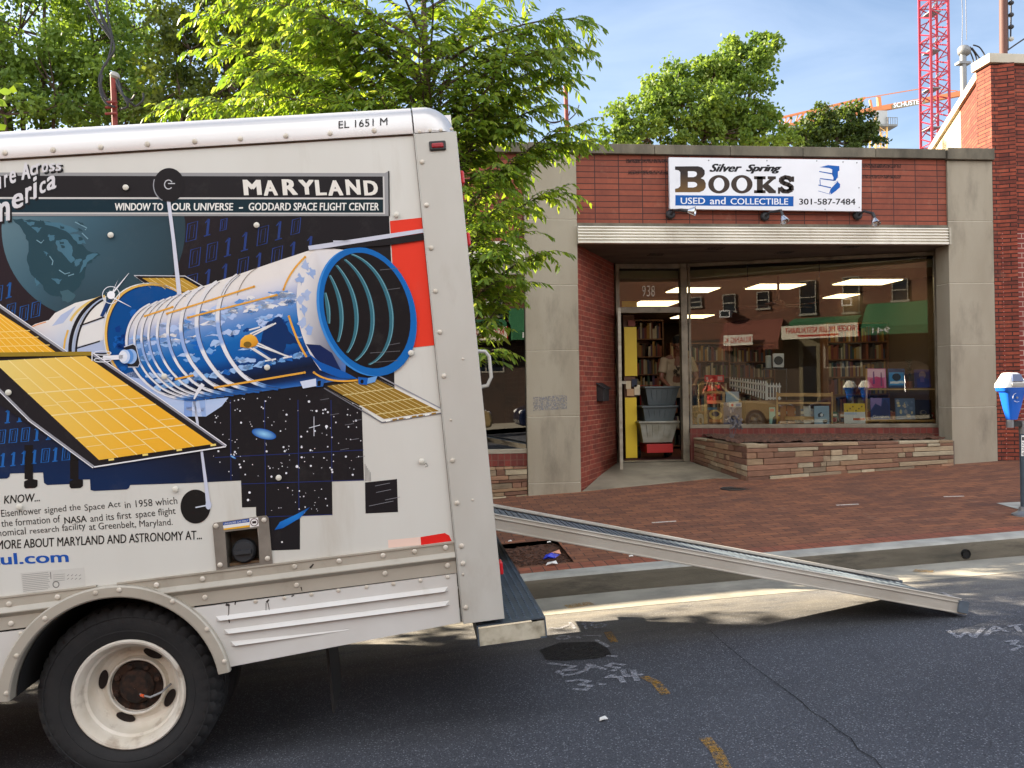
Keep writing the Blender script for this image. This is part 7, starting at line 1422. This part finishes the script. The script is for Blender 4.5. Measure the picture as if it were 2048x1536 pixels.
# ------------------------------------------------------------------ masts and cables
def lines(name, label, cat, pole=None, cables=(), Y=12.0, r=.012, poleR=.05, pm=None, extra=None, cm=None):
    t = thing(name, label, cat, onY(pole[0][0], pole[0][1], Y) if pole else onY(*cables[0][0], Y))
    if pole: mb = MB(); mb.tube([onY(x, y, Y) for x, y in pole], poleR, 12); P_(mb, 'pole', pm, t, smooth=.8)
    for cpts in cables:
        mb = MB(); P = [onY(x, y, Y+(c[0] if c else 0)) for x, y, *c in cpts]; sm = []
        for i in range(len(P)-1):
            a, b, c, d_ = P[max(i-1, 0)], P[i], P[i+1], P[min(i+2, len(P)-1)]
            for k in range(5): u = k/5; sm.append(.5*((2*b)+(c-a)*u+(2*a-5*b+4*c-d_)*u*u+(3*b-a-3*c+d_)*u**3))
        sm.append(P[-1]); mb.tube(sm, r, 6); P_(mb, 'cable', cm or MT['iron'], t, smooth=.8)
    if extra: extra(t)
    return t
RED = mat('rusty_red_paint', (140, 52, 42), .7, col2=(104, 42, 34), vs=10)
PLC = mat('pale_cable', (176, 176, 172), .6)
def ex1(t):
    mb = MB(); p = onY(228, 148, 11.6); mb.lathe(p+Vector((0, 0, -.06)), (.35, -.1, 1), [(.04, 0), (.066, .03), (.06, .06), (.03, .085), (.001, .09)], 14); P_(mb, 'weather_cap', mat('cap_grey', (150, 148, 142), .5), t, smooth=.8)
    for y in (205, 215, 228): mb = MB(); q = onY(222, y, 11.55); mb.tube([q+Vector((-.07, 0, 0)), q+Vector((.09, -.03, 0))], .018, 8); P_(mb, 'insulator', RED, t)
lines('service_mast', 'red service mast with a grey cap and tangled cables above the truck roof', 'mast', [(233, 330), (226, 152)], [[(212, -20), (215, 30), (224, 76), (216, 120), (204, 140), (202, 170), (214, 200)], [(188, -20), (204, 40), (222, 72), (228, 100), (208, 132), (198, 160), (206, 190), (222, 205)], [(232, 160, -.1), (250, 196, -.15), (262, 206, -.15), (272, 212, -.1), (286, 200, -.1), (286, 186, -.1)], [(236, 158, -.1), (246, 190, -.2), (256, 212, -.2), (240, 218, -.1)], [(205, 150, -.1), (200, 180, -.1), (212, 206, -.1), (230, 214, -.1)], [(228, 160), (240, 184), (260, 200), (270, 190)]], 11.6, .015, .036, RED, ex1)
lines('power_line', 'pair of twisted overhead service wires crossing the sky at the upper left', 'cable', None, [[(150, -40), (196, 40), (222, 78)], [(172, -40), (206, 36), (226, 76)]], 11.6, .017)
def ex2(t):
    mb = MB(); p = onY(1128, 263, 11.6); mb.tube([p+Vector((-.09, -.05, 0)), p+Vector((.02, -.05, 0))], .022, 8); P_(mb, 'bracket', RED, t)
lines('roof_mast', 'thin rusty red roof mast with loops of wire among the tree leaves', 'mast', [(1136, 330), (1131, 170)], [[(1086, 236), (1100, 244), (1120, 242), (1136, 232), (1140, 222)], [(1082, 230), (1104, 246), (1128, 240)], [(1138, 240), (1152, 226), (1158, 210)]], 11.6, .008, .03, RED, ex2)
GR = mat('conduit_grey', (120, 122, 124), .5, .3)
def ex3(t):
    mb = MB(); p = onY(1926, 106, 13.2); mb.lathe(p, (.5, -.1, 1), [(.05, -.05), (.08, -.03), (.115, .03), (.10, .09), (.05, .125), (.001, .13)], 16); P_(mb, 'weather_cap', GR, t, smooth=.8)
    mb = MB(); q = onY(1926, 127, 13.2); mb.box(q.x-.11, q.x+.11, 13.14, 13.26, q.z-.02, q.z+.02); P_(mb, 'clamp', GR, t)
lines('conduit_mast', 'grey electrical conduit mast with a domed weather cap beside the sloping coping', 'mast', [(1930, 330), (1926, 106)], [[(1946, 90, -.1), (1958, 94, -.1), (1966, 104, 0), (1970, 112)], [(1944, 96, -.1), (1956, 112), (1962, 122), (1958, 132)], [(1940, 94, -.1), (1950, 108), (1954, 126), (1950, 138)], [(1938, 98), (1946, 118), (1948, 134)]], 13.2, .012, .052, GR, ex3)
BRN = mat('pole_brown', (84, 52, 44), .7)
def ex4(t):
    for y in (6, 30, 54, 78):
        mb = MB(); q = onY(2022, y, 11.4); mb.ball(q, .042, (1, 1, .8)); mb.tube([q+Vector((-.12, 0, 0)), q], .01, 6); P_(mb, 'insulator', MT['iron'] if y < 70 else PLC, t, smooth=.8)
lines('pole_with_insulators', 'brown pole carrying four insulators behind the right coping', 'pole', [(2008, 240), (2006, -60)], [[(2022, -30), (2022, 30), (2021, 80)], [(2014, -30), (2016, 100)], [(2016, 100), (2030, 90), (2060, 70), (2120, 30)]], 11.4, .012, .055, BRN, ex4)
lines('far_wire', 'two hair-thin wires hanging beside the red crane', 'cable', None, [[(1922, -20), (1925, 40), (1921, 180)], [(1931, -20), (1933, 80)]], 20, .008)

# ------------------------------------------------------------------ parking meter at the kerb
Pm = onG(2052, 1030, wz); pm_ = thing('parking_meter', 'blue and white parking meter on a grey post by the kerb', 'parking meter', Pm); YM = Pm.y
MB_ = mat('meter_blue', (20, 96, 200), .35); MW = mat('meter_white', (226, 226, 222), .4); MP = mat('meter_post', (88, 104, 118), .45, .4, col2=(74, 88, 100), vs=9)
mb = MB(); zt_ = onY(2046, 850, YM).z; mb.tube([(Pm.x, YM, Pm.z-.05), (Pm.x, YM, zt_)], .043, 20); P_(mb, 'post', MP, pm_, smooth=.8)
mb = MB(); mb.lathe((Pm.x, YM, Pm.z-.01), (0, 0, 1), [(.12, 0), (.118, .018), (.085, .035), (.062, .05), (.056, .085), (.044, .09)], 24); P_(mb, 'foot', MT['steel'], pm_, smooth=.8)
mb = MB(); zy = onY(2046, 848, YM).z; mb.tube([(Pm.x, YM, zt_-.08), (Pm.x, YM, zy+.03)], [.044, .05], 16, 1); hx0 = onY(2020, 846, YM).x; hx1 = 2*Pm.x-hx0
mb.bar((hx0, YM, zy), (hx1, YM, zy), .05, .045, mat=0)
for x in (hx0, hx1): mb.tube([(x, YM, zy-.03), (x, YM, zy+.04)], .032, 14, 1)
P_(mb, 'yoke', [MT['iron'], MT['steel']], pm_, smooth=.8)
mb = MB(); q = [onY(2043.2, 912, YM-.047), onY(2049, 912, YM-.047), onY(2049, 871, YM-.047), onY(2043.2, 871, YM-.047)]; mb.prism(q, (0, .004, 0), 0, lin((232, 232, 228)))
for i, ch in enumerate('1224'):
    y = 881+i*10; letters(mb, ch, [onY(2044, y, YM-.0475), onY(2048, y, YM-.0475), onY(2048, y-7, YM-.0475), onY(2044, y-7, YM-.0475)], 0, lin((30, 30, 32)), .01)
P_(mb, 'number_strip', MT['print_clean'], pm_, colors=True)
def meter_head(cx, name):
    sx = (hx0-onY(1999, 846, YM).x)/21; dxp = cx-hx0
    def X(px): return onY(px, 800, YM).x + dxp
    def Z(py): return onY(2022, py, YM).z
    o = bpy.data.objects.new(name, None); COL.objects.link(o); o.parent = pm_; o.matrix_parent_inverse = Matrix.Translation(-Vector(pm_.location)); o.location = (cx, YM, zy)
    def build(mb, n, m, **k):
        q = mb.build(n, m, o, **k); q.matrix_parent_inverse = Matrix.Translation(-Vector(o.location)); return q
    def loft(mb, secs, m=0):                        # (z, half width left px, right px, half depth)
        n = 28; vs = []
        for (py, xl, xr, dp) in secs:
            c_, h_ = (X(xl)+X(xr))/2, (X(xr)-X(xl))/2
            for k in range(n): t = 2*pi*k/n; e_ = .55; vs.append((c_+h_*math.copysign(abs(cos(t))**e_, cos(t)), YM+dp*math.copysign(abs(sin(t))**e_, sin(t)), Z(py)))
        mb.add(vs, [(i*n+k, i*n+(k+1) % n, (i+1)*n+(k+1) % n, (i+1)*n+k) for i in range(len(secs)-1) for k in range(n)]+[tuple(range(n))[::-1], tuple((len(secs)-1)*n+k for k in range(n))], m)
    mb = MB(); loft(mb, [(839, 2014, 2031, .035), (815, 2009, 2037, .055), (785, 2004, 2043, .075), (782, 1999, 2047, .085), (775, 1997, 2048.5, .092)]); build(mb, 'housing', MB_, smooth=.7)
    mb = MB(); loft(mb, [(774.8, 1996.5, 2049, .094), (768, 1997, 2048, .092), (760, 2002, 2042, .082), (748, 2009, 2034, .066), (745.5, 2012, 2031, .05)]); build(mb, 'dome', MW, smooth=.7)
    mb = MB(); mb.hexa([(X(2012), YM-.098, Z(763)), (X(2034), YM-.098, Z(763)), (X(2034), YM-.07, Z(763)), (X(2012), YM-.07, Z(763)), (X(2014), YM-.076, Z(748.5)), (X(2031.5), YM-.076, Z(748.5)), (X(2031.5), YM-.05, Z(748.5)), (X(2014), YM-.05, Z(748.5))]); build(mb, 'display', mat('meter_screen', (70, 84, 116), .15), bevel=.003)
    mb = MB(); mb.box(X(2010), X(2036), YM-.101, YM-.08, Z(773.5), Z(766)); build(mb, 'coin_plate', mat('plate_grey', (160, 158, 154), .5, .3), bevel=.004)
    mb = MB(); mb.tube([(X(2022), YM-.085, Z(795)), (X(2022), YM-.074, Z(795))], .009, 12); build(mb, 'lock', MT['steel'], smooth=.8)
    mb = MB()
    for a0, a1 in ((100, 190), (230, 300)): mb.tube([(X(2022)+.040*cos(radians(a)), YM-.078, Z(795)+.04*sin(radians(a))) for a in np.linspace(a0, a1, 9)], .0018, 5)
    build(mb, 'emblem_ring', MW)
    return o
meter_head(hx0, 'meter_head'); meter_head(hx1, 'meter_head')
# ------------------------------------------------------------------ across the street, seen mirrored in the shop window
def mirP(px, py, Y):
    P = onP(px, py, WL_, wn); d_ = ray(px, py); d_ = d_-2*d_.dot(wn)*wn; return P+d_*((Y-P.y)/d_.y)
YOP = -9.2; ob = thing('opposite_building', 'long two-storey brick building with awnings across the street', 'building', (0, YOP, .5))
zr = 6.3; mb = MB(); mb.box(-26, 26, YOP-6, YOP, -2, zr); P_(mb, 'wall', MT['oppbrick'], ob); mb = MB(); mb.box(-26.1, 26.1, YOP-6.1, YOP+.12, zr+.002, zr+.25); P_(mb, 'cornice', MT['coping'], ob)
DKG = mat('dark_pane', (30, 36, 44), .1); OFW = mat('window_frame_grey', (150, 146, 138), .6)
mb = MB(); mb.box(-14, 14, YOP+.0005, YOP+.05, -1, 3.7); P_(mb, 'ground_storey', mat('shaded_shopfront', (62, 46, 38), .7, col2=(44, 36, 32), vs=1.5), ob)  # dark shopfronts, with the shade under the awnings put into their colour
def orect(px0, py0, px1, py1, Y): a, b = mirP(px0, py1, Y), mirP(px1, py0, Y); c = mirP((px0+px1)/2, py1, Y); e = mirP((px0+px1)/2, py0, Y); return min(a.x, b.x), max(a.x, b.x), c.z, e.z
for (x0, y0, x1, y1) in [(1602, 563, 1630, 627), (1688, 555, 1717, 624), (1786, 560, 1814, 600), (1448, 590, 1470, 622), (1516, 585, 1537, 616), (1382, 596, 1402, 613)]:
    a, b, c, e = orect(x0, y0, x1, y1, YOP); w_ = bpy.data.objects.new('window', None); COL.objects.link(w_); w_.parent = ob; w_.matrix_parent_inverse = Matrix.Translation(-Vector(ob.location)); w_.location = ((a+b)/2, YOP, c)
    mb = MB(); mb.box(a, b, YOP+.002, YOP+.03, c, e); P_(mb, 'pane', DKG, w_); mb = MB()
    for q in ((a-.035, a, c, e), (b, b+.035, c, e), (a-.035, b+.035, e, e+.035), (a-.08, b+.08, c-.08, c), (a, b, (c+e)/2-.02, (c+e)/2+.02)): mb.box(q[0], q[1], YOP+.003, YOP+.06, q[2], q[3])
    P_(mb, 'frame', OFW, w_)
for (x0, y0, x1, y1) in [(1687, 598, 1707, 613), (1445, 622, 1465, 636)]:
    a, b, c, e = orect(x0, y0, x1, y1, YOP); mb = MB(); mb.box(a, b, YOP+.07, YOP+.4, c, e); mb.box(a+.05, b-.05, YOP+.4, YOP+.41, c+.05, e-.05, 1); P_(mb, 'air_conditioner', [MT['white'], DKG], ob)
a, b, c, e = orect(1605, 680, 1635, 760, YOP); mb = MB(); mb.box(a-.1, b+.1, YOP+.052, YOP+.1, .2, e+.1); mb.box(a+.05, b-.05, YOP+.1, YOP+.11, .25, e-.25, 1); P_(mb, 'door', [mat('cream_frame', (112, 104, 84), .6), DKG], ob)
a, b, c, e = orect(1652, 690, 1720, 733, YOP); mb = MB(); mb.box(a-.07, b+.07, YOP+.052, YOP+.07, c-.05, e+.05); mb.box(a, (a+b)/2-.03, YOP+.071, YOP+.08, c, e, 1); mb.box((a+b)/2+.03, b, YOP+.071, YOP+.08, c, e, 1); P_(mb, 'shop_window', [OFW, DKG], ob)
def awning(label, x0, x1, zt_, zb_, out, m, txt=None):
    t = thing('awning', label, 'awning', ((x0+x1)/2, YOP, zb_)); mb = MB(); y1 = YOP+out
    mb.add([(x0, YOP+.01, zt_), (x1, YOP+.01, zt_), (x1, y1, zb_+.3), (x0, y1, zb_+.3), (x0, y1, zb_), (x1, y1, zb_), (x0, YOP+.01, zb_+.3), (x1, YOP+.01, zb_+.3), (x0, YOP+.01, zb_), (x1, YOP+.01, zb_)], [(0, 1, 2, 3), (3, 2, 5, 4), (0, 3, 4, 8), (1, 9, 5, 2)], 0); P_(mb, 'canvas', m, t)
    if txt: mb = MB(); s_, xa, xb, z0, z1 = txt; letters(mb, s_, [(xb, y1+.005, z0), (xa, y1+.005, z0), (xa, y1+.005, z1), (xb, y1+.005, z1)], bold=.01); P_(mb, 'number', MT['white'], t)
    return t
GRN = mat('green_canvas', (38, 98, 64), .85); Ya = YOP+1.3
a, b, c, e = orect(1722, 612, 1856, 668, Ya); n0 = mirP(1762, 660, Ya); awning('green canvas awning with a white house number over a shop entrance', a, b, e+.25, c, 1.3, GRN, ('941', n0.x-.3, n0.x+.3, c+.06, c+.26))
a, b, c, e = orect(1578, 641, 1716, 652, YOP+.9); awning('long green canvas awning above the lettered restaurant sign', a, b, e+.2, c-.1, .9, GRN)
a, b, c, e = orect(1438, 638, 1556, 690, YOP+.8); awning('faded rust red canvas awning over the second restaurant', a, b, e, c-.2, .8, mat('rust_canvas', (112, 62, 52), .85))
def osign(label, rect, Y, base, items):
    a, b, c, e = orect(*rect, Y); t = thing('restaurant_sign', label, 'sign', ((a+b)/2, Y, c)); mb = MB(); mb.box(a, b, Y-.06, Y, c, e, 0, lin(base))
    for s_, u0, u1, v0, v1, col, bd in items:
        xa, xb = b-(b-a)*u0, b-(b-a)*u1; z0, z1 = c+(e-c)*v0, c+(e-c)*v1
        if s_: letters(mb, s_, [(xa, Y+.004, z0), (xb, Y+.004, z0), (xb, Y+.004, z1), (xa, Y+.004, z1)], 0, lin(col), bd)
        else: mb.box(xb, xa, Y-.01, Y+.002, z0, z1, 0, lin(col))
    P_(mb, 'board', MT['print_clean'], t, colors=True)
osign('white restaurant sign with red lettering and a red border under the green awning', (1563, 649, 1717, 676), YOP+1.0, (226, 220, 206), [(None, 0, .012, 0, 1, (190, 50, 46), 0), ('ROGER MILLER RESTAURANT', .05, .95, .42, .84, (190, 60, 50), .02), (None, .25, .78, .14, .28, (190, 60, 50), 0)])
osign('short white sign with thin red letters hanging under the rust red awning', (1447, 670, 1505, 691), YOP+1.0, (230, 226, 218), [('RUANG K', .05, .95, .25, .8, (190, 50, 46), .01)])
# parked cars behind the photographer
def car(label, x, yside, front, paint, rimcol, L=4.5, H=1.45):
    """near side of the body lies at y = yside (facing the shop); front = +1 when it points up the street"""
    zg = road_z(x, yside-.8); t = thing('parked_car', label, 'car', (x, yside-.88, zg)); sl_ = atan2(G(x+1)-G(x-1), 2.0); t.rotation_euler = (0, -sl_, 0)
    def Q(mb, n_, m, par=t, **k): return mb.build(n_, m, par, **k)
    f = front; prof_ = [(-L/2, .35), (-L/2, .75), (-L/2+.1, .88), (-L*.30, .93), (L*.22, .96), (L*.40, .86), (L/2-.04, .70), (L/2, .45), (L/2-.05, .28), (-L/2+.05, .28)]
    mb = MB(); mb.prism([(a*f, -.86, b) for a, b in prof_], (0, 1.72, 0)); Q(mb, 'body', paint, bevel=.06)
    cab_ = [(-L*.38, .92), (-L*.28, H), (L*.04, H), (L*.22, .94)]; mb = MB(); mb.add([(a*f, s_*(.80 if b < 1 else .62), b) for s_ in (-1, 1) for a, b in cab_], [(0, 1, 2, 3), (7, 6, 5, 4), (0, 4, 5, 1), (1, 5, 6, 2), (2, 6, 7, 3)]); Q(mb, 'windows', DKG)
    mb = MB(); mb.box(min(-L*.28*f, L*.04*f), max(-L*.28*f, L*.04*f), -.63, .63, H-.01, H+.03)
    for a0, a1 in (((-L*.38, .92), (-L*.28, H)), ((L*.04, H), (L*.22, .94)), ((-L*.1, .93), (-L*.1, H))):
        for s_ in (-1, 1): mb.bar((a0[0]*f, s_*(.81 if a0[1] < 1 else .63), a0[1]), (a1[0]*f, s_*(.81 if a1[1] < 1 else .63), a1[1]), .06, .06)
    Q(mb, 'roof', paint, bevel=.01)
    for a in (-L*.30, L*.31):
        for s_ in (1, -1):
            w_ = bpy.data.objects.new('wheel', None); COL.objects.link(w_); w_.parent = t; w_.location = (a*f, s_*.70, .33); mb = MB(); mb.lathe((0, 0, 0), (0, s_, 0), [(.2, .17), (.24, .185), (.30, .18), (.33, .15), (.33, 0), (.2, 0)], 36); Q(mb, 'tyre', MT['rubber'], w_, smooth=.5)
            mb = MB(); mb.lathe((0, 0, 0), (0, s_, 0), [(.205, .178), (.19, .17), (.18, .12), (.001, .11)], 32, 1); mb.lathe((0, 0, 0), (0, s_, 0), [(.205, .178), (.21, .186), (.19, .186), (.188, .17)], 32)
            for k in range(10): q = 2*pi*k/10; mb.bar((.04*cos(q), s_*.165, .04*sin(q)), (.19*cos(q), s_*.172, .19*sin(q)), .022, .022, (0, 1, 0))
            mb.lathe((0, 0, 0), (0, s_, 0), [(.05, .16), (.045, .18), (.001, .182)], 16); Q(mb, 'rim', [rimcol, MT['black']], w_, smooth=.5)
    for s_ in (1, -1): mb = MB(); mb.ball((f*(L/2-.12), s_*.66, .66), .11, (1, 1.1, .7), 12); Q(mb, 'headlight', mat('headlight', (220, 222, 226), .15), smooth=.8)
ys = -1.55; w1 = mirP(1512, 826, ys); car('beige parked car catching the low sun behind the photographer', w1.x-4.4*.31, ys, 1, mat('beige_paint', (160, 140, 104), .35, .3), MT['steel'], 4.4, 1.6)
w2_ = mirP(1676, 830, ys); car('dark blue parked car with bright alloy wheels behind the photographer', w2_.x+4.6*.31, ys, -1, mat('navy_paint', (24, 32, 56), .15, .2), MT['steel'], 4.6, 1.45)
# the photographer, just behind the camera
J2 = dict(pelvis=(0, .0, .95), chest=(0, -.01, 1.28), neck=(0, -.02, 1.47), head=(0, -.05, 1.62), face=(0, -1, -.05), shl=(.19, -.01, 1.40), shr=(-.19, -.01, 1.40), ell=(.27, -.14, 1.20), elr=(-.27, -.14, 1.20), wrl=(.09, -.30, 1.46), wrr=(-.09, -.30, 1.46), hal=(.07, -.33, 1.54), har=(-.07, -.33, 1.54),
          hpl=(.1, .0, .9), hpr=(-.1, .0, .9), knl=(.11, -.01, .49), knr=(-.11, -.01, .49), anl=(.12, .02, .08), anr=(-.12, .02, .08))
person('photographer in a red shirt and black trousers standing in the street', (.02, -.5, road_z(0, -.5)), pi, J2, (mat('fair_skin', (190, 140, 116), .5), mat('red_shirt', (206, 50, 48), .8), mat('black_trousers', (26, 25, 28), .85), mat('brown_hair', (60, 44, 34), .8), mat('black_shoe', (28, 27, 27), .6)), 1.0)
